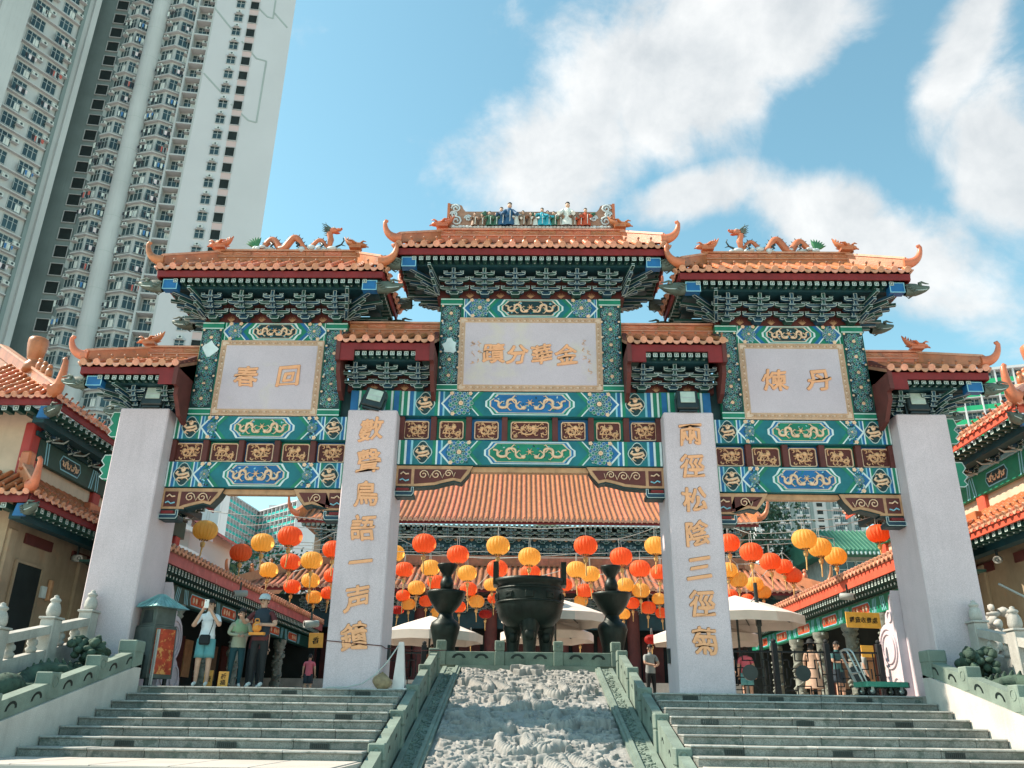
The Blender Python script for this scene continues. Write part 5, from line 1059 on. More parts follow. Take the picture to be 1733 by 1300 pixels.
def speaker(x, y, z, ax, label):
    t = root('loudspeaker', (x, y, z), label, 'loudspeaker'); R = Vector((0, 0, 1)).rotation_difference(Vector(ax).normalized()).to_matrix().to_4x4()
    q = MB(); q.lathe([(.0, -.22), (.09, -.22), (.10, -.20), (.10, .18), (.0, .18)], (0, 0, 0), 'pipe_grey', 14); mk('body', q, t, T(x, y, z) @ R)
    q = MB(); q.lathe([(.0, .184), (.08, .184), (.097, .20), (.10, .181)], (0, 0, 0), 'pale_stone', 14); q.ring(circ(0, 0, .05, 12), circ(0, 0, .035, 12), .185, .20, 'z', 'dk_metal'); mk('grille', q, t, T(x, y, z) @ R)
    q = MB(); q.bar((x, y, z), (x, y, z+.35), .05, .05, 'dk_metal', up=(0, 1, 0)); mk('bracket', q, t)
speaker(-12.75, 23.3, 3.55, (.55, -.55, -.1), 'grey cylindrical loudspeaker under the eave of the hall with the dark doorway')
speaker(12.55, 22.4, 3.62, (-.5, -.7, -.15), 'beige cylindrical loudspeaker under the eave of the sunlit hall')
def gallery(s):
    nm = ('shaded', 'the people photographing') if s < 0 else ('sunlit', 'the yellow banner')
    t = root('gallery', (s*11.5, 32, 0), 'long %s covered gallery with red eave board behind %s' % nm, 'gallery', 'galleries along the court')
    X = lambda u: s*u; ya, yb = 22.6, 42.0 if s < 0 else 41.0
    def bx(u_0, u_1, y0, y1, z0, z1, m, name, par=None, bev=0):
        lo, hi = sorted((X(u_0), X(u_1))); q = MB(); (q.bbox(lo, hi, y0, y1, z0, z1, m, bev) if bev else q.box(lo, hi, y0, y1, z0, z1, m)); return mk(name, q, par or t)
    q = MB(); q.prism([(X(10), 3.82), (X(12.4), 4.75), (X(14.5), 3.9), (X(14.5), 3.8), (X(12.4), 4.62), (X(10), 3.72)], ya, yb, 'y', 'tile_dark'); rf = mk('roof', q, t)
    q = MB(); q.bbox(X(12.4)-.1, X(12.4)+.1, ya, yb, 4.7, 5.0, 'tile', .02); mk('ridge', q, rf)
    sl = math.atan2(.93, 2.4); n = int((yb-ya)/.30); R_ = rowm(2.5, .08, 'tile_shaded' if s < 0 else 'tile', 'tile_pale', False)  # darker tile on the shaded gallery, its shade put into the colour
    for i in range(n): y = ya+.15+.30*i; mk('tile_row', R_, rf, T(X(10)-s*.03, y, 3.85) @ RZ(-s*PI/2) @ RX(sl)); mk('drip_tile', DRP, rf, T(X(10)-s*.04, y+.15, 3.84) @ RZ(-s*PI/2) @ RX(rad(-8)) @ SC(.9, 1, 1.3))
    bx(10.03, 10.08, ya, yb, 3.42, 3.80, 'fascia_sunlit' if s > 0 else 'fascia_pink', 'fascia_board', rf)  # brighter board on the sunlit gallery, light put into the colour
    m2 = int((yb-ya)/.24)
    for i in range(m2): y = ya+.1+.24*i; mk('rafter', RAF, rf, T(X(10.12), y, 3.33) @ RZ(-s*PI/2) @ SC(1.15, 1, 1.7)); mk('round_rafter', RRAF, rf, T(X(10.4), y+.08, 3.22) @ RZ(-s*PI/2) @ SC(1.35, 1, 1.5))
    bx(10.35, 12.3, ya, yb, 3.34, 3.40, 'br_green', 'soffit', rf)
    bmm = bx(10.6, 10.85, ya, yb, 2.62, 3.12, 'p_green' if s > 0 else 'br_green', 'painted_beam', None, .01)  # lit and shaded green, chosen by gallery side
    k = 0; y = ya+1.7
    while y < yb-1:
        c = mk('cartouche', CT2, bmm, T(X(10.595), y, 2.86) @ RZ(-s*PI/2))
        q = MB(); rd = random.Random(k)
        for j in range(5): q.ball((X(10.58), y-.5+.25*j, 2.86), (.02, .09, .10), rd.choice(['gold_pale', 'cream_wall', 'robe_red', 'gold']), 6, 4)
        mk('painted_scene', q, c)
        for d in (-1, 1):
            for g in range(3): q = MB(); yy = y+d*(.95+.12*g); q.prism([(yy, 2.66), (yy+.05, 2.66), (yy+.05+d*.1, 3.08), (yy+d*.1, 3.08)], X(10.594)-.002, X(10.594)+.002, 'x', 'p_sky'); mk('painted_band', q, bmm)
        # column with carved dragon
        q = MB(); cx, cy = X(10.72), y-1.45; n_ = 10; q.lathe([(.30, 0), (.30, .12), (.22, .18), (.20, .3), (.19, 2.1), (.20, 2.2), (.27, 2.28), (.22, 2.34), (.28, 2.42), (.28, 2.60)], (cx, cy, 0), 'carved_col', 12); cl_ = mk('column', q, t)
        q = MB(); q.tube([(cx+.21*math.cos(a_), cy+.21*math.sin(a_), .4+1.7*a_/14) for a_ in [i*.5 for i in range(28)]], [.05+.035*math.sin(i*1.3) for i in range(28)], 'carved_col', 6)
        rd2 = random.Random(k+50)
        for j in range(26): a_ = rd2.uniform(0, 6.28); z = rd2.uniform(.35, 2.2); q.ball((cx+.2*math.cos(a_), cy+.2*math.sin(a_), z), (.07, .07, .05), 'carved_col', 6, 4)
        mk('carved_dragon', q, cl_)
        q = MB()
        for j in range(-3, 4): q.bbox(X(10.66), X(10.66)+.08, cy+j*.11-.035, cy+j*.11+.035, 2.40+.03*abs(j), 2.60, 'line_white' if s > 0 else 'br_green', .01)  # pale fretwork on the sunlit side, dark on the shaded one
        mk('fretwork', q, bmm)
        y += 2.9; k += 1
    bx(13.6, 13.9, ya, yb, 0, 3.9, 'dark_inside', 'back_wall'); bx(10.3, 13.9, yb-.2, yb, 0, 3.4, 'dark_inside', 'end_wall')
    for i in range(6): y = ya+1.2+2.9*i; bx(13.5, 13.59, y, y+1.4, .1, 2.4, 'maroon', 'door_leaf'); bx(13.5, 13.585, y+1.5, y+2.3, .9, 2.3, 'gold_rim' if i % 2 else 'robe_brown', 'notice_board')
    return t

gallery(-1); gallery(1)
# ------------------------------------------------------------------ main hall
hall = root('main_hall', (0, 48, 0), 'great main hall with orange tiled double roof filling the view through the middle bay', 'temple hall')
def hp(name, mb, par=None, M=None): return mk(name, mb, par or hall, M)
def hall_roof(name, y0, z0, y1, z1, hw, m, capm, knob, hipn, sag=.0):
    n = 8; prof = []
    for i in range(n+1): u = i/n; prof.append((y0+(y1-y0)*u, z0+(z1-z0)*u-sag*math.sin(PI*u)))
    b = MB(); vs = [(x, y, z) for y, z in prof for x in (-hw+(hipn*((y-y0)/(y1-y0)) if hipn else 0), hw-(hipn*((y-y0)/(y1-y0)) if hipn else 0))]
    b.add(vs, [(2*i, 2*i+1, 2*i+3, 2*i+2) for i in range(n)], 'tile_dark'); b.add([(x, y, z-.12) for x, y, z in vs], [(2*i, 2*i+1, 2*i+3, 2*i+2) for i in range(n)], 'br_green')
    if hipn: 
        for s in (-1, 1): b.add([(s*hw, y0, z0), (s*(hw-hipn), y1, z1), (s*hw, y1+(y1-y0), z0)], [(0, 1, 2)], 'tile_dark')
    rf = hp(name, b); q = MB(); r = .095; k = 5; vs = []
    for y, z in [(y0-.06, z0-.02)]+prof:
        for j in range(k+1): a = PI*j/k; vs.append((r*math.cos(a), y, z+.01+r*math.sin(a)))
    q.add(vs, [[i*(k+1)+j, i*(k+1)+j+1, (i+1)*(k+1)+j+1, (i+1)*(k+1)+j] for i in range(n+1) for j in range(k)], m, True); q.lathe([(0, -.01), (r*1.05, -.01), (r*1.05, .02)], (0, y0-.06, z0+.01), capm, 10, 'y', False)
    if knob: q.ball((0, y0+.12, z0+.18), .04, 'tile_dark', 6, 4)
    RM = q.mesh('tile_row'); nn = int(2*hw/.30); TR_ = MB(); 
    for i in range(nn+1):
        x = -hw+.05+(2*hw-.1)*i/nn
        if hipn and abs(x) > hw-hipn*.98:
            f = max(.08, (hw-abs(x))/hipn); mk('tile_row', RM, rf, T(x, y0, z0) @ SC(1, f, f) @ T(0, -y0, -z0)); continue
        mk('tile_row', RM, rf, T(x, 0, 0))
    DM = drip_mesh(.22, .13)
    for i in range(nn): mk('drip_tile', DM, rf, T(-hw+.05+(2*hw-.1)*(i+.5)/nn, y0-.06, z0-.02))
    q = MB(); q.box(-hw+.1, hw-.1, y0+.02, y0+.10, z0-.22, z0-.02, 'fascia_red'); mk('fascia_board', q, rf)
    for s in (-1, 1):
        q = MB(); q.bar((s*(hw-hipn), y1, z1+.2), (s*hw, y0, z0+.2), .25, .45, 'tile'); mk('hip_ridge', q, rf); mk('ridge_horn', ridge_horn(s*(hw-.15), y0+.05, z0+.25, s, .6, .9, .2, -.3), rf)
        for f in (.2, .32, .44): q = MB(); p = Vector((s*hw, y0, z0+.5)).lerp(Vector((s*(hw-hipn), y1, z1+.5)), f); q.ball(p, (.14, .14, .22), 'tile', 7, 5); q.ball(p+Vector((0, 0, .26)), .1, 'tile', 7, 5); mk('ridge_beast', q, rf)
    return rf
U = hall_roof('upper_roof', 45, 9.72, 52.5, 15.2, 12.8, 'tile', 'tile_pale', True, 2.4, .45)
q = MB(); q.bbox(-10.3, 10.3, 52.3, 52.8, 15.1, 16.0, 'tile', .03); hp('ridge', q)
Lw = hall_roof('lower_roof', 42, 5.62, 45.2, 7.25, 14.7, 'tile_shaded', 'tile_pale', False, 3.0, .12)
q = MB(); q.bbox(-11.8, 11.8, 45.0, 45.25, 7.2, 7.78, 'tile_shaded', .02); rg = hp('lower_ridge', q)
for i in range(40): x = -11.7+.585*i; q = MB(); q.bbox(x+.02, x+.565, 44.985, 44.999, 7.30, 7.66, 'tile_shaded', .004); mk('ridge_tile', q, rg)
q = MB(); q.box(-11.5, 11.5, 45.9, 46.4, 7.0, 9.6, 'beam_teal'); hp('bracket_wall', q)
for i in range(27): x = -11.4+.877*i; mk('bracket', BRK[i % 2], U, T(x, 45.85, 8.60) @ SC(1.45, 1.4, 1.35)); mk('bracket', BRK[(i+1) % 2], U, T(x+.43, 45.8, 7.75) @ SC(1.3, 1.2, 1.2)); mk('flame_ornament', FLM, U, T(x+.43, 45.86, 8.72) @ SC(2.6, 1, 2.6))
for i in range(90): x = -12.4+.2787*i; mk('rafter', RAF, U, T(x, 45.12, 9.42) @ SC(1.5, 1, 1.5))
for i in range(29): x = -11.2+.8*i; mk('bracket', BRK[i % 2], Lw, T(x, 43.4, 4.55) @ SC(1.35, 1.3, 1.25))
q = MB(); q.box(-14, 14, 43.5, 44.0, 3.8, 5.4, 'beam_teal'); hp('architrave', q)
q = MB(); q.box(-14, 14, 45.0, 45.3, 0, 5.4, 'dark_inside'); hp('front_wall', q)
q = MB(); q.box(-15, 15, 41.2, 60, 0, 1.2, 'pale_stone'); hp('terrace', q)
for i in range(8): x = -12.6+3.6*i; q = MB(); q.lathe([(.42, 1.2), (.42, 1.35), (.33, 1.5), (.31, 4.6), (.4, 4.7)], (x, 43.4, 0), 'maroon', 14); hp('column', q)
for i in range(7):
    x = -10.8+3.6*i; q = MB(); q.bbox(x-.75, x+.75, 44.9, 44.99, 4.0, 4.6, 'gold_rim', .03); hp('name_board', q)
    for d in (-1, 1): q = MB(); q.bbox(x+d*.65-.55, x+d*.65+.55, 44.9, 44.98, 1.25, 3.6, 'maroon', .02); hp('door_leaf', q)
q = MB(); q.box(-12, 12, 46.4, 59, 1.2, 9.4, 'cream_wall'); hp('core', q)
for s in (-1, 1):                             # court balustrade on the hall terrace
    pass
# ------------------------------------------------------------------ cauldron and altar candlesticks
ca = root('cauldron', (.03, 24.7, .8), 'huge black iron tripod cauldron standing behind the carved ramp', 'cauldron'); cx, cy = .05, 24.7
q = MB(); q.lathe([(0, 1.86), (.35, 1.87), (.66, 1.98), (.88, 2.20), (.97, 2.5), (.985, 2.8), (.96, 3.02), (.93, 3.12), (1.05, 3.16), (1.06, 3.28), (.95, 3.29), (.90, 3.1), (.86, 2.6)], (cx, cy, 0), 'iron', 40); bd = mk('body', q, ca)
for z, r_ in ((3.0, .975), (2.62, .995)):
    q = MB(); q.lathe([(r_-.02, z-.03), (r_+.012, z-.02), (r_+.012, z+.02), (r_-.02, z+.03)], (cx, cy, 0), 'iron', 40); mk('band', q, bd)
for k in range(10):
    a = 2*PI*k/10+.31; p = Vector((cx+.985*math.cos(a), cy+.985*math.sin(a), 2.78)); q = MB(); q.bbox(-.13, .13, -.03, .02, -.10, .10, 'iron', .02); q.ring(rrect(-.10, .10, -.07, .07, .02), rrect(-.06, .06, -.035, .035, .02), -.05, -.03, 'y', 'iron'); mk('relief_panel', q, bd, T(*p) @ RZ(a+PI/2))
for k in range(3):
    a = -PI/2+2*PI*k/3; x, y = cx+.55*math.cos(a), cy+.55*math.sin(a); q = MB(); q.lathe([(.24, .8), (.26, .86), (.19, 1.0), (.17, 1.35), (.21, 1.7), (.29, 1.95), (.26, 2.2)], (x, y, 0), 'iron', 14); q.ball((x, y-.16, 1.72), (.16, .1, .2), 'iron', 9, 6); mk('leg', q, ca)
for s in (-1, 1):
    q = MB(); x = cx+s*.99; q.ring([(cy-.34, 3.12), (cy+.34, 3.12), (cy+.36, 3.78), (cy-.36, 3.78)], [(cy-.18, 3.20), (cy+.18, 3.20), (cy+.2, 3.62), (cy-.2, 3.62)], x-.075, x+.075, 'x', 'iron'); mk('handle', q, ca)
for s, lab in ((-1, 'black iron altar candlestick beside the cauldron, over the white obelisk sign'), (1, 'black iron altar candlestick beside the cauldron, on the sunlit pillar side')):
    x = s*2.43+.03; t = root('altar_candlestick', (x, 24.9, .8), lab, 'candlestick', 'altar candlesticks'); y = 24.9
    q = MB(); q.lathe([(.50, .8), (.50, .9), (.38, .98), (.33, 1.2), (.31, 1.42), (.38, 1.72), (.44, 1.95), (.40, 2.08), (.24, 2.2), (.20, 2.34)], (x, y, 0), 'iron', 24); mk('base', q, t)
    q = MB(); q.lathe([(.20, 2.34), (.32, 2.46), (.44, 2.62), (.54, 2.82), (.57, 2.90), (.58, 2.97), (.54, 2.97), (.3, 2.9), (.0, 2.88)], (x, y, 0), 'iron', 24); mk('drip_bowl', q, t)
    q = MB(); q.lathe([(.13, 2.88), (.13, 3.0), (.19, 3.06), (.205, 3.2), (.17, 3.32), (.13, 3.38), (.14, 3.46), (.24, 3.6), (.31, 3.74), (.30, 3.77), (.0, 3.77)], (x, y, 0), 'iron', 20); mk('stem', q, t)
# ------------------------------------------------------------------ lanterns
def lant_mat(nm, c, c2):
    m = bpy.data.materials.new(nm); m.use_nodes = True; n = m.node_tree.nodes; l = m.node_tree.links; b = n['Principled BSDF']; b.inputs['Base Color'].default_value = (*c, 1); b.inputs['Roughness'].default_value = .5
    b.inputs['Specular IOR Level'].default_value = .3; tr = n.new('ShaderNodeBsdfTranslucent'); tr.inputs[0].default_value = (*c2, 1); mx_ = n.new('ShaderNodeMixShader'); mx_.inputs[0].default_value = .58
    l.new(b.outputs[0], mx_.inputs[1]); l.new(tr.outputs[0], mx_.inputs[2]); l.new(mx_.outputs[0], n['Material Output'].inputs[0]); MAT[nm] = m
lant_mat('lantern_orange', (.93, .22, .075), (1., .28, .09)); lant_mat('lantern_yellow', (.93, .56, .16), (1., .64, .18)); lant_mat('lantern_red', (.45, .04, .03), (.5, .05, .03))
mat('cord', (.45, .48, .46), .7, .1); mat('tassel', (.66, .42, .16), .7, .2, 12.)
def lantern_meshes(m, flat=.78):
    q = MB(); n = 100; k = 10; vs = []
    for i in range(k+1):
        a = -PI/2*.86+PI*.86*i/k; r = .5*math.cos(a)**.8; z = .5*flat*math.sin(a)/math.sin(PI/2*.86)
        for j in range(n): g = 2*PI*j/n; rr = r*(1-.075*(1-abs(math.sin(g*10)))); vs.append((rr*math.cos(g), rr*math.sin(g), z))
    q.add(vs, [[i*n+j, i*n+(j+1) % n, (i+1)*n+(j+1) % n, (i+1)*n+j] for i in range(k) for j in range(n)], m, True); body = q.mesh('paper_body')
    q = MB(); h = .5*flat; q.lathe([(.17, -h-.01), (.19, -h+.03), (.17, -h+.05)], (0, 0, 0), 'tassel', 14); 
    for j in range(10): g = 2*PI*j/10; q.bar((.16*math.cos(g), .16*math.sin(g), -h-.03), (.19*math.cos(g), .19*math.sin(g), -h+.04), .02, .02, 'dk_metal')
    rim = q.mesh('rim')
    q = MB(); q.tube([(0, 0, -h), (.005, 0, -h-.10)], .02, 'tassel', 6); q.lathe([(.05, -h-.08), (.105, -h-.12), (.08, -h-.28), (.05, -h-.30)], (0, 0, 0), 'tassel', 10); q.tube([(0, 0, -h-.28), (.01, 0, -h-.55), (.03, .01, -h-.85)], [.04, .028, .03], 'tassel', 6); tas = q.mesh('tassel')
    q = MB(); q.tube([(-.06, 0, h), (-.04, 0, h+.42)], .012, 'cord', 4); q.tube([(.06, 0, h), (.04, 0, h+.42)], .012, 'cord', 4); cor = q.mesh('cord')
    return body, rim, tas, cor
LM = {'O': lantern_meshes('lantern_orange'), 'Y': lantern_meshes('lantern_yellow'), 'R': lantern_meshes('lantern_red', .62)}
LANT = [(347.5, 898.5, 41.5, 'Y'), (407.6, 936.3, 37, 'O'), (444.5, 919.7, 39, 'Y'), (491, 908.6, 42, 'O'), (491.6, 952, 34, 'O'), (527.6, 949.6, 37, 'Y'), (454.6, 965.9, 32, 'Y'), (564, 930.8, 36, 'O'), (525.7, 983.4, 31, 'Y'), (494.3, 993.9, 29, 'O'), (563, 975, 30, 'O'), (531.3, 1011.7, 26.8, 'Y'), (556, 1004.6, 26, 'O'),
 (668, 937.4, 34, 'Y'), (718, 920.9, 40.8, 'O'), (775, 939.5, 37.8, 'O'), (843, 924.5, 40, 'Y'), (896, 943.4, 38.4, 'Y'), (991, 924.5, 40.5, 'O'), (1051, 943.4, 38.4, 'O'), (1109.5, 924.5, 38, 'Y'), (684.4, 965, 31.5, 'O'), (728.5, 962, 33, 'Y'), (790.6, 971, 33, 'Y'), (841.6, 963.5, 36, 'O'), (898, 970.4, 34.5, 'O'), (975.4, 965, 34.5, 'Y'), (999, 972.5, 33, 'Y'), (1083, 963.5, 36, 'O'), (1117, 969.5, 32, 'O'),
 (705, 995.9, 30, 'Y'), (737.5, 986, 29, 'O'), (793, 998, 29.4, 'O'), (832, 990.5, 27, 'Y'), (955, 990.5, 28, 'O'), (989.5, 1001, 29, 'O'), (1058.5, 991, 29, 'Y'), (1084.6, 1000.4, 30.6, 'Y'), (682, 1009, 24, 'O'), (691, 1023.5, 24, 'Y'), (721, 1018.4, 24, 'O'), (806.5, 1019, 27, 'Y'), (776.5, 1028, 24, 'O'), (673, 1033.4, 22, 'R'), (821.5, 1040.6, 22.5, 'R'), (983.5, 1017.5, 24, 'Y'), (1070.5, 1022, 24, 'O'), (1097, 1029.5, 26.4, 'O'), (1115, 1014.5, 24, 'Y'), (1120, 1038.5, 22, 'O'), (1055.5, 1040, 22.5, 'Y'), (738.4, 1037.6, 20, 'Y'), (836, 1014, 22, 'O'), (796.6, 1080, 22.5, 'R'), (982, 1083.5, 24, 'R'), (1103, 1083.5, 25.5, 'R'),
 (1233, 920, 38, 'O'), (1271.4, 935.4, 39, 'O'), (1232, 966, 32, 'Y'), (1303.4, 951.4, 36, 'O'), (1326, 960, 31, 'O'), (1342, 975, 31, 'O'), (1361, 913.4, 41.6, 'Y'), (1387, 927.4, 39.6, 'Y'), (1414, 942.4, 37, 'Y'), (1486, 904, 38, 'O'), (1249.6, 982, 32, 'Y'), (1277, 989.6, 30, 'Y'), (1291.6, 1003, 27, 'Y'), (1236, 1009, 26, 'O'), (1265, 1015, 22, 'O')]
ORD = ['first', 'second', 'third', 'fourth', 'fifth', 'sixth', 'seventh', 'eighth', 'ninth', 'tenth', 'eleventh', 'twelfth', 'thirteenth', 'fourteenth', 'fifteenth', 'sixteenth', 'seventeenth', 'eighteenth', 'nineteenth', 'twentieth', 'twenty-first', 'twenty-second', 'twenty-third', 'twenty-fourth']
bay = lambda x: 'incinerator-side' if x < 620 else ('middle' if x < 1180 else 'handcart-side'); seen = {}
WIRES = {}
for x, y, w_, c in sorted(LANT, key=lambda l_: l_[0]):
    k = (bay(x), c); i = seen[k] = seen.get(k, 0)+1; D_ = min(.80, 36.5*w_/FPX)
    dep = FPX*D_/w_; d = cF+cR*((x-PW/2)/FPX)-cU*((y-PH/2)/FPX); p = CAM+d*dep
    col = {'O': 'orange', 'Y': 'yellow', 'R': 'dark red'}[c]
    t = root('paper_lantern', (p.x, p.y, p.z), '%s paper lantern, %s of that colour from the left in the %s bay' % (col, ORD[i-1], bay(x)), 'lantern', 'paper lanterns strung over the court')
    M = T(*p) @ RX(random.uniform(-.04, .04)) @ RY(random.uniform(-.05, .05)) @ RZ(random.uniform(0, 6)) @ SC(D_, D_, D_)
    for nm, me in zip(('paper_body', 'rim', 'tassel', 'cord'), LM[c]): mk(nm, me, t, M)
    if c != 'R': WIRES.setdefault(round(p.y/1.6), []).append(p)
WN = 0
for k in sorted(WIRES):                        # carrying wires across the court
    ps = sorted(WIRES[k], key=lambda p: p.x); y = sum(p.y for p in ps)/len(ps)
    P_ = [(-10.3, y, ps[0].z+.75)]+[(p.x, p.y, p.z+.31+.34) for p in ps]+[(10.3, y, ps[-1].z+.75)]
    Q = [P_[0]]
    for a, c in zip(P_[:-1], P_[1:]):
        for f in (.25, .5, .75, 1.): v = Vector(a).lerp(Vector(c), f); v.z -= .10*math.sin(PI*f)*min(1, (c[0]-a[0])/4); Q.append(tuple(v))
    q = MB(); q.tube(Q, .014, 'cord', 4); WN += 1
    mk('lantern_wire', q, None, None, 'thin pale wire carrying lanterns, %s row back from the archway' % ORD[WN-1], 'wire', 'lantern wires over the court')
# ------------------------------------------------------------------ parasols
mat('canvas', (.74, .66, .60), .8, .1, 2., .08, 12)
def parasol(x, y, z, r, label, rot=.2, tilt=0):
    t = root('parasol', (x, y, 0), label, 'parasol', 'parasols in the court'); n = 8; q = MB(); M = T(x, y, z) @ RY(tilt)
    for k in range(n):
        a, c = 2*PI*k/n+rot, 2*PI*(k+1)/n+rot; m_ = (a+c)/2; top = (0, 0, .62*r/1.8)
        A = (r*math.cos(a), r*math.sin(a), 0); B = (r*math.cos(c), r*math.sin(c), 0); Mi = (r*.93*math.cos(m_), r*.93*math.sin(m_), .03); hA = (A[0]*.5, A[1]*.5, .34*r/1.8); hB = (B[0]*.5, B[1]*.5, .34*r/1.8); hM = (Mi[0]*.5, Mi[1]*.5, .33*r/1.8)
        q.add([top, hA, hM, hB], [(0, 1, 2), (0, 2, 3)], 'canvas', True); q.add([hA, A, Mi, hM, hB, B], [(0, 1, 2, 3), (3, 2, 5, 4)], 'canvas', True)
    can = mk('canopy', q, t, M)
    for k in range(n):
        a, c = 2*PI*k/n+rot, 2*PI*(k+1)/n+rot; m_ = (a+c)/2; q = MB(); A = Vector((r*math.cos(a), r*math.sin(a), 0)); B = Vector((r*math.cos(c), r*math.sin(c), 0)); Mi = Vector((r*.93*math.cos(m_), r*.93*math.sin(m_), .03)); dn = Vector((0, 0, -.27))
        q.add([A, Mi, B, A+dn, Mi+dn, B+dn], [(0, 1, 4, 3), (1, 2, 5, 4)], 'canvas'); mk('valance', q, can, M)
        q = MB(); q.bar((0, 0, .5*r/1.8), (A.x*.97, A.y*.97, -.02), .025, .03, 'dk_metal'); mk('rib', q, t, M)
    q = MB(); q.tube([(x, y, 0), (x, y, z+.7)], .035, 'dk_metal', 8); mk('pole', q, t)
    q = MB(); q.bbox(x-.35, x+.35, y-.35, y+.35, 0, .1, 'pale_stone', .02); mk('base', q, t)
parasol(-3.2, 28.2, 2.05, 1.75, 'pale parasol behind the white obelisk sign', .1)
parasol(.95, 29.0, 2.75, 1.9, 'pale parasol with scalloped edge just beside the cauldron body', .3)
parasol(.75, 31.5, 2.42, 1.75, 'pale parasol low behind the cauldron legs', .2)
parasol(6.6, 27.0, 2.55, 2.05, 'large pale parasol showing beside the chrysanthemum pillar', .35)
parasol(6.2, 30.0, 2.25, 1.9, 'smaller pale parasol under the large one by the black fence', .2)
q = MB(); q.tube([(7.0, 26.0, 0), (7.0, 26.0, 3.5)], .06, 'dk_metal', 8); t = mk('lamp_pole', q, None, None, 'slim black metal pole standing before the large pale parasol', 'pole')
q = MB(); q.tube([(7.0, 26, 3.1), (6.6, 26.1, 2.7)], .02, 'pipe_grey', 5); mk('stay', q, t); q = MB(); q.bbox(6.93, 7.07, 25.9, 26.1, 2.2, 2.5, 'dk_metal', .02); mk('clamp', q, t)
# ------------------------------------------------------------------ housing towers
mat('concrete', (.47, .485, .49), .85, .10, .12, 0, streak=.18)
mat('concrete_shaded', (.20, .25, .25), .85, .15, .2, 0, streak=.2)  # darkened copy of the concrete, recess shade put into the colour
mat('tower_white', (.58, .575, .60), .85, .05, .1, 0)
mat('groove', (.36, .41, .40), .85, .1, .3)
mat('glass', (.03, .06, .07), .15, .5, .35, spec=.6)
mat('glass_teal', (.10, .22, .24), .2, .5, .3, spec=.6)
mat('frame_al', (.40, .44, .44), .5, .1, 2.)
mat('ac_white', (.66, .68, .65), .6, .15, 1.)
mat('pink_infill', (.60, .45, .44), .85, .05, .3)
mat('teal_band', (.02, .42, .38), .6, .12, .1); mat('green_band', (.02, .38, .17), .6, .12, .1)
def win_mesh(w_, h_, panes=2, seed=0, gl='glass'):
    rd = random.Random(seed); b = MB(); b.ring([(-w_/2, 0), (w_/2, 0), (w_/2, h_), (-w_/2, h_)], [(-w_/2+.07, .07), (w_/2-.07, .07), (w_/2-.07, h_-.07), (-w_/2+.07, h_-.07)], -.12, .10, 'y', 'frame_al')
    b.box(-w_/2+.06, w_/2-.06, -.05, -.025, .06, h_-.06, gl)
    for k in range(1, panes): x = -w_/2+w_*k/panes; b.box(x-.04, x+.04, -.10, -.0, .07, h_-.07, 'frame_al')
    b.box(-w_/2+.07, w_/2-.07, -.09, .0, h_*.66-.03, h_*.66+.03, 'frame_al')
    if seed % 3: b.bar((-w_/2+.05, -.02, h_*.36), (-w_/2-.10, -.62, h_*.36), .05, h_*.6, 'frame_al'); b.bar((-w_/2+.03, -.06, h_*.36), (-w_/2-.10, -.57, h_*.36), .06, h_*.5, 'glass_teal')
    if seed % 2: b.box(w_*.04, w_*.40, -.07, -.051, .1, h_*.6, rd.choice(['ac_white', 'robe_white', 'frame_al']))
    return b.mesh('window')
WIN = [win_mesh(2.05, 2.0, 3, k) for k in range(4)]; WSM = win_mesh(1.35, 1.5, 2, 0)
WDK = MB().ring([(-.72, 0), (.72, 0), (.72, 1.75), (-.72, 1.75)], [(-.64, .08), (.64, .08), (.64, 1.67), (-.64, 1.67)], -.16, .05, 'y', 'concrete').box(-.65, .65, -.04, .02, .06, 1.69, 'dark_inside').mesh('opening')
def ac_mesh():
    b = MB(); b.bbox(-.42, .42, -.55, .0, 0, .56, 'ac_white', .03); b.ring(circ(.08, .28, .22, 14), circ(.08, .28, .17, 14), -.57, -.55, 'y', 'groove'); b.prism(circ(.08, .28, .16, 14), -.556, -.551, 'y', 'dk_metal')
    for k in range(3): b.box(-.36, -.20, -.56, -.55, .12+.12*k, .17+.12*k, 'groove')
    b.box(-.5, .5, -.65, 0, -.10, -.02, 'concrete'); return b.mesh('air_conditioner')
ACU = ac_mesh()
A9 = rad(9); PRx, PRy = -38.5, 101.5; dBx, dBy, nBx, nBy = -math.cos(A9), -math.sin(A9), math.sin(A9), -math.cos(A9)
tw = root('housing_tower', (-52, 104, 0), 'towering pale public housing block with window air conditioners rising over the archway', 'apartment tower')
def FB(s, z, o=0.): return T(PRx+dBx*s+nBx*o, PRy+dBy*s+nBy*o, z) @ RZ(A9)
def fb_prism(pts, z0, z1, m, name, par=None):     # plan polygon given as (s, outward offset)
    b = MB(); b.prism([(PRx+dBx*s+nBx*o, PRy+dBy*s+nBy*o) for s, o in pts], z0, z1, 'z', m); return mk(name, b, par or tw)
ZT = 122.; FL = 2.9; F0 = 24.4
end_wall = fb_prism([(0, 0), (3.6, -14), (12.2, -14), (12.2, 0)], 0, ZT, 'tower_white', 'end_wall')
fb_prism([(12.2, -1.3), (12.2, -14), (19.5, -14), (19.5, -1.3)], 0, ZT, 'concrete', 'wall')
fb_prism([(14.9, -1.3), (17.15, -.35), (19.5, -1.3)], 0, ZT, 'concrete', 'bay')
fb_prism([(22.0, -1.6), (23.7, -.8), (25.4, -1.6), (25.4, -14), (19.5, -14), (19.5, -1.6)], 0, ZT, 'concrete', 'bay')
fb_prism([(25.4, -3.4), (25.4, -14), (40, -14), (40, -3.4)], 0, ZT, 'concrete_shaded', 'recess_wall')  # dark colour stands in for shade in the set-back corner
for s0 in (12.2, 14.75): fb_prism([(s0, 0), (s0+.28, 0), (s0+.28, -1.3), (s0, -1.3)], 0, ZT, 'concrete', 'fin')
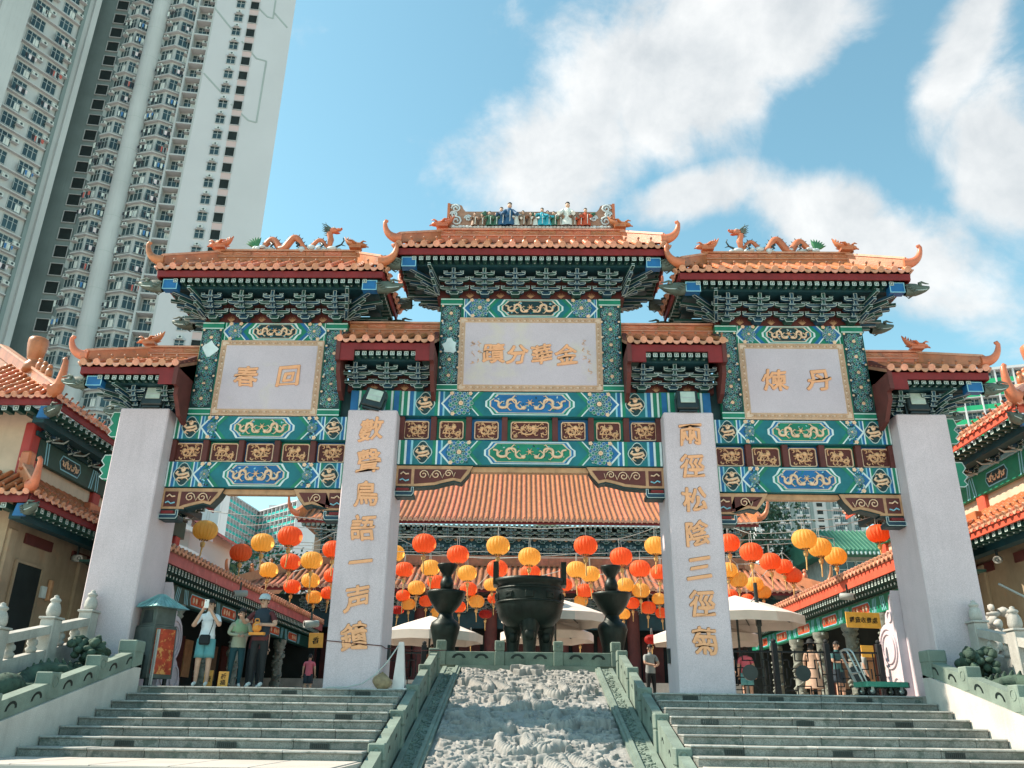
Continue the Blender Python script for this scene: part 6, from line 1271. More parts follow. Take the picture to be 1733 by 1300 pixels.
b = MB(); cxy = (PRx+dBx*20.75+nBx*-.9, PRy+dBy*20.75+nBy*-.9, 0); b.lathe([(1.28, 0), (1.28, ZT)], cxy, 'concrete', 28); cyl = mk('round_pier', b, tw)
for k in range(20): b = MB(); b.lathe([(1.285, F0+FL*2*k-.03), (1.295, F0+FL*2*k), (1.285, F0+FL*2*k+.03)], cxy, 'groove', 28); mk('pier_joint', b, cyl)
mat('laundry_red', (.5, .12, .1), .8); mat('laundry_blue', (.05, .18, .42), .8); mat('laundry_dark', (.03, .03, .04), .8); mat('laundry_pale', (.7, .6, .62), .8)
LAU = []
for k, m in enumerate(('laundry_red', 'laundry_blue', 'laundry_dark', 'laundry_pale', 'robe_white')):
    b = MB(); rd = random.Random(k)
    for j in range(4): w_ = rd.uniform(.25, .45); x = -.8+.45*j; h_ = rd.uniform(.5, .95); b.add([(x, -.9, 0), (x+w_, -.9, 0), (x+w_*.9, -.86, -h_), (x+w_*.1, -.93, -h_)], [(0, 1, 2, 3)], m if j % 2 else rd.choice(['robe_white', 'laundry_dark', m])); 
    b.tube([(-.9, -.9, .02), (1.1, -.9, .02)], .02, 'frame_al', 4); LAU.append(b.mesh('laundry'))
rd = random.Random(11)
for k in range(31):
    z = F0+FL*k
    # stair and kitchen windows of the blank end
    mk('window', WDK, end_wall, FB(6.25, z+.3, .02)); mk('window', WSM, end_wall, FB(8.45, z+.35, .02)); mk('air_conditioner', ACU, end_wall, FB(8.45, z+1.95, .0) @ SC(.8, .9, .8))
    b = MB(); b.box(-.75, .75, -.3, .0, 1.78, 1.86, 'concrete'); mk('hood', b, end_wall, FB(8.45, z, 0)); b = MB(); b.box(-.70, .70, -.02, .02, -.85, .2, 'pink_infill'); mk('infill_panel', b, end_wall, FB(6.25, z, .02))
    # framed bay
    mk('window', WIN[(k*7) % 4], tw, FB(13.6, z+.35, -1.28) @ SC(.95, 1, 1)); mk('air_conditioner', ACU, tw, FB(13.1, z+1.75, -1.28) @ SC(.9, 1, .9))
    fb_prism([(12.48, -.02), (14.75, -.02), (14.75, -1.3), (12.48, -1.3)], z-.28, z-.02, 'concrete', 'ledge')
    # angled bays with ledges
    for (sa, sm, sb), (o0, o1), nm in (((14.95, 17.15, 19.45), (-1.3, -.35), 0), ((22.0, 23.7, 25.4), (-1.6, -.8), 1)):
        fb_prism([(sa, o0+.55), (sm, o1+.55), (sb, o0+.55), (sb, o0-.1), (sa, o0-.1)], z-.22, z-.04, 'concrete', 'ledge')
        for d, (s1, s2) in ((-1, (sa, sm)), (1, (sm, sb))):
            oo1, oo2 = (o0, o1) if d < 0 else (o1, o0); an = math.atan2(oo2-oo1, s2-s1); sc_ = (s1+s2)/2; oc = (oo1+oo2)/2
            M = FB(sc_, z+.35, oc+.02) @ RZ(an)
            mk('window', WIN[(k*5+d+nm) % 4], tw, M @ SC(.80 if nm else 1, 1, 1))
            if (k+d+nm) % 5: mk('air_conditioner', ACU, tw, M @ T(-.55*d, -.05, 1.5) @ SC(.85, .9, .85))
            if rd.random() < .42: mk('laundry', rd.choice(LAU), tw, M @ T(0, -.1, .5) @ SC(.9, 1, 1))
    mk('window', WDK, tw, FB(27.6, z+.2, -3.32) @ SC(1.3, 1, 1.15))
for ln in ([(12.44, 105.44), (9.02, 101.18)], [(7.34, 99.17), (4.69, 96.03), (3.12, 95.71), (3.13, 83.67), (4.37, 83.92), (7.3, 86.65)], [(12.1, 91.98), (8.76, 88.38)], [(7.06, 107.9), (4.09, 104.86), (3.15, 104.62), (3.21, 108.55)], [(3.06, 105.81), (.73, 103.07)]):
    for (s1, z1), (s2, z2) in zip(ln[:-1], ln[1:]):
        b = MB(); p = FB(s1, z1, .012).translation; q_ = FB(s2, z2, .012).translation; b.bar(p, q_, .05, .26, 'groove', up=Vector((nBx, nBy, 0)).cross((q_-p).normalized())); mk('groove_strip', b, end_wall)
# wing turned towards the court, left of the recess
A61 = rad(61); PAx, PAy = PRx+dBx*29.6, PRy+dBy*29.6; dAx, dAy = -math.sin(rad(29)), -math.cos(rad(29)); nAx, nAy = math.cos(rad(29)), -math.sin(rad(29))
def FA(s, z, o=0.): return T(PAx+dAx*s+nAx*o, PAy+dAy*s+nAy*o, z) @ RZ(rad(61))
def fa_prism(pts, z0, z1, m, name): b = MB(); b.prism([(PAx+dAx*s+nAx*o, PAy+dAy*s+nAy*o) for s, o in pts], z0, z1, 'z', m); return mk(name, b, tw)
fa_prism([(0, 0), (0, -12), (34, -12), (34, 0)], 0, ZT, 'concrete', 'wing_wall'); fa_prism([(9.6, 1.6), (9.6, 0), (13.2, 0), (13.2, 1.6)], 0, ZT, 'concrete', 'pier'); fa_prism([(0, .5), (0, 0), (.8, 0), (.8, .5)], 0, ZT, 'concrete', 'pier'); fa_prism([(1.6, .4), (1.6, 0), (2.1, 0), (2.1, .4)], 0, ZT, 'concrete_shaded', 'pipe_duct')
for k in range(30):
    z = F0+FL*k
    for j, s in enumerate((3.9, 7.6, 15.6, 19.6, 24.0)):
        M = FA(s, z+.35, .02); mk('window', WIN[(k*3+j) % 4], tw, M)
        if (k+j) % 4: mk('air_conditioner', ACU, tw, M @ T(1.35, -.05, .9))
        if rd.random() < .3: mk('laundry', rd.choice(LAU), tw, M @ T(0, -.1, .4))
    for s0, s1 in ((2.2, 9.5), (13.3, 26.5)): fa_prism([(s0, .55), (s0, -.05), (s1, -.05), (s1, .55)], z-.22, z-.04, 'concrete', 'ledge')
# block with green parapets beyond the sunlit hall
def block(name, loc, label, P0, ang, floors, z0, fl, cols, step, m_wall, m_band, depth, top=0, par=None):
    t = par or root(name, loc, label, 'apartment block'); M0 = T(P0[0], P0[1], 0) @ RZ(ang); W_ = cols*step
    b = MB(); b.box(0, W_, 0, depth, 0, z0+floors*fl+top, m_wall); mk('wall', b, t, M0)
    for k in range(floors):
        z = z0+fl*k; b = MB(); b.box(0, W_, -1.1, 0, z-.1, z+.08, m_wall); b.box(0, W_, -1.1, -1.02, z+.08, z+1.05, m_band); mk('balcony', b, t, M0)
        for j in range(cols):
            mk('window', WIN[(k+j) % 4], t, M0 @ T(step*(j+.5), -.02, z+.75) @ SC(step/2.6, 1, .95))
    for j in range(cols+1): b = MB(); b.box(step*j-.13, step*j+.13, -1.25, 0, 0, z0+floors*fl, 'tower_white'); mk('pier', b, t, M0)
    b = MB(); b.box(-.3, W_+.3, -1.4, depth, z0+floors*fl+top, z0+floors*fl+top+.5, 'tower_white'); mk('parapet', b, t, M0)
    return t
block('apartment_block', (90, 150, 0), 'apartment block with bright green parapets above the sunlit hall roof', (77, 156.5), rad(-17), 8, 43.0, 2.75, 10, 3.2, 'concrete', 'green_band', 14)
q = root('apartment_block', (-100, 320, 0), 'far housing block with turquoise balconies seen through the incinerator-side bay', 'apartment block')
block('', (0, 0, 0), '', (-111.5, 300), rad(86), 7, 57.5, 2.75, 10, 3.0, 'tower_white', 'teal_band', 12, 0, q); block('', (0, 0, 0), '', (-109, 331), rad(-43), 7, 57.5, 2.75, 10, 3.0, 'tower_white', 'teal_band', 12, 0, q)
for x0, x1, y0, y1, z0, z1 in ((-124, -113, 300, 312, 0, 79), (-106, -96, 333, 345, 77, 81)): b = MB(); b.box(x0, x1, y0, y1, z0, z1, 'tower_white'); mk('lift_tower', b, q)
for k in range(9): b = MB(); b.box(-113.02, -112.9, 302, 308, 50+3*k, 51.8+3*k, 'glass'); mk('window', b, q)
# grey-green tower through the other bay
t = root('apartment_tower', (106, 300, 0), 'grey-green apartment tower seen through the handcart-side bay behind trees', 'apartment tower')
b = MB(); b.box(84, 124, 300, 316, 0, 98, 'concrete'); mk('wall', b, t)
for x0, x1, m in ((90, 91.6, 'concrete_shaded'), (97.2, 98.8, 'concrete_shaded'), (104.4, 105.6, 'concrete_shaded'), (110.6, 112, 'concrete_shaded'), (117.5, 118.7, 'concrete_shaded')): b = MB(); b.box(x0, x1, 299.6, 300.2, 0, 98, m); mk('recess_shade', b, t)  # dark raised strips painted as the shade of upright recesses
for j, x in enumerate((87, 93.2, 95.6, 100.5, 102.8, 108, 114, 116.2, 121)):
    for k in range(9): mk('window', WIN[(k*3+j) % 4] if x != 108 else WDK, t, T(x, 299.95, 60+2.8*k) @ SC(1.1 if x != 108 else 1.7, 1, .95 if x != 108 else .9)); 
    if x != 108:
        for k in range(9): b = MB(); b.box(x-1.3, x+1.3, 299.3, 300, 59.4+2.8*k, 59.8+2.8*k, 'tower_white'); mk('ledge', b, t)
# green-roofed hall and a small house at the back of the court
t = root('back_hall', (24, 62, 0), 'hall with a plain green tiled roof behind the sunlit gallery', 'hall'); mat('green_tile', (.05, .18, .12), .6, .15, 1.5)
b = MB(); b.prism([(58.5, 10.9), (61.5, 12.9), (66, 12.9), (66, 10.7), (58.5, 10.7)], 20.6, 32, 'x', 'green_tile'); mk('roof', b, t); b = MB(); b.box(21.5, 31, 60, 65.5, 0, 10.7, 'pale_stone'); mk('wall', b, t)
RG = MB().tube([(0, 58.5, 10.94), (0, 61.5, 12.94)], .07, 'green_tile', 5).mesh('tile_row')
for k in range(38): mk('tile_row', RG, t, T(20.7+.3*k, 0, 0))
for k in range(38): b = MB(); b.box(20.75+.3*k, 20.85+.3*k, 58.42, 58.5, 10.62, 10.82, 'p_white'); mk('eave_end', b, t)
for k in range(5): mk('window', WIN[k % 4], t, T(22.6+1.9*k, 59.95, 8.6) @ SC(.9, 1, .9))
t = root('back_house', (-19, 41, 0), 'white-walled house with a sloping pink roof behind the shaded gallery', 'house')
b = MB(); b.prism([(-23.5, 8.0), (-19.5, 10.2), (-15.6, 8.1), (-15.6, 7.95), (-19.5, 10.0), (-23.5, 7.85)], 39, 46, 'y', 'fascia_pink'); mk('roof', b, t); b = MB(); b.prism([(-22.8, 0), (-16.3, 0), (-16.3, 8.3), (-19.5, 9.95), (-22.8, 8.3)], 39.5, 45.5, 'y', 'tower_white'); mk('wall', b, t)
for z in (6.4, 7.4): b = MB(); b.prism([(-18.6+i*.35, z+.55*math.sin(PI*i/10)) for i in range(11)]+[(-15.1-i*.35, z-.18+.5*math.sin(PI*(10-i)/10)) for i in range(11)], 38.0, 39.4, 'y', 'tower_white'); mk('canopy', b, t)
# ------------------------------------------------------------------ hill and trees
mat('hill_green', (.055, .105, .075), .95, .35, .02, 0, spot=((.09, .14, .09), .05, .5, .8)); mat('bark', (.09, .07, .05), .9, .3, 3.)
for nm, c in (('leaf_a', (.030, .075, .045)), ('leaf_b', (.05, .105, .06)), ('leaf_c', (.10, .145, .09))): mat(nm, c, .7, .3, .6)
def hillmesh():
    b = MB(); nx, ny = 60, 24; vs = []
    for j in range(ny):
        for i in range(nx):
            x = -900+1800*i/(nx-1); y = 380+700*j/(ny-1); u = j/(ny-1)
            h = 190*math.sin(min(1, u*1.15)*PI/2)*(.75+.25*math.sin(x*.006+1)+.18*noise.noise((x*.012, y*.012, 3)))+10*noise.noise((x*.05, y*.05, 0))*u; vs.append((x, y, ZG-.02+max(0, h)*(1 if abs(x) > 20 else 1)))
    b.add(vs, [[j*nx+i, j*nx+i+1, (j+1)*nx+i+1, (j+1)*nx+i] for j in range(ny-1) for i in range(nx-1)], 'hill_green', True); return b
mk('hill', hillmesh(), kind='structure')
def tree(x, y, h, r, seed, label, pale=False):
    rd = random.Random(seed); t = root('broadleaf_tree', (x, y, 0), label, 'tree', 'trees behind the temple court'); b = MB()
    b.tube([(x, y, 0), (x+rd.uniform(-.3, .3), y, h*.3), (x+rd.uniform(-.5, .5), y+.2, h*.6), (x+rd.uniform(-.6, .6), y, h*.9)], [.35, .28, .2, .06], 'bark', 7); ends = []
    for k in range(12):
        z = h*rd.uniform(.35, .85); a = rd.uniform(0, 6.28); l_ = r*rd.uniform(.5, 1.)*(1.1-.5*z/h); p = (x, y, z*.85); q2 = (x+l_*math.cos(a), y+l_*math.sin(a), z+l_*.35); b.tube([p, ((p[0]+q2[0])/2, (p[1]+q2[1])/2, (p[2]+q2[2])/2+.2), q2], [.12, .08, .03], 'bark', 5); ends.append(Vector(q2))
    mk('trunk', b, t); V = []; F = []; Mi = []; ms = ['leaf_a', 'leaf_b', 'leaf_c']; c = MB()
    cl = [e+Vector((rd.gauss(0, r*.22), rd.gauss(0, r*.22), rd.gauss(0, r*.2))) for e in ends for _ in range(3)]+[Vector((x+rd.gauss(0, r*.4), y+rd.gauss(0, r*.4), h*rd.uniform(.45, 1.02))) for _ in range(26)]
    for q_ in cl:
        m = rd.choice(ms if pale else ms[:2]+ms[:1]); rr = r*rd.uniform(.16, .30)
        for k in range(46):
            p = q_+Vector((rd.gauss(0, rr*.55), rd.gauss(0, rr*.55), rd.gauss(0, rr*.45))); n_ = Vector((rd.gauss(0, 1), rd.gauss(0, 1), rd.gauss(.5, 1))).normalized(); u = n_.orthogonal().normalized()*rd.uniform(.13, .26); v = n_.cross(u)*.6
            c.add([p-u, p+v, p+u, p-v], [(0, 1, 2, 3)], m)
    mk('crown', c.mesh('crown', False), t)
TREES = [(17.5, 66, 17.5, 3.6, 'tall dark tree nearest the chrysanthemum pillar behind the lanterns', 1), (21.0, 72, 19.5, 3.6, 'tall loose pale-leaved tree in front of the grey-green tower', 1), (26.0, 78, 11.5, 3.6, 'dark tree beside the grey-green tower behind yellow lanterns', 1), (29.5, 74, 9.5, 3., 'low dark tree by the green-roofed hall', 0), (14.0, 70, 15, 4., 'dark tree half hidden by the chrysanthemum pillar', 0),
         (-22, 66, 11, 4.4, 'dark tree below the turquoise housing block, nearest the bell pillar', 0), (-27, 70, 11.6, 4.8, 'broad dark tree below the middle of the turquoise housing block', 0), (-33, 74, 12.6, 5., 'dark tree below the white lift tower of the housing block', 0), (-38, 66, 12, 4.5, 'dark tree behind the yellow lantern nearest the outer pillar', 0), (-17.5, 72, 12, 4.4, 'dark tree half hidden behind the bell pillar', 0), (-30, 58, 9, 3.4, 'low dark tree behind the white-walled house', 0)]
for k, (x, y, h, r, lab, pl) in enumerate(TREES): tree(x, y, h, r, 100+k, lab, pl)
# ------------------------------------------------------------------ people
for nm, c in (('cloth_white', (.68, .72, .76)), ('denim', (.10, .30, .33)), ('navy', (.018, .03, .045)), ('wine', (.10, .02, .022)), ('khaki', (.34, .36, .27)), ('scarf_green', (.26, .40, .24)), ('trouser_teal', (.012, .06, .075)), ('pink', (.62, .13, .18)), ('beige', (.46, .30, .22)), ('tee_teal', (.04, .12, .13)), ('shirt_grey', (.45, .48, .48)), ('brown_tee', (.20, .07, .04)), ('stripe_grey', (.30, .32, .32)), ('shoe', (.62, .62, .60)), ('cap_grey', (.42, .50, .54)), ('bag_orange', (.72, .28, .05)), ('black_cloth', (.012, .014, .016)), ('phone_white', (.75, .75, .73)), ('sign_orange', (.78, .36, .08)), ('banner_yellow', (.80, .40, .06)), ('char_black', (.02, .015, .01))): mat(nm, c, .75, .15, 6.)
PERSON_N = 0
def person(x, y, h, rz, label, top, bottom, shoe='shoe', arms=None, short=False, sleeve=True, lean=0., hair='short', skirt=False, hairm='hair', female=False, head_turn=0.):
    s = h/1.70; t = root('person', (x, y, 0), label, 'person'); M0 = T(x, y, 0) @ RZ(rz) @ SC(s, s, s)
    sh = .165 if female else .185; hp_ = .092
    J = {'pel': (0, 0, .93), 'sp': (0, -lean*.4, 1.12), 'ch': (0, -lean, 1.30), 'nk': (0, -lean*1.15, 1.455), 'hb': (0, -lean*1.3-.01, 1.52), 'hd': (0, -lean*1.4-.025, 1.60), 'ht': (0, -lean*1.4-.01, 1.68)}
    A = arms or {'L': ((-.235, .02, 1.14), (-.25, -.06, .90)), 'R': ((.235, .02, 1.14), (.25, -.06, .90))}
    V = []; E_ = []; R_ = []; lab = []
    def add(p, r): V.append(p); R_.append(r if isinstance(r, tuple) else (r, r)); return len(V)-1
    pel = add(J['pel'], (.145, .105)); sp = add(J['sp'], (.125, .095)); ch = add(J['ch'], (.15 if not female else .135, .105)); nk = add(J['nk'], (.055, .055)); hb = add(J['hb'], (.062, .07)); hd = add(J['hd'], (.078, .092)); ht = add(J['ht'], (.055, .065))
    seg = []
    def ed(a, b_, m): E_.append((a, b_)); seg.append((a, b_, m))
    ed(pel, sp, top); ed(sp, ch, top); ed(ch, nk, top); ed(nk, hb, 'skin'); ed(hb, hd, 'skin'); ed(hd, ht, 'skin')
    hands = {}
    for k, sx in (('L', -1), ('R', 1)):
        el, wr = A[k]; c0 = Vector(J['ch']); so_ = add((sx*sh, c0.y, c0.z+.085), .062); e = add(el, .045); w_ = add(wr, (.03, .026)); d = (Vector(wr)-Vector(el)).normalized(); pm = add(tuple(Vector(wr)+d*.07), (.040, .024)); ed(ch, so_, top)
        mid = tuple((Vector(V[so_])+(Vector(el)-Vector(V[so_]))*.6)); mm = add(mid, .056); ed(so_, mm, top if sleeve else 'skin'); ed(mm, e, 'skin' if sleeve != 2 else top); ed(e, w_, 'skin' if sleeve != 2 else top); ed(w_, pm, 'skin'); hands[k] = (Vector(wr)+d*.09, d)
        th = add((sx*hp_, 0, .86), .095); kn = add((sx*(hp_+.015), -.015, .50), .062); an = add((sx*(hp_+.02), .015, .09), .04); to = add((sx*(hp_+.03), -.13, .035), (.042, .03)); ed(pel, th, bottom); km = add((sx*(hp_+.008), -.01, .62), .078); ed(th, km, bottom); ed(km, kn, 'skin' if short else bottom); ed(kn, an, 'skin' if short else bottom); ed(an, to, shoe)
    me = bpy.data.meshes.new('body'); me.from_pydata(V, E_, []); o = bpy.data.objects.new('tmp', me); md = o.modifiers.new('s', 'SKIN'); md.use_smooth_shade = True
    for i, r in enumerate(R_): me.skin_vertices[0].data[i].radius = r; me.skin_vertices[0].data[i].use_root = (i == 0)
    o.modifiers.new('d', 'SUBSURF').levels = 1; o.modifiers['d'].render_levels = 1
    m2 = evaluated(o)
    ms = []
    for a, b_, m in seg:
        if m not in ms: ms.append(m)
    m2.materials.clear()
    for m in ms: m2.materials.append(MAT[m])
    S_ = [(Vector(V[a]), Vector(V[b_]), ms.index(m), (sum(R_[a])+sum(R_[b_]))/4) for a, b_, m in seg]
    for p in m2.polygons:
        c = p.center; best = 9; bi = 0
        for a, b_, mi, r in S_:
            v = b_-a; u = max(0, min(1, (c-a).dot(v)/v.dot(v))); dd = (c-a-v*u).length-r
            if dd < best: best = dd; bi = mi
        p.material_index = bi; p.use_smooth = True
    mk('body', m2, t, M0)
    for k in hands:                             # fingers
        p, d = hands[k]; q = MB(); up = Vector((0, 0, 1)) if abs(d.z) < .8 else Vector((0, -1, 0)); si = d.cross(up).normalized(); cu = si.cross(d)
        for j, l_ in enumerate((.06, .072, .068, .052)): b0 = p+si*(j-1.5)*.018; q.tube([b0, b0+d*l_*.55-cu*.006, b0+d*l_-cu*.022], [.0095, .009, .007], 'skin', 5)
        b0 = p-d*.055+si*.034*(1 if k == 'L' else -1); q.tube([b0, b0+si*.02*(1 if k == 'L' else -1)+d*.03, b0+si*.02*(1 if k == 'L' else -1)+d*.06], [.012, .011, .008], 'skin', 5); mk('hand', q, t, M0)
    hx, hy, hz = J['hd']; MH = M0 @ T(hx, hy, hz) @ RZ(head_turn) @ T(-hx, -hy, -hz)
    q = MB(); q.tube([(hx, hy-.085, hz+.02), (hx, hy-.112, hz-.02), (hx, hy-.09, hz-.03)], [.010, .017, .012], 'skin', 6)
    for sx in (-1, 1): q.ball((hx+sx*.032, hy-.088, hz+.012), (.014, .008, .008), 'char_black', 6, 4); q.ball((hx+sx*.083, hy, hz), (.012, .022, .032), 'skin', 6, 5); q.tube([(hx+sx*.018, hy-.092, hz+.032), (hx+sx*.05, hy-.085, hz+.034)], .005, 'hair', 4)
    q.tube([(hx-.028, hy-.086, hz-.055), (hx, hy-.092, hz-.053), (hx+.028, hy-.086, hz-.055)], .006, 'robe_red', 4); mk('face', q, t, MH)
    q = MB(); n_ = 14; vs = []; k_ = 7; dropb = {'short': -.05, 'long': -.16, 'bob': -.10}[hair]
    for i in range(k_+1):
        u = i/k_
        for j in range(n_):
            a = 2*PI*j/n_; back = math.sin(a); low = .045 if back < -.3 else (dropb if back > .1 else dropb*.5); zz_ = .115*math.cos(u*PI/2)+low*u*(1 if back > -.3 else .6)+.015; r = .098*math.sin(max(.08, u)*PI/2)**.7
            vs.append((hx+r*.92*math.cos(a), hy+.008+r*1.08*math.sin(a), hz+zz_))
    q.add(vs, [[i*n_+j, i*n_+(j+1) % n_, (i+1)*n_+(j+1) % n_, (i+1)*n_+j] for i in range(k_) for j in range(n_)], hairm, True); mk('hair', q, t, MH)
    if skirt:
        q = MB(); q.lathe([(.14, 1.0), (.17, .9), (.21, .7), (.27, .45), (.28, .40)], (0, 0, 0), bottom, 16); mk('skirt', q, t, M0)
    if short:
        for sx in (-1, 1): q = MB(); q.lathe([(.10, .93), (.108, .80), (.112, .66), (.116, .56), (.10, .57)], (sx*.088, -.005, 0), bottom, 12); mk('shorts_leg', q, t, M0)
    q = MB(); q.lathe([(.16, .86), (.165, .95), (.14, 1.12), (.15, 1.28)], (0, -lean*.5, 0), top, 14); hem = [(v[0], v[1]*.74, v[2]) for v in q.v]; q.v = hem; mk('shirt_hem', q, t, M0)
    return t, M0
# woman photographing
pw, Mw = person(-6.62, 17.62, 1.70, .05, 'woman in white tee and denim shorts holding up a phone at the stair head', 'cloth_white', 'denim', arms={'L': ((-.27, -.16, 1.16), (-.06, -.28, 1.50)), 'R': ((.27, -.16, 1.18), (.05, -.28, 1.52))}, short=True, hair='bob', female=True)
q = MB(); q.bbox(-.045, .045, -.335, -.322, 1.51, 1.68, 'phone_white', .008); q.prism(circ(-.02, 1.655, .012, 8), -.338, -.3355, 'y', 'char_black'); mk('phone', q, None, Mw, 'white phone held up before the face of the woman in shorts', 'phone')
t = mk('shoulder_bag', MB().bbox(-.09, .13, -.235, -.15, .80, 1.0, 'black_cloth', .03).mesh('shoulder_bag'), None, Mw, 'black shoulder bag hanging at the hips of the woman in shorts', 'bag')
q = MB(); q.tube([(.10, -.2, 1.0), (.13, -.15, 1.2), (.12, -.08, 1.42), (.11, .0, 1.46)], .008, 'black_cloth', 5); mk('strap', q, t, Mw)
person(-6.06, 17.95, 1.56, .35, 'person in pale khaki top with green scarf, head bent, beside the capped man', 'khaki', 'trouser_teal', arms={'L': ((-.25, -.05, 1.16), (-.05, -.22, 1.12)), 'R': ((.25, -.05, 1.16), (.08, -.22, 1.12))}, sleeve=2, hair='long', lean=.05, female=True)
q = MB(); Ms = T(-6.06, 17.95, 0) @ RZ(.35) @ SC(.918, .918, .918); q.lathe([(.075, 1.50), (.11, 1.45), (.175, 1.38), (.185, 1.28), (.175, 1.20)], (0, -.05, 0), 'scarf_green', 24); q.v = [(v[0]*(1+.05*math.sin(v[0]*60)), v[1]*.62, v[2]+.02*math.sin(v[0]*40)) for v in q.v]; mk('scarf', q, None, Ms, 'loose green patterned scarf over the khaki top beside the capped man', 'scarf')
pm_, Mm = person(-5.52, 17.66, 1.80, -.1, 'tall man in grey cap, black vest and wine shirt, gesturing at the stair head', 'wine', 'black_cloth', arms={'L': ((-.30, -.14, 1.18), (-.27, -.36, 1.27)), 'R': ((.30, -.08, 1.15), (.12, -.27, 1.14))}, hair='short')
q = MB(); q.lathe([(.155, .93), (.165, 1.1), (.175, 1.28), (.16, 1.42), (.08, 1.47)], (0, -.01, 0), 'navy', 16); q.v = [(v[0], v[1]*.78, v[2]) for v in q.v]; mk('vest', q, pm_, Mm)
t = mk('baseball_cap', MB().lathe([(.104, .0), (.107, .04), (.095, .085), (.06, .115), (0, .125)], (0, -.02, 1.635), 'cap_grey', 18).mesh('cap'), None, Mm, 'pale grey peaked cap on the head of the tall gesturing man', 'cap')
q = MB(); q.prism([(-.085, -.10), (-.06, -.18), (0, -.205), (.06, -.18), (.085, -.10)], 1.632, 1.645, 'z', 'cap_grey'); mk('peak', q, t, Mm)
t = mk('waist_bag', MB().bbox(-.10, .08, -.26, -.17, 1.0, 1.20, 'bag_orange', .05).mesh('waist_bag'), None, Mm, 'orange bag hanging in front of the capped man', 'bag'); q = MB(); q.box(-.15, .15, -.25, -.16, .95, 1.0, 'bag_orange'); mk('belt', q, t, Mm); q = MB(); q.tube([(-.06, -.22, 1.2), (-.05, -.22, 1.25), (.01, -.22, 1.25), (.03, -.22, 1.2)], .012, 'bag_orange', 5); mk('loop', q, t, Mm)
person(-5.98, 18.9, 1.66, .2, 'dark-haired person in wine tee standing behind the scarf and the cap', 'wine', 'black_cloth', hair='bob')
person(-6.42, 25.6, 1.20, PI+.1, 'small child in pink tee seen from behind near the bell pillar', 'pink', 'navy', short=True)
person(-5.0, 22.8, 1.25, .3, 'seated figure with a turquoise cup in the dark gallery behind the capped man', 'brown_tee', 'black_cloth', hair='long')
person(7.78, 23.9, 1.60, 2.4, 'woman in long beige dress and black hat behind the black fence', 'beige', 'beige', hair='long', skirt=True, female=True, sleeve=2)
q = MB(); Mh = T(7.78, 23.9, 0) @ RZ(2.4) @ SC(.94, .94, .94); q.lathe([(.22, .0), (.20, .012), (.11, .02), (.10, .09), (.06, .13), (0, .14)], (0, -.02, 1.64), 'black_cloth', 18); mk('sun_hat', q, None, Mh, 'wide black sun hat on the woman in the beige dress', 'hat')
person(8.36, 23.6, 1.56, .5, 'man in dark teal tee with folded arms beside the black fence', 'tee_teal', 'navy', arms={'L': ((-.25, -.06, 1.14), (.02, -.22, 1.13)), 'R': ((.25, -.06, 1.14), (-.02, -.20, 1.17))}, short=True)
person(9.55, 23.4, 1.72, 1.1, 'man in grey shirt bending over under the yellow banner', 'shirt_grey', 'khaki', lean=.14, arms={'L': ((-.24, -.22, 1.18), (-.12, -.45, 1.15)), 'R': ((.24, -.22, 1.18), (.12, -.45, 1.15))})
person(9.62, 22.3, 1.66, .9, 'person in brown tee half hidden by the drum stone', 'brown_tee', 'navy')
person(3.66, 26.0, 1.62, .4, 'man in striped grey shirt behind the low steps beside the chrysanthemum pillar', 'stripe_grey', 'black_cloth', arms={'L': ((-.24, -.1, 1.14), (-.06, -.25, 1.10)), 'R': ((.24, -.1, 1.14), (.06, -.25, 1.08))})
person(5.05, 24.6, 1.64, .6, 'person in dark navy tee behind the fence post nearest the chrysanthemum pillar', 'navy', 'black_cloth', hair='long', female=True)
person(5.75, 25.4, 1.70, -.5, 'man in white shirt under the large parasol behind the fence', 'cloth_white', 'navy')
person(6.55, 26.2, 1.60, 2.8, 'woman in pink tee walking away behind the fence disc', 'pink', 'denim', hair='long', female=True, short=True)
person(10.2, 26.5, 1.66, 1.2, 'man in grey shirt deep in the sunlit gallery below the loudspeaker', 'stripe_grey', 'black_cloth')
person(-8.6, 27.5, 1.62, .8, 'person in dark clothes in the shaded gallery behind the woman in shorts', 'black_cloth', 'navy', hair='bob')
person(-3.0, 27.4, 1.66, .3, 'person in brown tee under the parasol behind the white sign', 'brown_tee', 'navy')
# ------------------------------------------------------------------ incinerator
mat('verdigris', (.22, .42, .42), .5, .3, 4., .1, 20, metal=.3, streak=.3); mat('red_print', (.48, .06, .025), .55, .35, 7., spot=((.75, .35, .10), 9., .54, .9)); mat('rust_steel', (.11, .13, .12), .55, .35, 3., .1, 18, metal=.3, streak=.3)
inc = root('incinerator', (-7.78, 17.72, 0), 'small steel offering incinerator with pointed copper-green roof and red side panel', 'incinerator'); MI = T(-7.80, 17.86, 0) @ RZ(rad(-30))
for sx in (-1, 1):
    for sy in (-1, 1): q = MB(); q.box(sx*.24-.03, sx*.24+.03, sy*.22-.03, sy*.22+.03, 0, .18, 'dk_metal'); mk('leg', q, inc, MI)
q = MB(); q.add([(x*.33*k, y*.30*k, z) for z, k in ((.16, 1.02), (1.16, .92)) for x, y in ((-1, -1), (1, -1), (1, 1), (-1, 1))], [(0, 3, 2, 1), (4, 5, 6, 7), (0, 1, 5, 4), (1, 2, 6, 5), (2, 3, 7, 6), (3, 0, 4, 7)], 'rust_steel'); bd = mk('body', q, inc, MI)
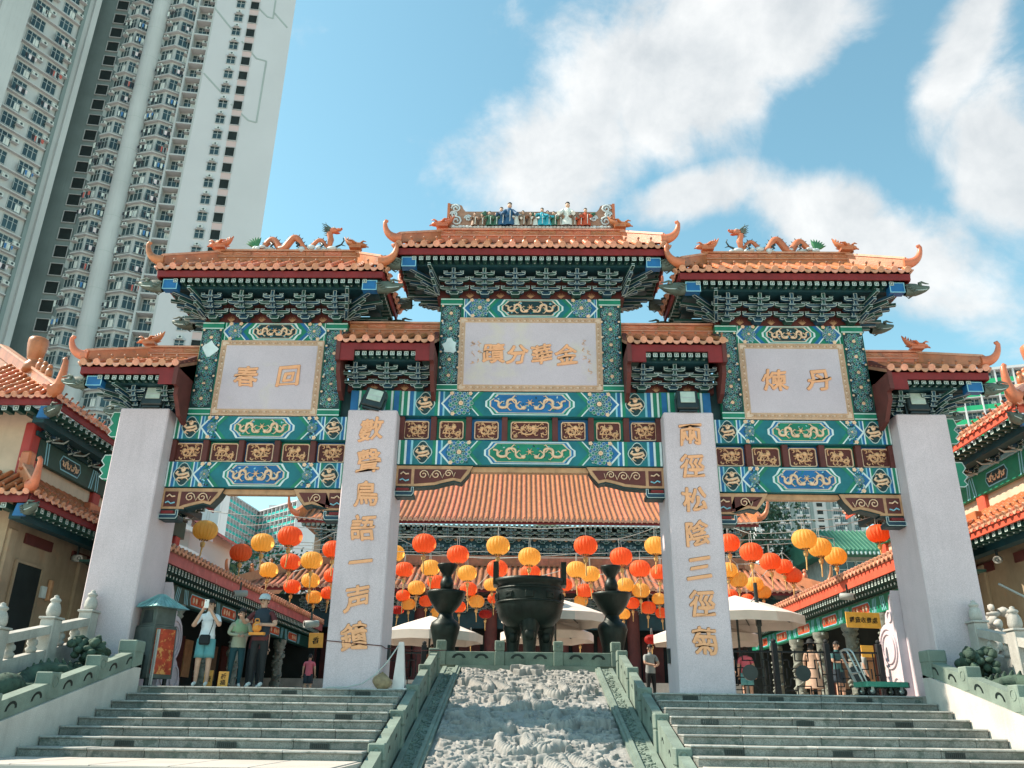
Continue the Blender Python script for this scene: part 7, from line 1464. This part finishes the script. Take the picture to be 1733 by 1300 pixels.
q = MB(); q.add([(.325, -.24, .24), (.325, .25, .24), (.306, .23, 1.12), (.306, -.22, 1.12), (.355, -.24, .24), (.355, .25, .24), (.336, .23, 1.12), (.336, -.22, 1.12)], [(0, 1, 2, 3), (7, 6, 5, 4), (0, 4, 5, 1), (1, 5, 6, 2), (2, 6, 7, 3), (3, 7, 4, 0)], 'red_print'); mk('red_panel', q, bd, MI)
q = MB(); q.bbox(-.30, .30, -.27, .27, 1.16, 1.20, 'rust_steel', .01); q.bbox(-.26, .26, -.24, .24, 1.20, 1.56, 'rust_steel', .01); mk('firebox', q, inc, MI)
q = MB(); q.prism([(-.16, 1.24), (.16, 1.24), (.13, 1.50), (-.13, 1.50)], -.25, -.241, 'y', 'dk_metal'); mk('mouth', q, inc, MI)
q = MB(); q.box(-.12, .12, -.36, -.29, .62, .68, 'dk_metal'); q.box(-.22, .2, -.325, -.305, .2, .6, 'iron'); mk('ash_door', q, inc, MI)
q = MB(); q.add([(-.44, -.42, 1.55), (.44, -.42, 1.55), (.44, .42, 1.55), (-.44, .42, 1.55), (-.06, -.05, 1.84), (.06, -.05, 1.84), (.06, .05, 1.84), (-.06, .05, 1.84)], [(0, 1, 5, 4), (1, 2, 6, 5), (2, 3, 7, 6), (3, 0, 4, 7), (4, 5, 6, 7), (3, 2, 1, 0)], 'verdigris'); rf = mk('roof', q, inc, MI)
for sx, (a, c) in enumerate((((-.44, -.42), (.44, -.42)), ((.44, -.42), (.44, .42)))):
    for k in range(1, 7): f = k/7; p = Vector((a[0]+(c[0]-a[0])*f, a[1]+(c[1]-a[1])*f, 1.555)); e = Vector((p.x*.14, p.y*.12, 1.84)); q = MB(); q.bar(p, e, .016, .02, 'verdigris'); mk('seam', q, rf, MI)
for k in range(2): q = MB(); q.tube([(.40+.05*k, -.25, .02), (.36+.05*k, -.22, 1.1)], .018, 'pale_stone', 6); mk('rail', q, inc, MI)
# ------------------------------------------------------------------ floodlights on the pillars
for x, y, lab, rz in ((-8.62, 17.45, 'black floodlight on top of the outer pillar by the incinerator', 0), (-3.62, 17.45, 'tilted black floodlight above the bell pillar', .25), (3.56, 17.45, 'black floodlight above the chrysanthemum pillar', 0), (8.72, 17.45, 'black floodlight on top of the outer pillar by the handcart', 0)):
    t = root('floodlight', (x, y, 5.95), lab, 'floodlight', 'floodlights on the archway pillars'); M = T(x, y, 5.95) @ RY(rz) @ RX(rad(-8))
    q = MB(); q.bbox(-.24, .24, -.02, .24, .06, .52, 'dk_metal', .025); mk('housing', q, t, M)
    q = MB(); q.bbox(-.16, .17, -.045, -.021, .20, .48, 'lens', .008); q.box(-.15, .16, -.0475, -.0455, .31, .33, 'frame_al'); mk('lens', q, t, M)
    q = MB(); q.box(-.2, .2, 0, .12, .0, .03, 'dk_metal'); q.box(-.28, -.25, .05, .1, 0, .34, 'dk_metal'); q.box(.25, .28, .05, .1, 0, .34, 'dk_metal'); mk('mount', q, t, M)
# ------------------------------------------------------------------ fence, carts, signs
def fence(x0, x1, y, label, discs=True):
    t = root('steel_fence', ((x0+x1)/2, y, 0), label, 'fence', 'black fretwork fences'); n = max(1, round((x1-x0)/1.15)); w_ = (x1-x0)/n
    for k in range(n+1): q = MB(); q.bbox(x0+w_*k-.06, x0+w_*k+.06, y-.06, y+.06, 0, 1.16 if k else 1.05, 'black_cloth', .01); q.ball((x0+w_*k, y, 1.2 if k else 1.09), .055, 'black_cloth', 8, 6); mk('post', q, t)
    for k in range(n):
        a, c = x0+w_*k+.06, x0+w_*(k+1)-.06; m_ = (a+c)/2; hw = (c-a)/2
        for z in (.06, .97): q = MB(); q.box(a, c, y-.02, y+.02, z-.02, z+.02, 'black_cloth'); mk('rail', q, t)
        B = lambda u0, u1, z0, z1: (lambda q: (q.box(m_+hw*u0-.011, m_+hw*u1+.011, y-.012, y+.012, z0-.011, z1+.011, 'black_cloth'), mk('fret_bar', q, t)))(MB())
        for sx in (-1, 1):
            for u, z0, z1 in ((.82, .08, .95), (.55, .25, .42), (.55, .62, .80), (.28, .08, .25), (.28, .78, .95), (.68, .42, .62)): B(min(sx*u, sx*u), max(sx*u, sx*u), z0, z1)
            for u0, u1, z in ((.55, .82, .25), (.55, .82, .80), (.28, .55, .42), (.28, .55, .62), (.28, .82, .16), (.82, 1., .5), (0, .28, .25), (0, .28, .78)): B(*sorted((sx*u0, sx*u1)), z, z)
        if discs: q = MB(); q.prism(circ(m_, .52, .17, 24), y-.03, y+.03, 'y', 'dk_metal'); mk('disc', q, t)
fence(4.35, 7.85, 19.5, 'black fretwork fence with round discs across the handcart-side bay')
fence(-4.05, -2.55, 21.2, 'black fretwork fence behind the white obelisk sign', False)
mat('cart_green', (.05, .26, .18), .45, .25, 5.); mat('steel_tube', (.42, .47, .46), .3, .15, 6., metal=.7); mat('rubber', (.02, .02, .02), .7)
def cart(x, y, rz, label, sc=1., deck='cart_green'):
    t = root('handcart', (x, y, 0), label, 'handcart', 'handcarts at the stair head'); M = T(x, y, 0) @ RZ(rz) @ SC(sc, sc, sc)
    q = MB(); q.bbox(-.42, .42, -.26, .26, .20, .26, deck, .012); mk('deck', q, t, M); q = MB(); q.ring(rrect(-.44, .44, -.28, .28, .03), rrect(-.40, .40, -.24, .24, .03), .17, .265, 'z', deck); mk('frame', q, t, M)
    q = MB(); q.tube([(-.40, -.24, .24), (-.62, -.24, .80), (-.65, -.20, .86), (-.66, 0, .88), (-.65, .20, .86), (-.62, .24, .80), (-.40, .24, .24)], .017, 'steel_tube', 8); mk('handle', q, t, M); q = MB(); q.tube([(-.48, -.24, .44), (-.48, .24, .44)], .012, 'steel_tube', 6); mk('crossbar', q, t, M)
    for sx in (-1, 1):
        for sy in (-1, 1):
            q = MB(); q.lathe([(.045, -.02), (.085, -.022), (.09, 0), (.085, .022), (.045, .02)], (sx*.30, sy*.20, .09), 'rubber', 16, 'y'); q.lathe([(.0, -.024), (.05, -.024), (.05, .024), (0, .024)], (sx*.30, sy*.20, .09), 'steel_tube', 12, 'y'); q.box(sx*.3-.03, sx*.3+.03, sy*.2-.028, sy*.2+.028, .10, .19, 'steel_tube'); mk('wheel', q, t, M)
cart(7.02, 17.62, .12, 'green platform handcart with raised silver handle at the stair head'); cart(7.28, 18.2, -.1, 'second handcart standing behind the green one by the outer pillar', 1.05, 'rust_steel')
q = MB(); q.tube([(6.25, 17.6, .86), (6.6, 17.55, .84), (6.72, 17.55, .75)], .018, 'steel_tube', 7)
# obelisk sign, rope, sack
ob_ = root('obelisk_sign', (-2.62, 17.75, 0), 'white tapering caution sign standing beside the bell pillar', 'caution sign'); mat('sign_white', (.68, .62, .60), .6, .1, 5.)
q = MB(); q.add([(-2.62+x*k, 17.75+y*k, z) for z, k in ((.03, .125), (.93, .05)) for x, y in ((-1, -1), (1, -1), (1, 1), (-1, 1))], [(0, 3, 2, 1), (4, 5, 6, 7), (0, 1, 5, 4), (1, 2, 6, 5), (2, 3, 7, 6), (3, 0, 4, 7)], 'sign_white'); mk('body', q, ob_); q = MB(); q.bbox(-2.80, -2.44, 17.57, 17.93, 0, .035, 'sign_white', .01); mk('base', q, ob_)
for k, ch in enumerate('小心地滑'): mk('character', glyph(ch, .052, .001, .0, 0, 'char_black'), ob_, T(-2.70+.053*k, 17.643, .19) @ RX(rad(85)))
for k, ch in enumerate('CAUTION'): mk('character', glyph(ch, .03, .001, .0, 0, 'char_black'), ob_, T(-2.665+.0155*k, 17.680, .64) @ RX(rad(85)))
for k, ch in enumerate('WETFLOOR'): mk('character', glyph(ch, .027, .001, .0, 0, 'char_black'), ob_, T(-2.67+.0145*k, 17.678, .60) @ RX(rad(85)))
q = MB(); q.tube([(-2.66, 17.66, .86), (-2.85, 17.5, .52), (-3.05, 17.42, .28), (-3.3, 17.38, .10), (-3.6, 17.36, .03), (-4.0, 17.34, .015)], .014, 'cord', 6); mk('rope', q, None, None, 'pale rope sagging from the white sign to the foot of the bell pillar', 'rope')
q = MB(); q.tube([(-4.14, 17.9, .93), (-4.135, 17.49, .92), (-3.5, 17.48, .87), (-2.98, 17.49, .83), (-2.98, 18.0, .82), (-2.45, 18.6, .83), (-1.9, 20, .95)], .009, 'maroon', 5); mk('cable', q, None, None, 'thin dark red cable tied round the bell pillar', 'cable')
mat('sacking', (.34, .25, .15), .9, .35, 8., .4, 12); q = MB(); rd = random.Random(3); n_ = 14; vs = []
for i in range(9):
    u = i/8; r = .19*math.sin(PI*min(1, .12+u*.92))**.6
    for j in range(n_): a = 2*PI*j/n_; k = 1+.12*math.sin(3*a+u*5)+.06*math.sin(7*a); vs.append((-2.94+r*k*math.cos(a), 17.55+r*k*.8*math.sin(a), .01+.30*u+.03*math.sin(2*a)*u))
q.add(vs, [[i*n_+j, i*n_+(j+1) % n_, (i+1)*n_+(j+1) % n_, (i+1)*n_+j] for i in range(8) for j in range(n_)], 'sacking', True); mk('sack', q, None, None, 'slumped brown sack lying between the bell pillar and the white sign', 'sack')
# orange boards
def board(x, y, z, w_, h_, rz, tilt, chars, label, m='sign_orange', cs=.14, leg=True, horiz=False, cat='sign'):
    t = root('sign_board', (x, y, 0 if leg else z), label, cat); M = T(x, y, z) @ RZ(rz) @ RX(tilt)
    q = MB(); q.bbox(-w_/2, w_/2, -.012, .012, 0, h_, m, .004); mk('panel', q, t, M)
    for k, ch in enumerate(chars):
        px, pz = ((-w_/2+w_*(k+1)/(len(chars)+1)), h_/2) if horiz else (0, h_-(k+.75)*h_/(len(chars)+.5)); mk('character', glyph(ch, cs, .002, .012, k, 'char_black'), t, M @ T(px, -.016, pz) @ FRONT)
    if leg: q = MB(); q.bar((-w_*.3, .02, h_*.7), (-w_*.3, .22, -z*1.+.01), .03, .02, 'dk_metal'); q.bar((w_*.3, .02, h_*.7), (w_*.3, .22, -z+.01), .03, .02, 'dk_metal'); mk('stand', q, t, M)
board(-6.12, 17.48, .0, .20, .30, .05, -.05, '祈福', 'small orange board with black characters standing between two visitors', cs=.11)
board(-6.72, 18.3, .0, .18, .36, .1, -.05, '籤', 'orange board glimpsed between the legs of the woman in shorts', cs=.12)
board(-6.05, 24.6, 1.32, .42, .40, -.15, .1, '香', 'orange paper board hanging under the loudspeaker over the child in pink', leg=False, cs=.2)
board(9.35, 23.95, 1.98, 1.05, .42, rad(-28)+rad(40), .0, '靈籤收費處', 'yellow cloth banner with black characters hung on the sunlit gallery', 'banner_yellow', .17, False, True, 'banner')
board(9.05, 23.2, 1.15, .36, .30, .2, 0, '', 'small yellow box held up in front of the bending man', 'banner_yellow', .1, False)
speaker(-6.2, 24.4, 1.95, (-.8, -.5, -.1), 'white loudspeaker above the hanging orange board and child in pink'); speaker(-8.9, 26.0, 3.0, (-.75, -.6, -.1), 'white loudspeaker under the gallery eave beside the capped man')
speaker(9.6, 25.5, 3.05, (.75, -.6, -.1), 'white loudspeaker under the sunlit gallery eave near the yellow banner')
# notice boards and a stone screen by the sunlit hall
t = root('lattice_rail', (12.2, 20.2, 0), 'thin metal handrail climbing beside the sunlit hall', 'handrail')
q = MB(); q.tube([(10.2, 18.4, 2.35), (11.4, 18.5, 1.75), (12.6, 18.6, 1.2)], .025, 'pipe_grey', 6); mk('rail', q, t)
for x, z in ((10.9, 2.0), (11.6, 1.65), (12.3, 1.33)): q = MB(); q.tube([(x, 18.5, 0), (x, 18.5, z)], .02, 'pipe_grey', 6); mk('baluster', q, t)
t = root('rock_garden', (10.7, 19.5, 0), 'pale pitted scholar rocks heaped beside the outer pillar', 'rockery'); rd = random.Random(8)
for k in range(34):
    q = MB(); c = Vector((10.35+rd.uniform(-.25, .45), 19.2+rd.uniform(-.3, .3), .1+1.9*rd.random())); q.ball(c, (rd.uniform(.08, .17), rd.uniform(.08, .16), rd.uniform(.06, .14)), 'pale_stone', 8, 6); q.v = [tuple(Vector(v)+Vector((noise.noise(Vector(v)*9), noise.noise(Vector(v)*9+Vector((5, 0, 0))), noise.noise(Vector(v)*9+Vector((0, 5, 0)))))*.06) for v in q.v]; mk('rock', q, t)
